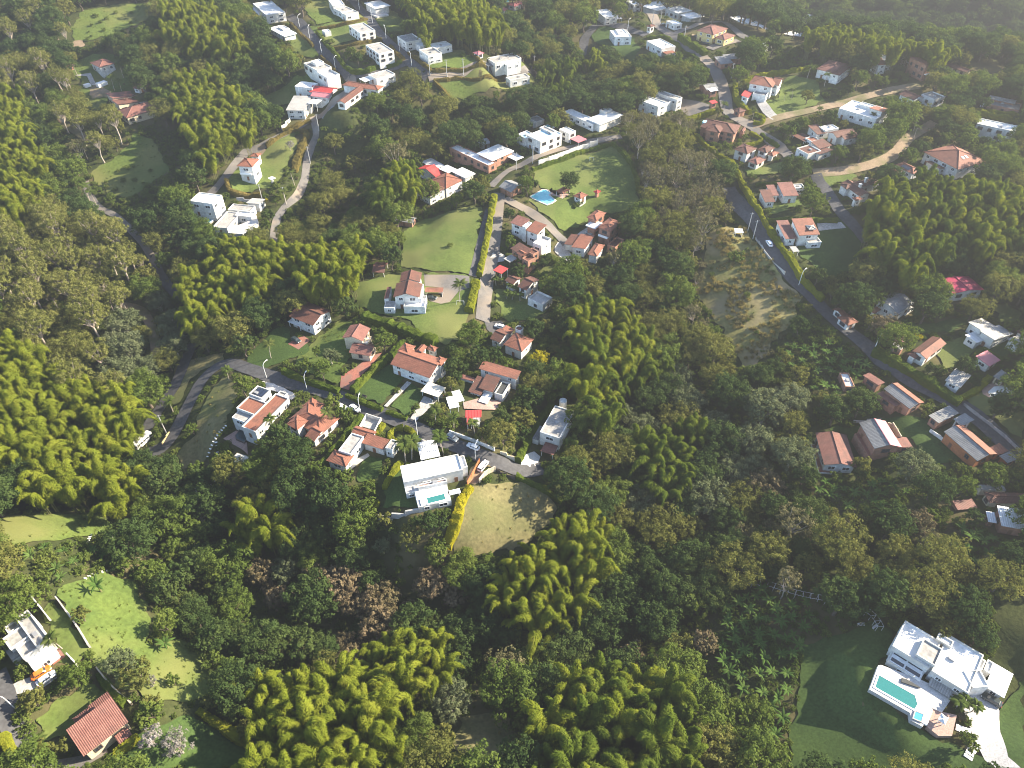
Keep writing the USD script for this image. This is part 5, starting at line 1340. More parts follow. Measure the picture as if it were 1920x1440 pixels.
wall('white wall round the grey patio beside the stepped tile roofs', 'm', '445 590 520 455 680 500 615 640', 1.5, 0.25)
wall('low white wall by the wall-side road of the formal garden', 'm', '215 350 330 405', 0.9, 1.6, 'white_paint', 'gate_roof', 'roof')
wall('white boundary wall of the shallow stairs at the dark ravine', 'R4', '1185 1300 1210 1250 1235 1215', 0.8, 0.25, 'white_wall')
wall('pale concrete channel wall running into the dark ravine', 'F', '365,912 368,940 378,968 390,992', 1.0, 1.4, 'concrete', 'water_channel', 'channel')
wall('yellow kerb beside the foot of the estate road', 'F', '303,832 311,818 317,808', 0.6, 0.35, 'yellow_wall', 'kerb', 'kerb')
wall('low pale wall at the bottom of the roof-edge pool villa garden', 'o', '180 1150 330 1120 480 1080 640 1040', 1.6, 0.5, 'concrete')
# ---------------------------------------------------------------- build ground
for name, g, m, lift in ROADS:
    if name == 'road':
        level_line = None
X, Y = np.meshgrid(XS, YS, indexing='ij')
under = shapely.union_all([g.buffer(0) for _, g, _, _ in ROADS] + [t[1].buffer(0) for t in GROUND])
shapely.prepare(under)
sunk = shapely.contains_xy(under, X.ravel(), Y.ravel()).reshape(X.shape)     # the soil is cut out a little where a sheet of turf or road lies on it
mb = MB()
mb.grid(np.stack([X, Y, ZG - 0.45 * sunk], -1))
tag(mb.build('ground', M['earth'], smooth=True), kind='structure')
feet = shapely.union_all([h['foot'].buffer(-0.4) for h in HOUSES])
road_all = shapely.union_all([g for _, g, _, _ in ROADS])
for name, g, m, lift in ROADS:
    sheet(name, g, lift, M[m])
hard = [g for n, g, m, l in GROUND if l >= 0.115]
hard_all = shapely.union_all(hard + [road_all])
done = None
for name, g, m, lift in sorted(GROUND, key=lambda t: -t[3]):
    g = g.difference(feet)
    if lift < 0.115:
        g = g.difference(hard_all.buffer(0.05))
    if done is not None:
        g = g.difference(done)
    if g.area > 3:
        sheet(name, g, lift, M[m])
        done = g if done is None else shapely.union_all([done, g.buffer(0.02)])
for hs in HOUSES:
    build_house(hs)


# ---------------------------------------------------------------- pools and decks
for f in FLATS:
    c = f['g'].centroid
    t = thing(f['name'], f['label'], f['cat'], (c.x, c.y, f['z0']))
    org = (c.x, c.y, f['z0'])
    for g in getattr(f['g'], 'geoms', [f['g']]):
        z = f['z0'] + f['h']
        if f['deck']:
            m = MB()
            cs = np.array(g.exterior.coords)[:-1]
            ex = trimesh.creation.extrude_polygon(g, f['h'] + 2.0, engine='earcut')
            ex.apply_translation([0, 0, f['z0'] - 2.0])
            m.add(ex.vertices, ex.faces)
            m.build('slab' if f['cat'] not in ('tank',) else 'tank', M[f['m']], t, origin=org)
        else:
            ring = g.buffer(f['rim'], join_style=2).difference(g)
            ex = trimesh.creation.extrude_polygon(ring, 0.6, engine='earcut')
            ex.apply_translation([0, 0, z - 0.5])
            m = MB()
            m.add(ex.vertices, ex.faces)
            m.build('coping', M[f['rimm']], t, origin=org)
            w = trimesh.creation.extrude_polygon(g, 0.4, engine='earcut')
            w.apply_translation([0, 0, z - 0.35])
            m = MB()
            m.add(w.vertices, w.faces)
            m.build('water', M[f['water']], t, origin=org)


# ---------------------------------------------------------------- hedges, walls
def build_hedge(name, label, L, w, h, m, seed):
    r = np.random.default_rng(seed)
    n = max(2, int(L.length / 1.1))
    d = np.linspace(0, L.length, n + 1)
    c = np.array([L.interpolate(x).coords[0] for x in d])
    tg = np.gradient(c, axis=0)
    tg /= np.linalg.norm(tg, axis=1, keepdims=True) + 1e-9
    nr = np.stack([-tg[:, 1], tg[:, 0]], 1)
    z = tz(c)
    prof = np.array([(-0.5, -0.2), (-0.52, 0.55), (-0.42, 0.93), (0, 1.0), (0.42, 0.93), (0.52, 0.55), (0.5, -0.2)])
    P = np.zeros((n + 1, len(prof), 3))
    jit = 1 + r.normal(0, 0.09, (n + 1, len(prof), 2)) + (meshkit.fbm(np.stack([d / 3.0, d * 0 + seed, d * 0], -1), 3, seed)[:, None, None] - 0.5) * 0.75
    P[..., :2] = c[:, None] + nr[:, None] * (prof[None, :, :1] * jit[..., :1] * w * 0.92)
    P[..., 2] = z[:, None] + prof[None, :, 1] * jit[..., 1] * h * 0.94
    mb = MB()
    mb.grid(P)
    mb.poly(P[0])
    mb.poly(P[-1][::-1])
    per = w + 2 * h
    k = int(min(9000, L.length * per * (11 if c[:, 1].mean() < 260 else 6)))
    a = r.uniform(0, n, k)
    b = r.uniform(1, len(prof) - 2, k)
    i, j = a.astype(int), b.astype(int)
    fa, fb = (a - i)[:, None], (b - j)[:, None]
    Q = (P[i, j] * (1 - fa) + P[i + 1, j] * fa) * (1 - fb) + (P[i, j + 1] * (1 - fa) + P[i + 1, j + 1] * fa) * fb
    e1, e2 = P[i + 1, j] - P[i, j], P[i, j + 1] - P[i, j]
    out = np.cross(e1, e2)
    out /= np.linalg.norm(out, axis=1, keepdims=True) + 1e-9
    cc = np.column_stack([(c[i] * (1 - fa) + c[i + 1] * fa), z[i] + h * 0.4])
    out *= np.sign(((Q - cc) * out).sum(1, keepdims=True))
    v, f = leaves(Q + out * r.uniform(0, 0.16, (k, 1)), out, r.uniform(0.7, 1.3, k) * 0.42, 0.6, r, 0.1)
    mb.add(v, f)
    tag(mb.build(name, M[m]), label, 'hedge')


for i, (name, label, L, w, h, m) in enumerate(HEDGES):
    build_hedge(name, label, L, w, h, m, 3000 + i)
for name, label, q, h, t, m, cat in WALLS:
    mb, posts = MB(), []
    c0 = np.array([*q.mean(0), float(tz(*q.mean(0))[0])])
    root = thing(name, label, cat, c0)
    for a, b in zip(q[:-1], q[1:]):
        k = max(1, int(np.hypot(*(b - a)) / 4.0))
        for s in range(k):
            p0, p1 = a + (b - a) * s / k, a + (b - a) * (s + 1) / k
            e = (p1 - p0) / (np.hypot(*(p1 - p0)) + 1e-9)
            zc = float(tz(*((p0 + p1) / 2))[0])
            mb.box([*((p0 + p1) / 2), zc + h / 2 - 0.4], (np.hypot(*(p1 - p0)) / 2 - 0.002, t / 2, h / 2 + 0.4), e)
            posts.append((p1, e))
    mb.build('panel', M[m], root, origin=c0)
    if h > 1.1 and cat == 'wall':
        for p, e in posts:
            m2 = MB()
            m2.box([*p, float(tz(*p)[0]) + h / 2 - 0.3], (0.17, t / 2 + 0.06, h / 2 + 0.42), e)
            m2.build('pier', M[m], root, origin=c0)
# ---------------------------------------------------------------- plants: kinds
KINDS = '/World/kinds'
stage.CreateClassPrim(KINDS)
LEAF = {}


def crown_mesh(seed, rad, hz, z0, lobes, n, size, aspect=0.6, droop=0.2, lobe_r=(0.28, 0.5), flat=1.0, gaps=0.0, subs=9, tight=0.34):
    """Leaf sprays gathered in clumps, clumps on boughs, boughs round a crown."""
    r = np.random.default_rng(seed)
    k = np.arange(lobes)
    ph = k * 2.39996 + r.uniform(0, 6)
    zz = 1 - 1.55 * (k + 0.5) / lobes
    rr = np.sqrt(np.clip(1 - zz ** 2, 0, 1))
    cen = np.stack([rr * np.cos(ph), rr * np.sin(ph), zz * flat], 1) * r.uniform(0.5, 0.84, (lobes, 1))
    cen[0] *= 0.4
    lr = r.uniform(*lobe_r, lobes)
    sd = r.normal(0, 1, (lobes, subs, 3))
    sd[..., 2] += 0.45
    sd /= np.linalg.norm(sd, axis=-1, keepdims=True)
    sc = cen[:, None] + sd * lr[:, None, None] * r.uniform(0.55, 1.0, (lobes, subs, 1))
    w = np.repeat(lr ** 2, subs)
    idx = r.choice(lobes * subs, n, p=w / w.sum())
    li = idx // subs
    d = r.normal(0, 1, (n, 3))
    d[:, 2] += 0.3
    d /= np.linalg.norm(d, axis=1, keepdims=True)
    p = sc.reshape(-1, 3)[idx] + d * (lr[li] * tight * r.uniform(0.55, 1.1, n))[:, None]
    out = d * 0.8 + sd.reshape(-1, 3)[idx] * 0.5
    if gaps:
        keep = meshkit.noise(p * 3.6 + seed, seed) > gaps
        p, d, out = p[keep], d[keep], out[keep]
    P = p * np.array([rad, rad, hz])
    P[:, 2] += z0
    return (*leaves(P, out, r.uniform(0.65, 1.35, len(P)) * size, aspect, r, droop), cen * np.array([rad, rad, hz]) + np.array([0, 0, z0]))


def limbs(mb, base_h, tips, r0, r, curve=0.3):
    """A tapered, slightly bent trunk and limbs that reach into the crown."""
    top = np.array([r.normal(0, 0.25), r.normal(0, 0.25), base_h])
    mid = top * 0.5 + np.array([r.normal(0, 0.2), r.normal(0, 0.2), 0])
    mb.tube([0, 0, -1.2], mid, r0 * 1.15, r0 * 0.9, 7)
    mb.tube(mid, top, r0 * 0.9, r0 * 0.75, 7)
    for t in tips:
        m = top * 0.5 + t * 0.5 + r.normal(0, curve, 3)
        mb.tube(top, m, r0 * 0.5, r0 * 0.32, 5)
        mb.tube(m, t, r0 * 0.32, r0 * 0.12, 4)


def kind_root(name):
    p = f'{KINDS}/{name}'
    UsdGeom.Xform.Define(stage, p)
    return p


def put(parent, name, v, f, m, smooth=False):
    usdkit.mesh(stage, path_for(name, parent), (v, f), M[m], smooth=smooth)


def put_mb(parent, name, mb, m):
    put(parent, name, np.vstack(mb.v), np.vstack(mb.f), m)


VAR = {}        # kind -> [(class path, height, crown radius, crown centre height)]


def tree_kind(kind, leaf, bark, forms, size, r0=0.07, seed=0, show=7, **k):
    """forms: (crown radius, half height, trunk height, boughs, leaf sprays) of every grown form of the kind."""
    VAR[kind] = []
    for i, (rad, hz, trunk, lobes, n) in enumerate(forms):
        r = np.random.default_rng(seed + i * 17)
        p = kind_root(f'{kind}_{"abcdefgh"[i]}')
        v, fc, cen = crown_mesh(seed + i, rad, hz, trunk + hz * 0.72, lobes, n, size * r.uniform(0.92, 1.08), **k)
        mb = MB()
        limbs(mb, trunk * 0.8, cen[r.choice(len(cen), min(show, len(cen)), replace=False)], r0 * rad, r)
        put_mb(p, 'trunk', mb, bark)
        put(p, 'crown', v, fc, leaf)
        VAR[kind].append((p, trunk + hz * 1.6, rad, trunk + hz * 0.8))


SM, MD, LG = (2.6, 2.5, 1.6, 10, 1300), (4.1, 3.6, 2.8, 17, 2700), (6.3, 4.9, 3.4, 28, 5600)
SM2, MD2, LG2 = (2.3, 2.7, 1.8, 9, 1150), (3.7, 4.0, 3.0, 15, 2500), (5.4, 4.4, 3.6, 24, 4600)
tree_kind('green_tree', 'leaf_green', 'bark', (SM, MD, LG, SM2, MD2), 0.50, seed=100)
tree_kind('dark_tree', 'leaf_dark', 'bark', (SM, MD, LG, MD2, LG2), 0.54, seed=200)
tree_kind('olive_tree', 'leaf_olive', 'bark', (SM, MD, LG, SM2, LG2), 0.48, seed=300, gaps=0.3)
tree_kind('grey_tree', 'leaf_grey', 'bark_pale', (MD, LG, LG2), 0.52, seed=400)
tree_kind('mango_tree', 'leaf_mango', 'bark', ((4.1, 3.8, 2.6, 26, 3000), (5.6, 4.6, 3.0, 38, 5200), (3.2, 3.0, 2.2, 18, 1900)), 0.46, seed=500, lobe_r=(0.2, 0.34), aspect=0.75)
tree_kind('tan_tree', 'leaf_tan', 'bark_pale', ((3.6, 4.2, 4.5, 18, 1900), (4.8, 4.6, 5.0, 24, 3000), (2.8, 3.2, 3.0, 13, 1200)), 0.46, r0=0.05, seed=600, gaps=0.42, lobe_r=(0.22, 0.42), show=12)
tree_kind('eucalyptus_tree', 'leaf_eucalyptus', 'bark_pale', ((4.6, 4.4, 8.5, 20, 2600), (5.8, 5.4, 9.5, 26, 3900), (3.8, 4.0, 8.0, 16, 1800)), 0.52, seed=700, gaps=0.28, droop=0.9, lobe_r=(0.22, 0.40), show=14)
tree_kind('bush', 'leaf_bush', 'bark', ((1.7, 1.35, 0.25, 9, 700), (1.3, 1.1, 0.2, 7, 480), (2.1, 1.3, 0.2, 11, 900)), 0.40, r0=0.045, seed=800)
tree_kind('scrub_bush', 'leaf_tan', 'bark', ((1.6, 1.2, 0.2, 9, 520), (1.2, 0.9, 0.15, 7, 380)), 0.42, r0=0.045, seed=850, gaps=0.3)
tree_kind('coffee_bush', 'leaf_green', 'bark', ((1.15, 1.15, 0.25, 6, 380), (1.0, 1.3, 0.25, 6, 360)), 0.36, r0=0.05, seed=900)
tree_kind('yellow_tree', 'leaf_yellow', 'bark', ((3.6, 3.0, 3.0, 14, 2200),), 0.45, seed=950, gaps=0.3)
tree_kind('blossom_tree', 'leaf_blossom', 'bark_pale', ((3.2, 2.8, 2.6, 16, 1500), (2.8, 2.6, 2.2, 14, 1200)), 0.42, seed=970, gaps=0.42, show=12)
tree_kind('rust_tree', 'leaf_mango', 'bark', ((6.0, 4.0, 2.6, 24, 5000),), 0.52, seed=990)


def bamboo_kind(kind, leaf, n_var, seed, plumes=(6, 9), H=16.0, n=1000):
    VAR[kind] = []
    for i in range(n_var):
        r = np.random.default_rng(seed + i)
        p = kind_root(f'{kind}_{"abcdefgh"[i]}')
        mb = MB()
        k = r.integers(*plumes)
        for q in range(k):
            az = q * 2.39996 + r.normal(0, 0.3)
            out = r.uniform(0.1, 0.35) if q == 0 else r.uniform(0.45, 1.0)
            b = np.array([math.cos(az), math.sin(az), 0.0])
            base = b * r.uniform(0.3, 1.8)
            hh = H * r.uniform(0.82, 1.12) * (1.12 - 0.16 * out)
            reach = 1.2 + out * r.uniform(4.0, 6.6)
            bend = 0.30 + 0.34 * out

            def curve(t):
                t = np.asarray(t)[..., None]
                return base + b * reach * t ** 2.7 + np.array([0, 0, 1.0]) * hh * (1.32 * t - bend * t ** 5)
            ts = np.linspace(0, 0.9, 7)
            c = curve(ts)
            for s in range(6):
                mb.tube(c[s], c[s + 1], 0.09 - 0.009 * s, 0.08 - 0.009 * s, 5)
            t = 0.24 + 0.79 * r.beta(1.5, 1.15, n)
            c = curve(t)
            tan = curve(t + 0.02) - c
            tan /= np.linalg.norm(tan, axis=1, keepdims=True)
            d = r.normal(0, 1, (n, 3))
            d -= tan * (d * tan).sum(1, keepdims=True) * 0.85
            d[:, 2] -= 0.25
            d /= np.linalg.norm(d, axis=1, keepdims=True)
            prof = np.clip(np.sin(math.pi * np.clip((t - 0.16) / 0.88, 0, 1) ** 0.8), 0.04, 1) ** 0.9
            rad = r.uniform(1.05, 1.65) * prof * r.uniform(0.25, 1.12, n) ** 0.6
            P = c + d * rad[:, None]
            P[:, 2] -= 0.30 * rad
            al = d * 0.7 + tan * 0.75 + np.array([0, 0, -0.35])
            v, f = leaves(P, d + np.array([0, 0, 0.35]), r.uniform(0.7, 1.5, n) * 0.92, 0.19, r, 0.25, along=al, up=0.4)
            put(p, 'plume', v, f, leaf)
        put_mb(p, 'canes', mb, 'bamboo_cane')
        VAR[kind].append((p, H, 6.2, H * 0.76))


bamboo_kind('bamboo_clump', 'leaf_bamboo', 6, 1100)
bamboo_kind('green_bamboo_clump', 'leaf_bamboo_green', 4, 1200)


def tuft_kind(kind, leaf, seed, h=0.8, n=42, spread=0.55):
    VAR[kind] = []
    for i in range(3):
        r = np.random.default_rng(seed + i)
        p = kind_root(f'{kind}_{"abc"[i]}')
        az = r.uniform(0, 2 * math.pi, n)
        b = np.stack([np.cos(az), np.sin(az), 0 * az], 1)
        base = b * (spread * r.uniform(0, 1, n) ** 0.7)[:, None]
        al = b * 0.45 + np.array([0, 0, 1.0])
        L = h * r.uniform(0.6, 1.25, n)
        v, f = leaves(base + np.array([0, 0, 1.0]) * (L * 0.42)[:, None], np.roll(b, 1, 1) + b, L, 0.16, r, -0.4, along=al, up=0.0)
        put(p, 'blades', v, f, leaf)
        VAR[kind].append((p, h, spread, h / 2))


tuft_kind('straw_tuft', 'leaf_straw', 1600)
tuft_kind('grass_tuft', 'leaf_grass', 1650, 0.5)


def blade(L, W, az, rise, sag, z0, segs=5, fold=0.18):
    """One big leaf: a strip either side of a midrib that rises and then hangs."""
    b, s = np.array([math.cos(az), math.sin(az), 0]), np.array([-math.sin(az), math.cos(az), 0])
    P = []
    for k in range(segs + 1):
        t = k / segs
        c = b * L * t * math.cos(rise * (1 - 0.3 * t)) + np.array([0, 0, z0 + L * (math.sin(rise) * t - sag * t * t)])
        w = W * (0.25 + 0.75 * math.sin(math.pi * min(1, 0.18 + 0.82 * t) ** 0.9)) * (0.05 if k == segs else 1)
        P.append([c - s * w / 2 - [0, 0, fold * w], c, c + s * w / 2 - [0, 0, fold * w]])
    P = np.array(P)
    mb = MB()
    mb.grid(P)
    return mb


def banana_kind():
    VAR['banana_plant'] = []
    for i in range(4):
        r = np.random.default_rng(1300 + i)
        p = kind_root(f'banana_plant_{"abcd"[i]}')
        mb = MB()
        mb.tube([0, 0, -0.6], [r.normal(0, 0.1), r.normal(0, 0.1), 2.3], 0.17, 0.10, 6)
        put_mb(p, 'stem', mb, 'bamboo_cane')
        n = 8 + i % 2
        for k in range(n):
            m = blade(r.uniform(1.7, 2.5), r.uniform(0.5, 0.68), k * 2.39996, r.uniform(0.35, 1.25), r.uniform(0.25, 0.6), 2.2)
            put_mb(p, 'leaf', m, 'leaf_banana')
        VAR['banana_plant'].append((p, 3.6, 2.0, 2.8))


banana_kind()


def palm_kind(kind, H, nf, L, seed, lean=0.4, n_var=3):
    VAR[kind] = []
    for i in range(n_var):
        r = np.random.default_rng(seed + i)
        p = kind_root(f'{kind}_{"abcd"[i]}')
        mb = MB()
        top = np.array([r.normal(0, lean), r.normal(0, lean), H])
        pts = [np.array([0, 0, -0.8]), top * 0.33 + [0.05, 0, 0], top * 0.66, top]
        for k in range(3):
            mb.tube(pts[k], pts[k + 1], 0.2 - 0.03 * k, 0.17 - 0.03 * k, 7)
        put_mb(p, 'trunk', mb, 'bark_pale')
        for k in range(nf):
            az, rise, sag = k * 2.39996, r.uniform(0.05, 1.1), r.uniform(0.35, 0.75)
            b, s = np.array([math.cos(az), math.sin(az), 0]), np.array([-math.sin(az), math.cos(az), 0])
            m = MB()
            t = np.linspace(0.12, 1, 15)
            mid = top + b * (L * t * math.cos(rise * 0.8))[:, None] + np.array([0, 0, 1.0]) * (L * (math.sin(rise) * t - sag * t * t))[:, None]
            for q in range(len(t)):
                w = L * 0.26 * math.sin(math.pi * (0.15 + 0.8 * t[q])) + 0.05
                for sd in (-1, 1):
                    e = mid[q] + s * sd * w + b * 0.25 - np.array([0, 0, 0.35 * w])
                    m.poly([mid[q] - b * 0.13, mid[q] + b * 0.13, e + b * 0.03, e - b * 0.03])
            put_mb(p, 'frond', m, 'leaf_palm')
        VAR[kind].append((p, H + 1, L, H))


palm_kind('palm_tree', 8.5, 15, 3.3, 1400)
palm_kind('garden_palm', 3.6, 12, 2.3, 1500, 0.25)

# ---------------------------------------------------------------- plants: where each kind grows in the photograph
RS = 4
RW, RH = 1920 // RS, 1440 // RS
gx, gy = np.meshgrid((np.arange(RW) + 0.5) * RS, (np.arange(RH) + 0.5) * RS)


def fill(raster, pts, val):
    p = np.asarray(pts, float)
    x0, y0, x1, y1 = *np.floor(p.min(0) / RS).astype(int), *np.ceil(p.max(0) / RS).astype(int)
    x0, y0, x1, y1 = max(x0, 0), max(y0, 0), min(x1, RW), min(y1, RH)
    if x1 <= x0 or y1 <= y0:
        return
    g = Polygon(p)
    g = g if g.is_valid else g.buffer(0)
    sub = raster[y0:y1, x0:x1]
    sub[shapely.contains_xy(g, gx[y0:y1, x0:x1], gy[y0:y1, x0:x1])] = val


REG = np.zeros((RH, RW), np.int16)
REGIONS = [
    # (kinds with weights, spacing in metres, outline in pixels)
    ('bush:3,green_tree:1,olive_tree:0.6', 3.6, '560,230 700,190 760,260 740,330 640,330 580,300 560,260'),
    ('bush:2,olive_tree:1.2,dark_tree:1,banana_plant:0.6', 3.8, '660,180 800,170 860,250 800,290 700,270'),
    ('bush:3,scrub_bush:1.2,olive_tree:0.5', 3.4, '570,260 660,260 690,340 640,420 540,430 520,360'),
    ('dark_tree:2,green_tree:1', 6.0, '400,100 470,110 560,130 540,230 470,200 410,160'),
    ('dark_tree:3,green_tree:1,bush:1', 5.0, '860,200 960,160 1160,150 1180,200 1000,220 880,250'),
    ('dark_tree:2,olive_tree:2,green_tree:1', 5.4, '1120,120 1200,90 1330,110 1300,170 1200,190 1130,190'),
    ('tan_tree:4,olive_tree:1.2', 4.9, '1170,220 1230,200 1290,215 1325,290 1370,350 1398,400 1385,425 1330,425 1240,440 1200,400 1205,330 1180,270'),
    ('olive_tree:2,dark_tree:1.4,tan_tree:1,green_tree:1', 5.2, '1060,420 1200,400 1330,430 1300,480 1320,560 1300,640 1240,620 1180,560 1080,560 1050,500'),
    ('olive_tree:2,tan_tree:1.3,green_tree:0.6', 5.0, '1240,600 1320,560 1420,640 1420,700 1330,720 1260,720'),
    ('scrub_bush:3,bush:1', 4.5, '1320,450 1400,430 1430,480 1500,560 1470,640 1400,690 1350,600 1310,540'),
    ('dark_tree:3,grey_tree:1,olive_tree:1.3', 5.6, '1160,720 1250,700 1420,700 1520,740 1530,880 1500,960 1400,1000 1250,1000 1150,940 1140,800'),
    ('olive_tree:3,tan_tree:1,dark_tree:1', 5.2, '1200,960 1400,930 1530,960 1700,960 1800,1000 1920,1060 1920,1180 1720,1160 1560,1110 1340,1080 1200,1060'),
    ('bush:5,dark_tree:1,green_tree:0.5', 4.6, '200,960 330,900 420,930 450,1080 620,1180 600,1270 480,1270 400,1200 300,1130 230,1040'),
    ('dark_tree:3,green_tree:0.7', 5.2, '820,1080 1000,1060 1260,1020 1300,1100 1260,1200 1300,1300 1000,1290 880,1330 860,1220'),
    ('green_tree:2,dark_tree:2,olive_tree:1,bush:1', 4.4, '420,890 700,870 720,960 840,960 850,1060 560,1040 440,1000 420,930'),
    ('mango_tree:4,dark_tree:0.8', 5.4, '440,1085 540,1045 700,1055 860,1060 860,1120 780,1180 700,1230 640,1270 600,1180 470,1150'),
    ('mango_tree:2,olive_tree:1', 6.0, '1160,1200 1240,1180 1260,1290 1180,1280'),
    ('mango_tree:1,olive_tree:1,dark_tree:1', 5.5, '1390,870 1500,860 1500,960 1400,960'),
    ('tan_tree:2,mango_tree:1', 5.0, '900,1215 990,1190 1010,1280 920,1290'),
    ('eucalyptus_tree:4,olive_tree:0.6', 5.8, '-20,410 130,395 265,425 285,500 240,590 160,600 60,600 -20,570'),
    ('eucalyptus_tree:1,olive_tree:1,bush:1', 6.5, '30,600 240,590 300,640 260,720 130,720 40,660'),
    ('eucalyptus_tree:2,olive_tree:2,tan_tree:1', 6.4, '110,200 200,190 240,250 200,340 150,320'),
    ('grey_tree:2,olive_tree:1', 6.0, '230,550 320,560 330,680 240,740 200,680'),
    ('dark_tree:2,olive_tree:1,eucalyptus_tree:1', 6.2, '-20,-10 150,-10 150,150 90,160 -20,170'),
    ('banana_plant:5,bush:1,coffee_bush:1', 2.9, '1467,640 1633,640 1640,700 1580,740 1500,730 1475,690'),
    ('banana_plant:4,bush:2', 2.9, '1490,905 1560,898 1740,898 1745,935 1640,955 1500,945'),
    ('banana_plant:4,coffee_bush:1.5', 2.9, '1347,1087 1440,1100 1527,1105 1538,1190 1500,1220 1495,1380 1450,1385 1357,1260'),
    ('banana_plant:3,bush:2', 2.9, '33,1015 200,1015 207,1085 60,1100 30,1080'),
    ('banana_plant:4,bush:1', 3.0, '1773,980 1850,985 1897,1000 1893,1073 1780,1040'),
    ('coffee_bush:1', 2.0, '240,240 330,225 355,245 350,300 290,290'),
    ('coffee_bush:3,banana_plant:0.6,bush:0.5', 2.6, '1440,95 1570,85 1600,110 1560,130 1430,150'),
    ('coffee_bush:3,bush:1', 2.6, '1480,610 1560,600 1600,640 1490,640'),
    ('bush:2,coffee_bush:1', 3.2, '180,290 330,290 340,340 260,400 190,380'),
    ('olive_tree:1,dark_tree:1.4,green_tree:1', 5.5, '1590,70 1920,80 1920,170 1700,140 1600,120'),
    ('dark_tree:3,green_tree:1', 6.4, '1360,-10 1920,-10 1920,80 1700,90 1560,60 1400,30'),
    ('bush:1.5,green_tree:1.5,dark_tree:1,olive_tree:1', 4.6, '1380,120 1760,140 1920,200 1920,330 1780,340 1640,300 1500,340 1400,330 1380,250'),
    ('bamboo_clump:1', 6.0, '-20,640 60,655 120,700 190,730 255,745 262,800 250,860 238,925 200,958 120,965 60,930 20,880 -20,850'),
    ('bamboo_clump:1', 6.4, '330,150 400,140 470,200 472,250 425,292 355,292 335,230'),
    ('bamboo_clump:1', 6.4, '300,30 345,8 400,20 455,60 462,110 400,122 330,105'),
    ('bamboo_clump:1', 6.0, '350,520 400,468 470,450 540,465 535,530 490,580 430,605 370,625 340,595'),
    ('bamboo_clump:1', 6.0, '540,470 600,455 680,468 690,520 640,560 580,560 535,530'),
    ('bamboo_clump:1', 6.2, '415,1005 470,955 560,945 562,1010 530,1050 440,1050'),
    ('bamboo_clump:1', 5.8, '480,1290 560,1250 640,1265 720,1205 840,1200 862,1300 840,1360 760,1375 700,1450 480,1450'),
    ('bamboo_clump:1', 6.0, '990,1000 1060,970 1140,975 1140,1050 1100,1100 1085,1160 1000,1205 925,1180 920,1100 960,1050'),
    ('bamboo_clump:1', 6.4, '760,-10 870,-10 935,40 930,100 880,112 790,60'),
    ('bamboo_clump:1', 6.4, '-20,150 40,170 60,260 110,300 60,340 -20,325'),
    ('bamboo_clump:1', 6.4, '-20,330 60,330 85,400 -20,410'),
    ('bamboo_clump:1', 6.6, '1080,70 1130,95 1142,140 1088,130'),
    ('bamboo_clump:1', 6.6, '1500,52 1560,58 1660,78 1770,86 1775,104 1600,98'),
    ('green_bamboo_clump:3,bamboo_clump:1', 5.6, '1055,600 1095,565 1160,575 1205,620 1255,690 1240,735 1170,765 1160,800 1110,760 1075,700'),
    ('green_bamboo_clump:2,bamboo_clump:1', 5.8, '1600,410 1640,360 1720,335 1830,318 1930,380 1930,470 1860,485 1770,480 1740,500 1690,530 1640,525 1605,480'),
    ('green_bamboo_clump:2,bamboo_clump:0.5', 5.8, '980,1385 1040,1300 1130,1260 1260,1265 1310,1340 1300,1450 980,1450'),
    ('green_bamboo_clump:1', 6.2, '1010,130 1080,115 1062,172 1010,165'),
    ('green_bamboo_clump:3,bamboo_clump:1,dark_tree:1', 6.0, '1195,830 1300,800 1400,798 1425,850 1320,900 1240,965 1190,900'),
    ('green_bamboo_clump:2,bamboo_clump:1', 6.0, '700,330 780,300 790,380 720,400'),
]
DEFAULT = ('green_tree:2,dark_tree:2,olive_tree:1.5,bush:1.5', 4.8)
for i, (_, _, pts) in enumerate(REGIONS):
    fill(REG, [tuple(map(float, t.split(','))) for t in pts.split()], i + 1)
LOW = np.zeros((RH, RW), bool)          # where only low plants grow in the photograph
for ks, _, pts in REGIONS:
    if ks.startswith(('banana', 'coffee', 'scrub', 'bush')):
        fill(LOW, [tuple(map(float, t.split(','))) for t in pts.split()], True)
TALL = ('green_tree', 'dark_tree', 'olive_tree', 'grey_tree', 'mango_tree', 'tan_tree', 'eucalyptus_tree', 'bamboo_clump', 'green_bamboo_clump')
CLR = np.zeros((RH, RW), bool)
CLEAR.append(('poly', np.array([(1868, 1125), (2100, 1040), (2100, 1520), (1868, 1520)])))
CLEARW.append(wpoly(np.array([(1868, 1125), (2100, 1040), (2100, 1520), (1868, 1520)])))
for c in CLEAR:
    if c[0] == 'poly':
        fill(CLR, c[1], True)
for c in CLEAR:
    if c[0] == 'line':
        pl = c[1]
        dist = np.linalg.norm(np.column_stack([at(pl[len(pl) // 2:len(pl) // 2 + 1])])[0] - EYE)
        wpx = c[2] * FPX / dist
        fill(CLR, np.array(LineString(pl).buffer(max(2.5, wpx * 0.5 + 1.5), cap_style=2).exterior.coords), True)
for hs in HOUSES:
    for r in hs['R']:
        P3 = np.array([[p[0], p[1], hs['z0'] + z] for p in r['P'] for z in (0.5, r['h'])])
        fill(CLR, np.array(MultiPoint(project(P3)).convex_hull.exterior.coords), True)
HOUSE_KEEP = shapely.union_all([h['foot'].buffer(1.2) for h in HOUSES])
KEEP = shapely.union_all([g if g.is_valid else g.buffer(0) for g in CLEARW] + [HOUSE_KEEP])
shapely.prepare(KEEP)


def look_up(raster, p, out=0):
    i, j = np.floor(p[:, 1] / RS).astype(int), np.floor(p[:, 0] / RS).astype(int)
    ok = (i >= 0) & (j >= 0) & (i < RH) & (j < RW)
    v = np.full(len(p), out, raster.dtype)
    v[ok] = raster[i[ok], j[ok]]
    return v


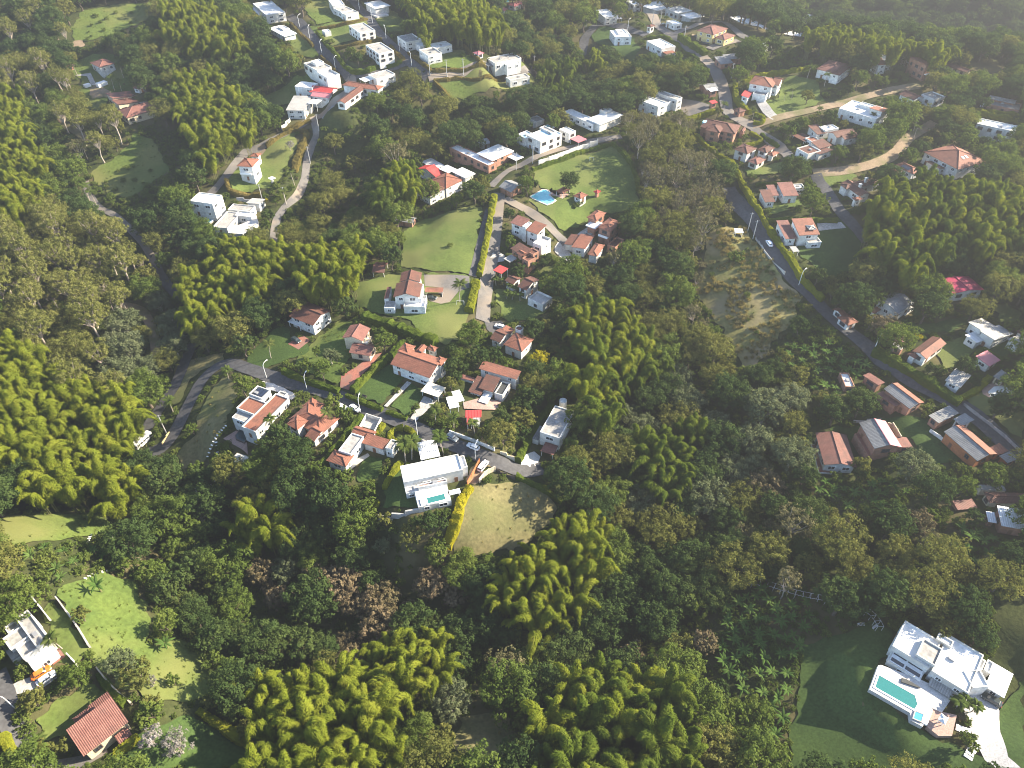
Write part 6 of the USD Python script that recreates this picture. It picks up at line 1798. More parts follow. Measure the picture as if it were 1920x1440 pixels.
PLACED = []      # (kind, variant, x, y, z, scale, rz)
specs = [DEFAULT] + [(a, b) for a, b, _ in REGIONS]
SPREAD = dict(straw_tuft=1, grass_tuft=1, bush=0.95, scrub_bush=1.25, coffee_bush=0.95, banana_plant=0.78, bamboo_clump=0.48, green_bamboo_clump=0.43)


def parse(s):
    k = [t.split(':') for t in s.split(',')]
    w = np.array([float(b) for _, b in k])
    return [a for a, _ in k], w / w.sum()


def scatter():
    """Throws plants of every size at the ground, the big ones first; each keeps its distance from those that stand already."""
    r = np.random.default_rng(42)
    cand = []
    for sp, y0, y1 in ((1.7, 50, 300), (2.3, 300, 480), (4.2, 480, 920)):
        xs, ys = np.meshgrid(np.arange(-440, 560, sp), np.arange(y0, y1, sp))
        P = np.stack([xs, ys], -1).reshape(-1, 2)
        cand.append(P + r.uniform(-0.5, 0.5, P.shape) * sp)
    P = np.vstack(cand)
    z = tz(P)
    q = project(np.column_stack([P, z + 3]))
    ok = (q[:, 0] > -120) & (q[:, 0] < 2060) & (q[:, 1] > -60) & (q[:, 1] < 1580)
    P, z = P[ok], z[ok]
    ok = ~shapely.contains_xy(KEEP, P[:, 0], P[:, 1])
    P, z = P[ok], z[ok]
    u = r.random((len(P), 5))
    rows = []
    for i, (s_, _) in enumerate(specs):
        names, w = parse(s_)
        ki = np.searchsorted(np.cumsum(w), u[:, 0], side='right').clip(0, len(w) - 1)
        for n_, nm in enumerate(names):
            vs = VAR[nm]
            sel0 = np.where(ki == n_)[0]
            if not len(sel0):
                continue
            vi = (u[sel0, 2] * len(vs)).astype(int)
            for v_ in range(len(vs)):
                sel = sel0[vi == v_]
                h, rad, cz = vs[v_][1:4]
                sc = (0.78 + 0.5 * u[sel, 1]) * (1.0 + 0.25 * (P[sel, 1] > 480))
                C = np.column_stack([P[sel], z[sel] + cz * sc])
                c2 = project(C)
                good = look_up(REG, np.clip(c2, [0, 0], [1919, 1439])) == i
                sel, sc, C, c2 = sel[good], sc[good], C[good], c2[good]
                if not len(sel):
                    continue
                rp = rad * sc * FPX / np.linalg.norm(C - EYE, axis=1)
                bad = look_up(CLR, c2).astype(float) * 3
                for t in range(8):
                    bad += look_up(CLR, c2 + np.array([math.cos(t * math.pi / 4), math.sin(t * math.pi / 4)]) * rp[:, None] * 0.85)
                good = bad <= (1 if rad > 2.2 else 2)
                if nm in TALL and not specs[i][0].startswith('bush'):
                    inlow = sum(look_up(LOW, c2 + np.array([math.cos(t * math.pi / 4), math.sin(t * math.pi / 4)]) * rp[:, None] * 0.8).astype(int) for t in range(8))
                    good &= inlow <= 2
                for j, s in zip(sel[good], sc[good]):
                    rows.append((rad * s * SPREAD.get(nm, 0.8), nm, v_, P[j, 0], P[j, 1], z[j], s, u[j, 3] * 360, u[j, 4]))
    # the order: larger first, but with chance in it, so that clearings for small ones stay
    rows.sort(key=lambda t: -t[0] * (0.55 + 0.9 * t[8]))
    grid, cell = {}, 7.0
    for t in rows:
        R_, x, y = t[0], t[3], t[4]
        cx, cy = int(x // cell), int(y // cell)
        hit = False
        for ax in (cx - 1, cx, cx + 1):
            for ay in (cy - 1, cy, cy + 1):
                for (x2, y2, r2) in grid.get((ax, ay), ()):
                    if (x - x2) ** 2 + (y - y2) ** 2 < ((R_ + r2) * 0.78) ** 2:
                        hit = True
                        break
                if hit:
                    break
            if hit:
                break
        if hit:
            continue
        grid.setdefault((cx, cy), []).append((x, y, R_))
        PLACED.append(t[1:8])


scatter()


def plant(kind, pix, base=True, scale=1.0, label=None, var=None, dz=0.0):
    """One plant that the photograph shows by itself: its foot (or, with base False, its crown) is at pixel pix."""
    vs = VAR[kind]
    v = (len(SPECIAL) if var is None else var) % len(vs)
    if label and kind not in ('bush', 'banana_plant', 'yellow_tree', 'blossom_tree', 'rust_tree'):
        want = 4.1 * scale                  # scale says how wide the crown is, in units of a middling tree
        v = min(range(len(vs)), key=lambda i: abs(vs[i][2] - want))
        scale = want / vs[v][2]
    q = at([pix], 0.0 if base else vs[v][3] * scale)[0]
    SPECIAL.append((kind, v, q[0], q[1], float(tz(q[0], q[1])[0]), scale, (len(SPECIAL) * 77) % 360, label))


SPECIAL = []
for t, s in (('170,382', 1.1), ('181,385', 0.9), ('508,672', 0.85), ('430,714', 0.7), ('326,776', 0.8), ('311,808', 0.7), ('553,348', 0.9), ('537,384', 0.9), ('1355,219', 0.8),
             ('1712,246', 0.9), ('1700,225', 0.8), ('861,566', 1.05), ('817,792', 0.85), ('851,806', 0.75), ('890,814', 0.7), ('832,853', 0.9), ('826,838', 0.8), ('761,868', 1.0), ('772,862', 1.0),
             ('620,800', 0.8), ('512,810', 0.8), ('117,1216', 0.75), ('165,300', 0.9), ('150,300', 1.0), ('112,150', 0.8), ('146,143', 0.9), ('215,170', 0.9), ('228,172', 0.8),
             ('232,146', 0.9), ('1513,147', 0.8), ('1545,162', 0.8), ('1410,226', 0.6), ('1470,190', 0.5), ('1484,186', 0.6), ('1712,262', 0.8), ('1530,225', 0.7), ('1590,268', 0.6), ('1632,232', 0.6), ('1180,240', 0.4)):
    plant('palm_tree', [float(k) for k in t.split(',')], True, s)
for t in ('938,520', '945,535', '955,545', '965,552', '930,535', '975,500', '985,508', '1000,505', '1012,530', '1025,525', '1035,535', '950,560', '960,562', '975,565', '1020,545', '1045,545', '1040,530', '968,485', '978,490', '1000,495',
          '40,1432', '75,1400', '1790,1330', '1822,1335', '1800,1320'):
    plant('garden_palm', [float(k) for k in t.split(',')], True, 0.9)
plant('yellow_tree', (1012, 672), False, 1.0, 'yellow-flowering tree glowing among dark trees behind the grey roofed stair tower house')
plant('yellow_tree', (1722, 632), False, 0.45, 'small yellow-flowered bush behind the orange hipped house with brown rear slope')
plant('yellow_tree', (498, 376), False, 0.4, 'golden bush right of the angular villa with curved terrace')
plant('blossom_tree', (543, 270), False, 0.75, 'white-blossoming tree on the hedged lawn of the pink three-storey house', 0)
plant('blossom_tree', (282, 1380), False, 1.0, 'mauve-white blossoming tree right of the red cross-gabled house, lower left', 1)
plant('blossom_tree', (330, 1395), False, 1.05, 'larger mauve-white blossoming tree on the shaded lawn near the bottom edge', 0)
plant('rust_tree', (1665, 612), False, 1.0, 'huge spreading rust-brown tree in front of the patched grey roofed house')
plant('dark_tree', (1068, 338), False, 1.25, 'broad dark round tree on the football lawn beyond the pool gazebos', 0)
plant('dark_tree', (1815, 683), False, 0.85, 'clipped round dark green tree between the grey-beige and pink roofed sheds', 1)
plant('green_tree', (800, 355), False, 1.5, 'big leafy green tree right of the orange and brown hipped roofs', 1)
plant('green_tree', (882, 628), False, 1.35, 'big green tree at the end of the lime hedge', 2)
plant('dark_tree', (897, 668), False, 0.95, 'dark rounded tree below the end of the lime hedge', 2)
plant('green_tree', (705, 187), False, 1.35, 'dark spreading tree in front of the long orange tile roofs', 3)
plant('olive_tree', (1830, 575), False, 1.45, 'broad pale tree partly covering the magenta roof', 0)
plant('grey_tree', (1715, 872), False, 1.5, 'large silvery tree in front of the half grey, half red roof', 0)
plant('dark_tree', (1880, 758), False, 1.15, 'dark spreading tree covering half the kidney-shaped pool', 3)
plant('grey_tree', (620, 665), False, 0.01 + 0.8, 'pale green mango tree, lower one in the garden above the estate road', 1)
plant('green_tree', (602, 690), False, 0.8, 'leafy fruit tree above the estate road, in the triangular garden', 0)
plant('green_tree', (572, 685), False, 0.62, 'small fruit tree nearest the lane gate in the triangular garden', 1)
plant('green_tree', (592, 658), False, 0.4, 'little round fruit tree in the middle of the triangular garden', 2)
plant('green_tree', (630, 670), False, 0.4, 'little round fruit tree right of the middle one in the triangular garden', 3)
plant('green_tree', (455, 720), False, 0.85, 'bushy green tree above the house with orange tile decks', 1)
plant('green_tree', (625, 752), False, 0.7, 'upright green tree between the orange hipped house and the white garage roof', 0)
plant('olive_tree', (1515, 178), False, 0.9, 'pale spreading tree in the middle of the palm lawn', 1)
plant('bush', (1072, 348 + 20), True, 1.0, 'round shrub beside the orange gazebo of the pool')
plant('bush', (1080, 388), True, 1.0, 'pale round shrub pair on the pool lawn, left one')
plant('bush', (1088, 384), True, 1.0, 'pale round shrub pair on the pool lawn, right one')
plant('bush', (868, 107), True, 1.3, 'clipped round tree on the bright lawn of the three-block villa')
plant('bush', (620, 82), True, 1.3, 'small dark conifer at the corner of the middle hedged lawn')
plant('bush', (844, 463), True, 0.8, 'little brownish shrub alone on the big striped lawn')
plant('grey_tree', (225, 1240), False, 1.0, 'broad grey-green tree on the bright lawn right of the lower left villa', 1)
plant('olive_tree', (255, 1262), False, 0.95, 'olive tree overlapping the broad grey-green tree on the lower left lawn', 2)
plant('olive_tree', (150, 1150), False, 0.55, 'small olive tree behind the garden wall of the lower left villa', 3)
plant('blossom_tree', (284, 1275), False, 0.5, 'pale leafless shrub on the lower left lawn', 1)
plant('green_tree', (325, 1275), False, 0.42, 'round dark bush in the middle of the lower left lawn', 2)
plant('banana_plant', (315, 1215), True, 1.3, 'big banana plant at the edge of the lower left lawn')
plant('banana_plant', (190, 1110), True, 1.6, 'tall banana plant above the lower left lawn, casting a long shadow')
plant('olive_tree', (282, 1318), False, 0.6, 'rounded olive shrub right of the red cross-gabled house', 0)
plant('green_tree', (140, 1265), False, 0.8, 'dense bushy tree beside the parked cars at the lower left', 1)
plant('olive_tree', (60, 1310), False, 0.75, 'golden-olive bushy tree beside the lower left road', 2)
plant('bush', (45, 1345), True, 1.3, 'yellowish shrub beside the lower left road, upper one')
plant('bush', (58, 1372), True, 1.2, 'yellowish shrub beside the lower left road, lower one')
plant('rust_tree', (1805, 1344), False, 0.18, 'small orange-red bush beside the pale driveway of the huge villa')

for pix, kind, s, lab in (((1437, 762), 'grey_tree', 1.9, 'huge grey-green tree in the middle of the right ravine, left of its twin'), ((1487, 748), 'grey_tree', 1.5, 'rounded grey-green tree joined to the right side of the huge one'),
                          ((1212, 806), 'grey_tree', 1.55, 'dome-shaped dark grey tree between the two green bamboo groves'), ((1462, 828), 'olive_tree', 1.1, 'olive-brown rounded tree below the huge grey-green tree'),
                          ((1437, 912), 'mango_tree', 1.5, 'broad brownish tree left of the brown-red gable house lawn'), ((1196, 468), 'olive_tree', 0.95, 'golden-olive tree right of the low fan-shaped tile house'),
                          ((712, 1125), 'mango_tree', 1.5, 'largest pinkish-brown topped tree above the bottom bamboo'), ((592, 1082), 'mango_tree', 1.1, 'pinkish-brown topped tree, upper left of the largest one'),
                          ((808, 1092), 'mango_tree', 1.3, 'dark pinkish-topped tree, right of the largest one'), ((520, 1120), 'mango_tree', 1.0, 'pinkish-brown topped tree at the edge of the dark ravine'),
                          ((648, 1205), 'mango_tree', 0.9, 'small brown-topped tree just above the bottom bamboo'), ((272, 692), 'grey_tree', 1.5, 'large pale grey-green tree left of the dry grass bank'),
                          ((320, 600), 'grey_tree', 1.3, 'round grey-green tree right of the looping dirt track'), ((845, 1312), 'grey_tree', 1.35, 'dome-shaped grey tree at the right end of the bottom bamboo'),
                          ((946, 1248), 'tan_tree', 1.35, 'tan ochre tree with pale limbs right of the bottom bamboo'), ((770, 1000), 'olive_tree', 0.9, 'pale feathery tree below the roof-edge pool villa'),
                          ((718, 1022), 'grey_tree', 0.75, 'small grey-green tree left of the pale feathery tree'), ((532, 1072), 'grey_tree', 1.05, 'grey-green tree between ravine bamboo and brown-topped trees'),
                          ((742, 288), 'tan_tree', 1.9, 'large grey-tan tree on the slope left of the orange and brown hipped roofs'), ((90, 62), 'dark_tree', 2.0, 'tall spreading tree in the upper left woods'),
                          ((1562, 545), 'olive_tree', 0.8, 'olive tree at the lower edge of the shaded lawn by the lime hedge'), ((1722, 978), 'mango_tree', 1.2, 'pinkish flowering tree above the right banana patch'),
                          ((1578, 995), 'tan_tree', 0.8, 'greyish leafless round tree on the slope below the banana row'), ((1605, 1062), 'olive_tree', 1.5, 'broad olive tree above the trellis curve'),
                          ((1682, 1035), 'olive_tree', 1.35, 'wide olive tree left of the right banana patch'), ((1518, 1060), 'olive_tree', 1.0, 'olive tree directly above the long ladder-like trellis'),
                          ((1305, 1132), 'green_tree', 0.95, 'bright green round tree left of the banana field'), ((1418, 1335), 'green_tree', 1.0, 'green round tree at the lower end of the banana field'),
                          ((1300, 1245), 'green_tree', 0.85, 'bright green tree left of the banana field middle'), ((1185, 1228), 'mango_tree', 1.0, 'pink-brown tree above the dark bottom bamboo'),
                          ((1322, 1205), 'mango_tree', 0.95, 'brown-pink flowering tree between two bright green trees'), ((1500, 700), 'olive_tree', 0.9, 'pale olive tree left of the narrow white and brown hut'),
                          ((1335, 700), 'olive_tree', 1.3, 'yellow-green rounded tree below the dry open slope'), ((1380, 480), 'bush', 1.9, 'rounded olive mound of shrub on the dry open slope'),
                          ((1300, 585), 'tan_tree', 0.9, 'pale leafless tree at the left edge of the dry open slope'), ((1310, 520), 'tan_tree', 0.7, 'small grey leafless tree on the dry slope edge'),
                          ((1500, 610), 'dark_tree', 1.0, 'dark round tree left of the lower right road by the coffee rows'), ((1470, 670), 'olive_tree', 0.7, 'small thin tree at the banana field corner of the dry slope')):
    plant(kind, pix, False, s, lab)
r_ = np.random.default_rng(9)
dry = Polygon([(1330, 460), (1400, 440), (1440, 500), (1480, 560), (1450, 630), (1400, 670), (1350, 590), (1320, 530)])
for k in range(70):
    p_ = r_.uniform((1310, 440), (1490, 680))
    if dry.contains(Point(*p_)):
        SPECIAL.append(('scrub_bush' if r_.random() < 0.7 else 'bush', int(r_.integers(2)), *at([p_])[0], r_.uniform(0.4, 0.95), r_.uniform(0, 360), None))
for box_ in (((175, 310), (300, 370)), ((150, 20), (270, 75))):
    for k in range(16):
        SPECIAL.append(('bush', int(r_.integers(3)), *at([r_.uniform(*box_)])[0], r_.uniform(0.5, 1.0), r_.uniform(0, 360), None))
# ---------------------------------------------------------------- plants: build them
LANDMARKS = [(500, 30, 'the uppermost left villa'), (525, 60, 'the low villa by the estate bend'), (600, 125, 'the villa with stepped roofs'), (675, 60, 'the plain white villa on the hedged lawn'),
             (765, 95, 'the three-block villa'), (945, 112, 'the long villa with grey carport'), (968, 148, 'the lone villa on the yellow slope'), (590, 172, 'the salmon red gabled wing'),
             (560, 205, 'the low grey roofed house'), (690, 170, 'the long orange roofed house'), (1165, 68, 'the villa inside the round bend'), (1245, 85, 'the villa with orange porch'),
             (1335, 62, 'the yellow house'), (1240, 190, 'the crisp white two-storey villa'), (1400, 35, 'the long ridge villa'), (1510, 60, 'the villa with dark terraces'),
             (1560, 125, 'the red-brown house behind palms'), (1730, 120, 'the brick house with balconies'), (1850, 105, 'the pink and grey farmhouse'), (1620, 210, 'the villa with red roof patch'),
             (1870, 235, 'the modern plate-roofed villa'), (1790, 300, 'the great orange hipped roof'), (1430, 165, 'the house with red carport'), (1350, 240, 'the dark brown brick house'),
             (1420, 290, 'the house with three small roofs'), (1520, 270, 'the house with brown carport'), (1610, 350, 'the brown house with long wings'), (1465, 360, 'the three stepped red roofs'),
             (1505, 440, 'the house with grey roof lantern'), (930, 295, 'the brick house with white roofs'), (820, 345, 'the orange and brown hipped house'), (1040, 265, 'the villa with pale blue roofs'),
             (1100, 225, 'the villa with broad overhanging roof'), (1030, 370, 'the turquoise pool'), (235, 190, 'the parallel-winged farmhouse'), (195, 118, 'the small red hipped house'),
             (467, 310, 'the pink three-storey house'), (385, 390, 'the white cube villa'), (445, 400, 'the villa with curved terrace'), (990, 430, 'the house with stepped red roofs'),
             (985, 475, 'the turreted tile house'), (970, 530, 'the curved-front tile house'), (1135, 420, 'the tall brick house'), (760, 545, 'the white mansion'), (830, 450, 'the big striped lawn'),
             (577, 600, 'the house with brick forecourt'), (670, 640, 'the house with white dish'), (785, 680, 'the bright orange roofed house'), (490, 770, 'the house with tile decks'),
             (590, 790, 'the large orange hipped house'), (690, 840, 'the T-shaped tile house'), (815, 890, 'the roof-edge pool villa'), (925, 715, 'the black flat roof'), (960, 640, 'the round white turret'), (1045, 800, 'the stair tower house'),
             (950, 970, 'the bare brown field'), (1400, 560, 'the dry open slope'), (1675, 570, 'the patched grey roof'), (1800, 540, 'the magenta roof'), (1850, 625, 'the broad pale grey house'),
             (1740, 655, 'the orange house with brown slope'), (1690, 755, 'the brick house with grey front slope'), (1655, 825, 'the half grey half red roof'), (1815, 830, 'the long orange walled house'),
             (1565, 850, 'the brown-red gable house'), (1890, 970, 'the white roofed barn'), (1760, 1270, 'the huge modern villa'), (50, 1200, 'the lower left villa'), (190, 1355, 'the red cross-gabled house'),
             (340, 760, 'the curve of the estate road'), (268, 830, 'the long white bus'), (1600, 1300, 'the large shaded lawn'), (910, 1390, 'the clearing at the bottom edge'), (260, 490, 'the left dirt track'),
             (340, 950, 'the dark ravine'), (600, 1150, 'the brown-topped trees'), (1150, 680, 'the green bamboo plumes'), (1250, 320, 'the tan hilltop grove'), (1420, 1090, 'the trellis in the banana field'),
             (100, 500, 'the eucalyptus grove'), (880, 60, 'the upper bamboo valley'), (1750, 430, 'the right bamboo grove'), (60, 100, 'the upper left woods'), (250, 60, 'the upper left pasture'),
             (1250, 1000, 'the deep right ravine'), (100, 1020, 'the left banana garden'), (640, 1380, 'the bottom bamboo grove'), (1140, 1380, 'the dark bottom bamboo'), (1720, 40, 'the far shaded hillside')]
LPX = np.array([[a, b] for a, b, _ in LANDMARKS], float)
ORD = 'nearest second third fourth fifth sixth seventh eighth ninth tenth eleventh twelfth thirteenth fourteenth fifteenth sixteenth seventeenth eighteenth nineteenth twentieth'.split()
ORD += ['twenty-' + w for w in 'first second third fourth fifth sixth seventh eighth ninth'.split()] + ['thirtieth'] + ['thirty-' + w for w in 'first second third fourth fifth sixth seventh eighth ninth'.split()]
LOOKS = {'green_tree': ('green broad tree', 'tree', 'green broadleaf trees'), 'dark_tree': ('dense dark tree', 'tree', 'dark dense trees'), 'olive_tree': ('loose olive tree', 'tree', 'olive trees with loose crowns'),
         'grey_tree': ('grey-green tree', 'tree', 'grey-green trees'), 'mango_tree': ('brown-topped mango tree', 'tree', 'brown-topped flowering trees'), 'tan_tree': ('tan sparse tree', 'tree', 'tan sparse trees'),
         'eucalyptus_tree': ('tall pale-trunked eucalyptus', 'tree', 'tall pale-trunked trees'), 'bush': ('low green bush', 'bush', 'low green bushes'), 'scrub_bush': ('dry yellowish scrub bush', 'bush', 'dry scrub bushes'),
         'coffee_bush': ('small coffee bush', 'bush', 'coffee bushes'), 'bamboo_clump': ('yellow-green bamboo clump', 'bamboo', 'feathery bamboo clumps'),
         'green_bamboo_clump': ('green feathery bamboo clump', 'bamboo', 'green bamboo clumps'), 'banana_plant': ('banana plant', 'banana plant', 'banana plants'), 'palm_tree': ('tall palm with pale trunk', 'palm', 'tall palms'),
         'garden_palm': ('short garden palm', 'palm', 'short garden palms')}
NAMES = {'garden_palm': 'palm_tree', 'scrub_bush': 'bush', 'rust_tree': 'tree'}


def instance(kind, var, x, y, z, s, rz, label, group):
    p, h, rad, cz = VAR[kind][var]
    xf = UsdGeom.Xform.Define(stage, path_for(NAMES.get(kind, kind)))
    xf.AddTranslateOp().Set(Gf.Vec3d(float(x), float(y), float(z)))
    xf.AddRotateZOp().Set(float(rz))
    xf.AddScaleOp().Set(Gf.Vec3f(float(s), float(s), float(s)))
    pr = xf.GetPrim()
    pr.GetReferences().AddInternalReference(Sdf.Path(p))
    pr.SetInstanceable(True)
    cat = LOOKS[kind][1] if kind in LOOKS else 'tree'
    tag(pr, label, cat, group)


# a planted one clears its own spot of scattered neighbours
sp_xy = np.array([[t[2], t[3]] for t in SPECIAL])
sp_r = np.array([VAR[t[0]][t[1]][2] * t[5] * 0.8 for t in SPECIAL])
PL = []
for t in PLACED:
    d = np.hypot(sp_xy[:, 0] - t[2], sp_xy[:, 1] - t[3])
    if not (d < sp_r + VAR[t[0]][t[1]][2] * t[5] * 0.35).any():
        PL.append(t)
allp = [(*t, None) for t in PL] + SPECIAL
C3 = np.array([[t[2], t[3], t[4] + VAR[t[0]][t[1]][3] * t[5]] for t in allp])
C2 = project(C3)
DIST = np.linalg.norm(C3 - EYE, axis=1)
near = np.argmin(((C2[:, None] - LPX[None]) ** 2).sum(-1), 1)
inframe = (C2[:, 0] > -25) & (C2[:, 0] < 1945) & (C2[:, 1] > -25) & (C2[:, 1] < 1480)
LIMIT = dict(bush=260, coffee_bush=140, banana_plant=170, green_tree=260, dark_tree=280, olive_tree=280, mango_tree=80, tan_tree=150, eucalyptus_tree=90, bamboo_clump=290, green_bamboo_clump=170, scrub_bush=60, grey_tree=80)
rest, buckets, cnt = {}, {}, {}
order = sorted(range(len(allp)), key=lambda i: (allp[i][7] is None, DIST[i] / VAR[allp[i][0]][allp[i][1]][2] / allp[i][5]))
for i in order:
    t = allp[i]
    k = t[0]
    if t[7] is None and k not in ('palm_tree', 'garden_palm'):
        if not inframe[i] or cnt.get(k, 0) >= LIMIT.get(k, 300):
            rest.setdefault(k, []).append(t)
            continue
    cnt[k] = cnt.get(k, 0) + 1
    if t[7]:
        instance(*t[:7], t[7], None)
        continue
    d = C2[i] - LPX[near[i]]
    side = ('right' if d[0] > 0 else 'left') if abs(d[0]) > abs(d[1]) else ('near' if d[1] > 0 else 'far')
    buckets.setdefault((k, near[i], side), []).append(i)
for (k, l, side), ids in buckets.items():
    ids.sort(key=lambda i: ((C2[i] - LPX[l]) ** 2).sum())
    look, cat, plural = LOOKS[k]
    lm = LANDMARKS[l][2]
    for n, i in enumerate(ids):
        t = allp[i]
        if n < len(ORD):
            lab = f"{ORD[n]} {look} {dict(left='left of', right='right of', near='below', far='above')[side]} {lm}"
        else:
            lab = f"outlying {look} {dict(left='left of', right='right of', near='below', far='above')[side]} {lm}"
        instance(*t[:7], lab, f'{plural} {side} of {lm}' if n >= len(ORD) else plural)


def scatter_many(name, label, cat, items):
    pi = UsdGeom.PointInstancer.Define(stage, path_for(name))
    paths, idx = [], {}
    for t in items:
        p = VAR[t[0]][t[1]][0]
        if p not in idx:
            idx[p] = len(paths)
            paths.append(p)
    holder = str(pi.GetPath()) + '/kinds'
    stage.DefinePrim(holder, 'Scope')
    tg = []
    for j, p in enumerate(paths):
        q = UsdGeom.Xform.Define(stage, f'{holder}/kind_{j:03d}').GetPrim()
        q.GetReferences().AddInternalReference(Sdf.Path(p))
        tg.append(q.GetPath())
    pi.CreatePrototypesRel().SetTargets(tg)
    pi.CreateProtoIndicesAttr([idx[VAR[t[0]][t[1]][0]] for t in items])
    pi.CreatePositionsAttr(Vt.Vec3fArray.FromNumpy(np.array([[t[2], t[3], t[4]] for t in items], np.float32)))
    pi.CreateScalesAttr(Vt.Vec3fArray.FromNumpy(np.array([[t[5]] * 3 for t in items], np.float32)))
    pi.CreateOrientationsAttr(Vt.QuathArray([Gf.Quath(float(math.cos(math.radians(t[6]) / 2)), 0, 0, float(math.sin(math.radians(t[6]) / 2))) for t in items]))
    tag(pi.GetPrim(), label, cat, None, 'stuff')


trees_rest = [t for k, v in rest.items() for t in v if k not in ('bush', 'scrub_bush', 'coffee_bush', 'banana_plant')]
low_rest = [t for k, v in rest.items() for t in v if k in ('bush', 'scrub_bush', 'coffee_bush', 'banana_plant')]
if trees_rest:
    scatter_many('far_woodland', 'mixed woodland filling the far valleys and hillsides', 'woodland', trees_rest)
if low_rest:
    scatter_many('far_shrubbery', 'shrubs and plantation rows filling the farther slopes', 'shrubbery', low_rest)


# undergrowth between the trees, wherever the ground is not kept open
def undergrowth():
    r = np.random.default_rng(77)
    sp = 2.6
    xs, ys = np.meshgrid(np.arange(-420, 540, sp), np.arange(52, 470, sp))
    P = np.stack([xs, ys], -1).reshape(-1, 2) + r.uniform(-0.5, 0.5, (xs.size, 2)) * sp
    P = P[r.random(len(P)) < np.clip(1.35 - P[:, 1] / 420, 0.3, 1)]
    z = tz(P)
    q = project(np.column_stack([P, z + 0.5]))
    ok = (q[:, 0] > -40) & (q[:, 0] < 1960) & (q[:, 1] > -30) & (q[:, 1] < 1500)
    ok &= ~shapely.contains_xy(KEEP, P[:, 0], P[:, 1]) & ~look_up(CLR, q)
    reg = look_up(REG, np.clip(q, [0, 0], [1919, 1439]))
    P, z, reg = P[ok], z[ok], reg[ok]
    dry = np.isin(reg, [10])
    items = []
    for (x, y), zz, d, u in zip(P, z, dry, r.random((len(P), 4))):
        if d and u[3] < 0.8:
            continue
        k = 'scrub_bush' if d else ('bush' if u[3] < 0.75 else 'coffee_bush')
        items.append((k, int(u[0] * len(VAR[k])), x, y, zz - 0.3, 0.45 + 0.5 * u[1], u[2] * 360))
    scatter_many('undergrowth', 'low green undergrowth covering the slopes between the trees', 'undergrowth', items)


undergrowth()


# rough grass standing on the unmown fields
def rough_grass():
    r = np.random.default_rng(99)
    items = []
    for name, g, m, lift in GROUND:
        if m not in ('golden_grass', 'pasture_grass', 'dry_grass') or g.is_empty:
            continue
        x0, y0, x1, y1 = g.bounds
        k = int((x1 - x0) * (y1 - y0) * (0.6 if m == 'golden_grass' else 0.06 if m == 'dry_grass' else 0.2) * (1 if y0 < 300 else 0.4))
        P = r.uniform((x0, y0), (x1, y1), (k, 2))
        w = meshkit.fbm(np.column_stack([P / 7.0, P[:, 0] * 0]), 3, 8)
        P = P[shapely.contains_xy(g, P[:, 0], P[:, 1]) & (w > 0.46)]
        P = P[~shapely.contains_xy(HOUSE_KEEP, P[:, 0], P[:, 1]) & ~shapely.contains_xy(hard_all, P[:, 0], P[:, 1])]
        z = tz(P) + 0.1 if len(P) else []
        for (x, y), zz in zip(P, z):
            straw = m == 'golden_grass' and r.random() < 0.75 or m == 'dry_grass' and r.random() < 0.6
            items.append(('straw_tuft' if straw else 'grass_tuft', int(r.integers(3)), x, y, zz, r.uniform(0.5, 1.35) * (1.5 if m == 'golden_grass' else 0.8), r.uniform(0, 360)))
    scatter_many('rough_grass', 'rough grass tufts on the dry slope and the unmown pastures', 'grass', items)


rough_grass()
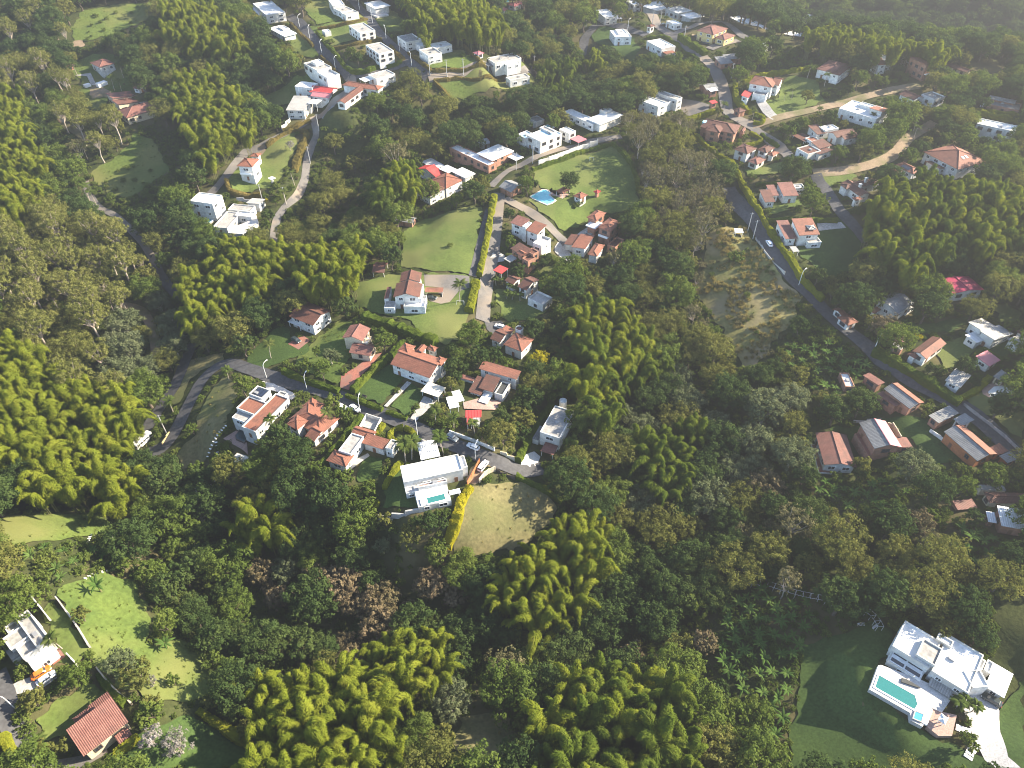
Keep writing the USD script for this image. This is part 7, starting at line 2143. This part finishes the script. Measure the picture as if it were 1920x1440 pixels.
# ---------------------------------------------------------------- vehicles
def car(label, crop, pts, paint, kind='car', name='car', z_up=0.0, cat='car'):
    """pts: the pixels of tail and nose on the ground."""
    p = px(crop, pts)
    q = at(p, 0.7)
    c = q.mean(0)
    d = q[1] - q[0]
    rz = math.degrees(math.atan2(d[1], d[0]))
    z = float(tz(c[0], c[1])[0]) + 0.16 + z_up
    t = thing(name, label, cat, (c[0], c[1], z), rz)
    van = kind == 'van'
    L, W = (4.9, 1.85) if van else (4.5, 1.78)

    def loft(sec):
        """sec: (x, half width, z) rings from below up"""
        rings = []
        for x0, x1, hw, zz in sec:
            b = min(0.28, hw * 0.3)
            rings.append([(x0 + b, -hw, zz), (x1 - b, -hw, zz), (x1, -hw + b, zz), (x1, hw - b, zz), (x1 - b, hw, zz), (x0 + b, hw, zz), (x0, hw - b, zz), (x0, -hw + b, zz)])
        m = MB()
        R_ = np.array(rings, float)
        for a in range(len(R_) - 1):
            for k in range(8):
                j = (k + 1) % 8
                m.poly([R_[a, k], R_[a, j], R_[a + 1, j], R_[a + 1, k]])
        m.poly(R_[-1])
        m.poly(R_[0][::-1])
        return m
    h = W / 2
    body = loft([(-L / 2 + 0.1, L / 2 - 0.1, h - 0.06, 0.22), (-L / 2, L / 2, h, 0.42), (-L / 2, L / 2 - 0.02, h, 0.68), (-L / 2 + 0.06, L / 2 - 0.2, h - 0.08, 0.90)])
    body.build('body', M[paint], t)
    c0, c1 = (-L / 2 + 0.12, L / 2 - 1.05) if van else (-L / 2 + 0.55, L / 2 - 1.15)
    top = 1.62 if van else 1.42
    loft([(c0, c1, h - 0.1, 0.901), (c0 + 0.22, c1 - 0.42, h - 0.2, top - 0.14)]).build('glasshouse', M['pane'], t)
    roof = loft([(c0 + 0.2, c1 - 0.38, h - 0.19, top - 0.139), (c0 + 0.32, c1 - 0.55, h - 0.27, top)])
    for x in (c0 + 0.15, (c0 + c1) / 2 - 0.1, c1 - 0.3):
        for sd in (-1, 1):
            roof.tube([x + (0.0 if x < c1 - 0.4 else 0.3), sd * (h - 0.09), 0.9], [x + (0.08 if x < 0 else -0.08), sd * (h - 0.19), top - 0.12], 0.05, n=5)
    roof.build('roof', M[paint], t)
    for x in (-L * 0.31, L * 0.31):
        for sd in (-1, 1):
            m = MB()
            m.tube([x, sd * (h - 0.2), 0.32], [x, sd * (h + 0.02), 0.32], 0.32, n=14)
            w = m.build('wheel', M['rubber'], t)
            m = MB()
            m.tube([x, sd * (h + 0.0), 0.32], [x, sd * (h + 0.03), 0.32], 0.19, n=12)
            m.build('rim', M['steel_grey'], w)
    for sd in (-1, 1):
        m = MB()
        m.box([L / 2 - 0.06, sd * (h - 0.32), 0.66], (0.09, 0.2, 0.08), (1, 0))
        m.build('headlight', M['lamp_clear'], t)
        m = MB()
        m.box([-L / 2 + 0.03, sd * (h - 0.28), 0.7], (0.05, 0.2, 0.08), (1, 0))
        m.build('tail_light', M['lamp_red'], t)


car('white saloon car driving along the right-hand asphalt road beside the lime hedge', 'F', '1447,462 1438,452', 'car_white')
car('white saloon car on the estate road above the roof-edge pool villa', 'o', '1290 365 1200 325', 'car_white')
car('grey car with glass roof parked under the palm crown on the estate road', 'o', '965 215 1050 265', 'car_grey')
car('white van parked between the tan and pale garden walls', 'o', '1320 600 1385 520', 'car_white', 'van', 'van', cat='van')
car('white car parked by the garage roof beside the large orange hipped house', 'k', '835 1330 910 1375', 'car_white')
car('dark green car on the brick forecourt of the white gabled house', 'k', '180 565 240 600', 'car_dark')
car('silver-white car in the yard under the end of the lime hedge', 'j', '1590 925 1500 895', 'car_white')
car('grey car under the balcony of the tall brick house', 'i', '1385 480 1335 455', 'car_grey')
car('orange hatchback parked beside the lower left villa', 'u', '375 1020 550 915', 'car_orange')
car('white hatchback parked next to the orange one', 'u', '440 1085 600 975', 'car_white')
car('dark car standing in the garage mouth of the huge villa', 't', '1580 1045 1535 1020', 'car_dark')
car('dark car under the pergola of the bright orange roofed house', 'k', '1830 1215 1760 1250', 'car_dark')
car('dark car parked behind the top gatehouse', 'c', '960 280 1010 272', 'car_dark')
car('dark car beside the orange tile house with solar panels', 'y', '805 1385 840 1365', 'car_dark')
car('black car in the turning circle of the white mansion', 'j', '745 580 800 590', 'car_dark')
car('white car on the shaded drive below the long grey building', 'g', '1480 465 1440 470', 'car_white')


def bus():
    q = at(px('F', '257,836 277,815'), 1.5)
    c, d = q.mean(0), q[1] - q[0]
    t = thing('bus', 'long white bus parked on the lower left asphalt road', 'bus', (c[0], c[1], float(tz(c[0], c[1])[0]) + 0.16), math.degrees(math.atan2(d[1], d[0])))
    L, W, H = 7.4, 2.3, 2.7
    m = MB()
    b = 0.25
    ring = [(-L / 2 + b, -W / 2), (L / 2 - b, -W / 2), (L / 2, -W / 2 + b), (L / 2, W / 2 - b), (L / 2 - b, W / 2), (-L / 2 + b, W / 2), (-L / 2, W / 2 - b), (-L / 2, -W / 2 + b)]
    m.prism(ring, 0.35, 1.35)
    m.build('body', M['car_white'], t)
    m = MB()
    m.prism([(x * 0.995, y * 0.985) for x, y in ring], 1.351, 2.15)
    m.build('window_band', M['pane'], t)
    for k in range(6):
        for sd in (-1, 1):
            m = MB()
            m.box([-L / 2 + 0.35 + k * (L - 0.7) / 5, sd * (W / 2 - 0.03), 1.75], (0.07, 0.045, 0.395), (1, 0))
            m.build('pillar', M['car_white'], t)
    m = MB()
    m.prism(ring, 2.151, 2.5)
    m.prism([(x * 0.94, y * 0.86) for x, y in ring], 2.501, H)
    rf = m.build('roof', M['car_white'], t)
    for x in (-1.6, 1.2):
        m = MB()
        m.box([x, 0, H + 0.12], (0.7, 0.5, 0.11), (1, 0))
        m.build('roof_hatch', M['steel_grey'], rf)
    for x in (-L * 0.32, L * 0.33):
        for sd in (-1, 1):
            m = MB()
            m.tube([x, sd * (W / 2 - 0.25), 0.45], [x, sd * (W / 2 + 0.02), 0.45], 0.45, n=14)
            m.build('wheel', M['rubber'], t)


bus()


# ---------------------------------------------------------------- lamps and poles
def lamp(label, crop, pts, h=7.0, arm=1.0):
    p = px(crop, pts)
    q = at(p)
    c = q[0]
    z = float(tz(c[0], c[1])[0])
    d = (q[1] - q[0])[:2] if len(q) > 1 else np.array([1.0, 0])
    d = d / (np.hypot(*d) + 1e-9)
    t = thing('street_lamp', label, 'street lamp', (c[0], c[1], z))
    m = MB()
    m.tube([0, 0, -0.5], [0, 0, h * 0.8], 0.13, 0.09, 8)
    prev = np.array([0, 0, h * 0.8])
    for k in range(1, 6):
        a = k / 5 * math.pi / 2
        nx = np.array([d[0] * arm * (1 - math.cos(a)) * 1.6, d[1] * arm * (1 - math.cos(a)) * 1.6, h * 0.8 + math.sin(a) * h * 0.2])
        m.tube(prev, nx, 0.085, 0.075, 6)
        prev = nx
    m.build('pole', M['frame_white'], t)
    m = MB()
    m.box(prev + np.array([d[0] * 0.35, d[1] * 0.35, 0.0]), (0.42, 0.16, 0.08), d)
    m.build('lamp_head', M['frame_white'], t)


for s, xy in (('topmost lamp on the upper estate road', '730 302 760 270'), ('second lamp down the upper estate road', '845 432 870 400'), ('third lamp down the upper estate road', '978 595 1000 560'),
              ('lowest lamp of the upper estate road, above its junction', '1135 778 1165 745'), ('lamp on the right estate road near the top edge', '1405 110 1380 80'),
              ('lamp beside the clipped round tree of the right estate road', '1550 260 1530 230'), ('lamp at the right estate road crossing', '1705 435 1680 400'), ('lamp right of the shrub-hidden villa', '1858 580 1840 545')):
    lamp('white curved street ' + s, 'a', xy)
lamp('white street lamp by the lower length of the right estate road', 'b', '430 740 400 700')
lamp('white street lamp on the round bend of the top road', 'c', '580 345 600 320')
lamp('white street lamp by the tan wall below the white saloon car', 'o', '1270 490 1300 430')
lamp('white street lamp left of the checkered drive on the estate road', 'm', '455 440 470 400')
lamp('white street lamp above the palm garden ring hedge', 'm', '1100 715 1090 640')
lamp('white street lamp opposite the triangular garden', 'k', '335 1145 360 1095')
lamp('white street lamp above the house with tile decks', 'l', '600 290 640 250')
lamp('white street lamp on the lower right road by the dark hedge', 'q', '225 110 260 60')
lamp('white street lamp at the lime hedge, left of the shaded lawn', 'w', '945 1405 980 1370')
lamp('white street lamp beside the lower left road', 'v', '170 770 110 770')


def pole(label, crop, pts, h=9.0, arms=1):
    c = at(px(crop, pts))[0]
    t = thing('utility_pole', label, 'utility pole', (c[0], c[1], float(tz(c[0], c[1])[0])))
    m = MB()
    m.tube([0, 0, -0.6], [0, 0, h], 0.2, 0.13, 8)
    m.build('shaft', M['pole_concrete'], t)
    for k in range(arms):
        m = MB()
        m.box([0, 0, h - 0.4 - 0.8 * k], (0.9, 0.06, 0.06), (1, 0.2))
        m.build('crossarm', M['steel_grey'], t)


for s, cr, xy in (('left of the bright bank below the three-block villa', 'b', '638 845'), ('tallest one on the bank below the three-block villa', 'b', '828 862'), ('middle of the bank above the yellow slope', 'b', '1015 850'),
                  ('left one by the drive of the long villa with grey carport', 'b', '1425 818'), ('right one by the drive of the long villa with grey carport', 'b', '1522 815'), ('at the far right end of the hedge lane', 'b', '1808 800'),
                  ('left of the round top road bend', 'c', '112 310'), ('behind the tiny guard tower', 'c', '858 275'), ('behind the top gatehouse car', 'c', '945 275'), ('at the thick hedge of the yellow house', 'c', '1212 465'),
                  ('beside the descending road by the grey shed', 'c', '1740 900'), ('above the angular villa on the hedge end', 'h', '915 945'), ('at the bend of the narrow lane loop', 'h', '1550 155'), ('right of the wide golden hedge', 'h', '1450 515'),
                  ('between palms over the narrow lane', 'h', '1180 975'), ('in front of the orange hipped house lane', 'd', '1368 950'), ('at the white wall end by the brick house', 'd', '1552 880'), ('near the dry slope kiosk', 'w', '430 885'),
                  ('behind the dry slope kiosk', 'w', '372 800'), ('at the right edge by the pale grey house', 'p', '1800 950'), ('at the foot of the estate road curve', 'F', '312,812')):
    pole('grey concrete utility pole ' + s, cr, xy)


# ---------------------------------------------------------------- goal posts, stepping stones, trellis, garden odds and ends
def goal(label, crop, pts, w=2.2, h=1.6):
    q = at(px(crop, pts))
    c, d = q.mean(0), (q[1] - q[0])[:2]
    d = d / np.hypot(*d)
    t = thing('goal', label, 'goal', (c[0], c[1], float(tz(c[0], c[1])[0]) + 0.1))
    for s in (-1, 1):
        m = MB()
        m.tube([*(d * s * w / 2), -0.2], [*(d * s * w / 2), h], 0.06)
        m.build('post', M['frame_white'], t)
    m = MB()
    m.tube([*(-d * w / 2), h], [*(d * w / 2), h], 0.06)
    m.build('crossbar', M['frame_white'], t)


goal('small white goal frame on the shaded football lawn', 'e', '878 850 905 848')
goal('white goal frame on the mansion lawn beside the lime hedge', 'j', '1068 672 1130 676', 3.0, 2.0)


def stones(label, crop, pts, n, size=(0.42, 0.18)):
    q = spline(at(px(crop, pts))[:, :2], 10)
    L = LineString(q)
    c = L.centroid
    z = float(tz(c.x, c.y)[0])
    if n is None:
        n = int(L.length / 1.05)
    t = thing('stepping_path', label, 'path', (c.x, c.y, z))
    for k in range(n):
        p = np.array(L.interpolate((k + 0.5) / n, normalized=True).coords[0])
        p2 = np.array(L.interpolate(min(1, (k + 0.9) / n), normalized=True).coords[0])
        e = (p2 - p) / (np.hypot(*(p2 - p)) + 1e-9)
        m = MB()
        m.box([*p, float(tz(*p)[0]) + 0.12], (size[1], size[0], 0.14), e)
        m.build('stone', M['white_paint'], t, origin=(c.x, c.y, z))


stones('left row of white stepping stones on the slope by the pinkish terrace', 'R4', '1165 1140 1195 1060 1240 990 1275 950', None)
stones('right row of white stepping stones curving down the slope', 'R4', '1215 1040 1222 1100 1240 1180 1262 1250', None)
stones('upper dotted row of white stones in the left banana garden', 'R7', '480 190 520 130 560 165 610 240', None)
stones('long dotted row of white stones in the left banana garden', 'R7', '600 200 620 110 655 200 690 290', None)
stones('curved row of white stones below the left banana garden', 'R7', '690 290 620 330 540 345 470 380', None)
stones('stepping stones on the slope beside the lower end of the pale driveway', 'R9', '1650 1290 1630 1330 1600 1390', 5, (0.9, 0.4))
stones('small stepping stones between pink deck and the pale driveway', 'R9', '1535 1210 1570 1225 1620 1240', 5, (0.8, 0.3))


def trellis(label, crop, pts, h=2.2, w=1.6, name='trellis'):
    q = spline(at(px(crop, pts), h)[:, :2], 6)
    L = LineString(q)
    n = max(3, int(L.length / 1.8))
    c = L.centroid
    z = float(tz(c.x, c.y)[0])
    t = thing(name, label, 'trellis', (c.x, c.y, z))
    P = [np.array(L.interpolate(k / n, normalized=True).coords[0]) for k in range(n + 1)]
    prev = None
    for k, p in enumerate(P):
        e = P[min(k + 1, n)] - P[max(k - 1, 0)]
        e = e / (np.hypot(*e) + 1e-9)
        nr = np.array([-e[1], e[0]])
        zz = float(tz(*p)[0])
        a, b = np.array([*(p - nr * w / 2), zz + h]), np.array([*(p + nr * w / 2), zz + h])
        m = MB()
        m.tube(a - [0, 0, h], a, 0.07)
        m.tube(b - [0, 0, h], b, 0.07)
        m.tube(a, b, 0.06)
        m.build('frame', M['pole_concrete'], t, origin=(c.x, c.y, z))
        if prev is not None:
            m = MB()
            m.tube(prev[0], a, 0.06)
            m.tube(prev[1], b, 0.06)
            m.build('rail', M['pole_concrete'], t, origin=(c.x, c.y, z))
        prev = (a, b)


trellis('pale square trellis at the upper left of the banana field', 'R9', '310 365 380 372 440 380', 2.2, 4.0)
trellis('long pale ladder-like trellis along the edge of the banana field', 'R9', '480 402 600 440 720 470 850 492')
trellis('curved pale trellis bending towards the huge villa', 'R9', '880 500 980 525 1050 560 1090 600 1115 645')


def bench(label, crop, pt, m='frame_dark', rz=0.0):
    c = at(px(crop, pt))[0]
    t = thing('garden_bench', label, 'bench', (c[0], c[1], float(tz(c[0], c[1])[0]) + 0.1), rz)
    b = MB()
    b.box([0, 0, 0.45], (0.9, 0.25, 0.04), (1, 0))
    b.build('seat', M[m], t)
    b = MB()
    b.box([0, 0.25, 0.75], (0.9, 0.03, 0.22), (1, 0))
    b.build('backrest', M[m], t)
    for s in (-1, 1):
        b = MB()
        b.box([s * 0.75, 0, 0.2], (0.05, 0.22, 0.2), (1, 0))
        b.build('leg', M[m], t)


bench('dark bench-like garden seat near the hedge of the formal garden', 'k', '980 1230', rz=-25)
bench('grey garden seat left of the trellis end on the shaded lawn', 'R9', '1000 640', 'pole_concrete')
bench('second grey garden seat beside the curved trellis end', 'R9', '1080 650', 'pole_concrete', 30)
# ---------------------------------------------------------------- the air
M['haze'] = usdkit.material(stage, '/World/Looks/haze', {'v': ('principled_volume', {'color': (0.93, 0.94, 0.98), 'density': 0.00011, 'anisotropy': 0.35})}, [], volume='v.volume')
hz = trimesh.creation.box(bounds=[[-1250, -350, float(ZG.min()) - 1.5], [1250, 1850, 260.0]])
tag(usdkit.mesh(stage, '/World/haze', hz, M['haze']).GetPrim(), 'thin pale haze over the valley', 'haze', None, 'stuff')
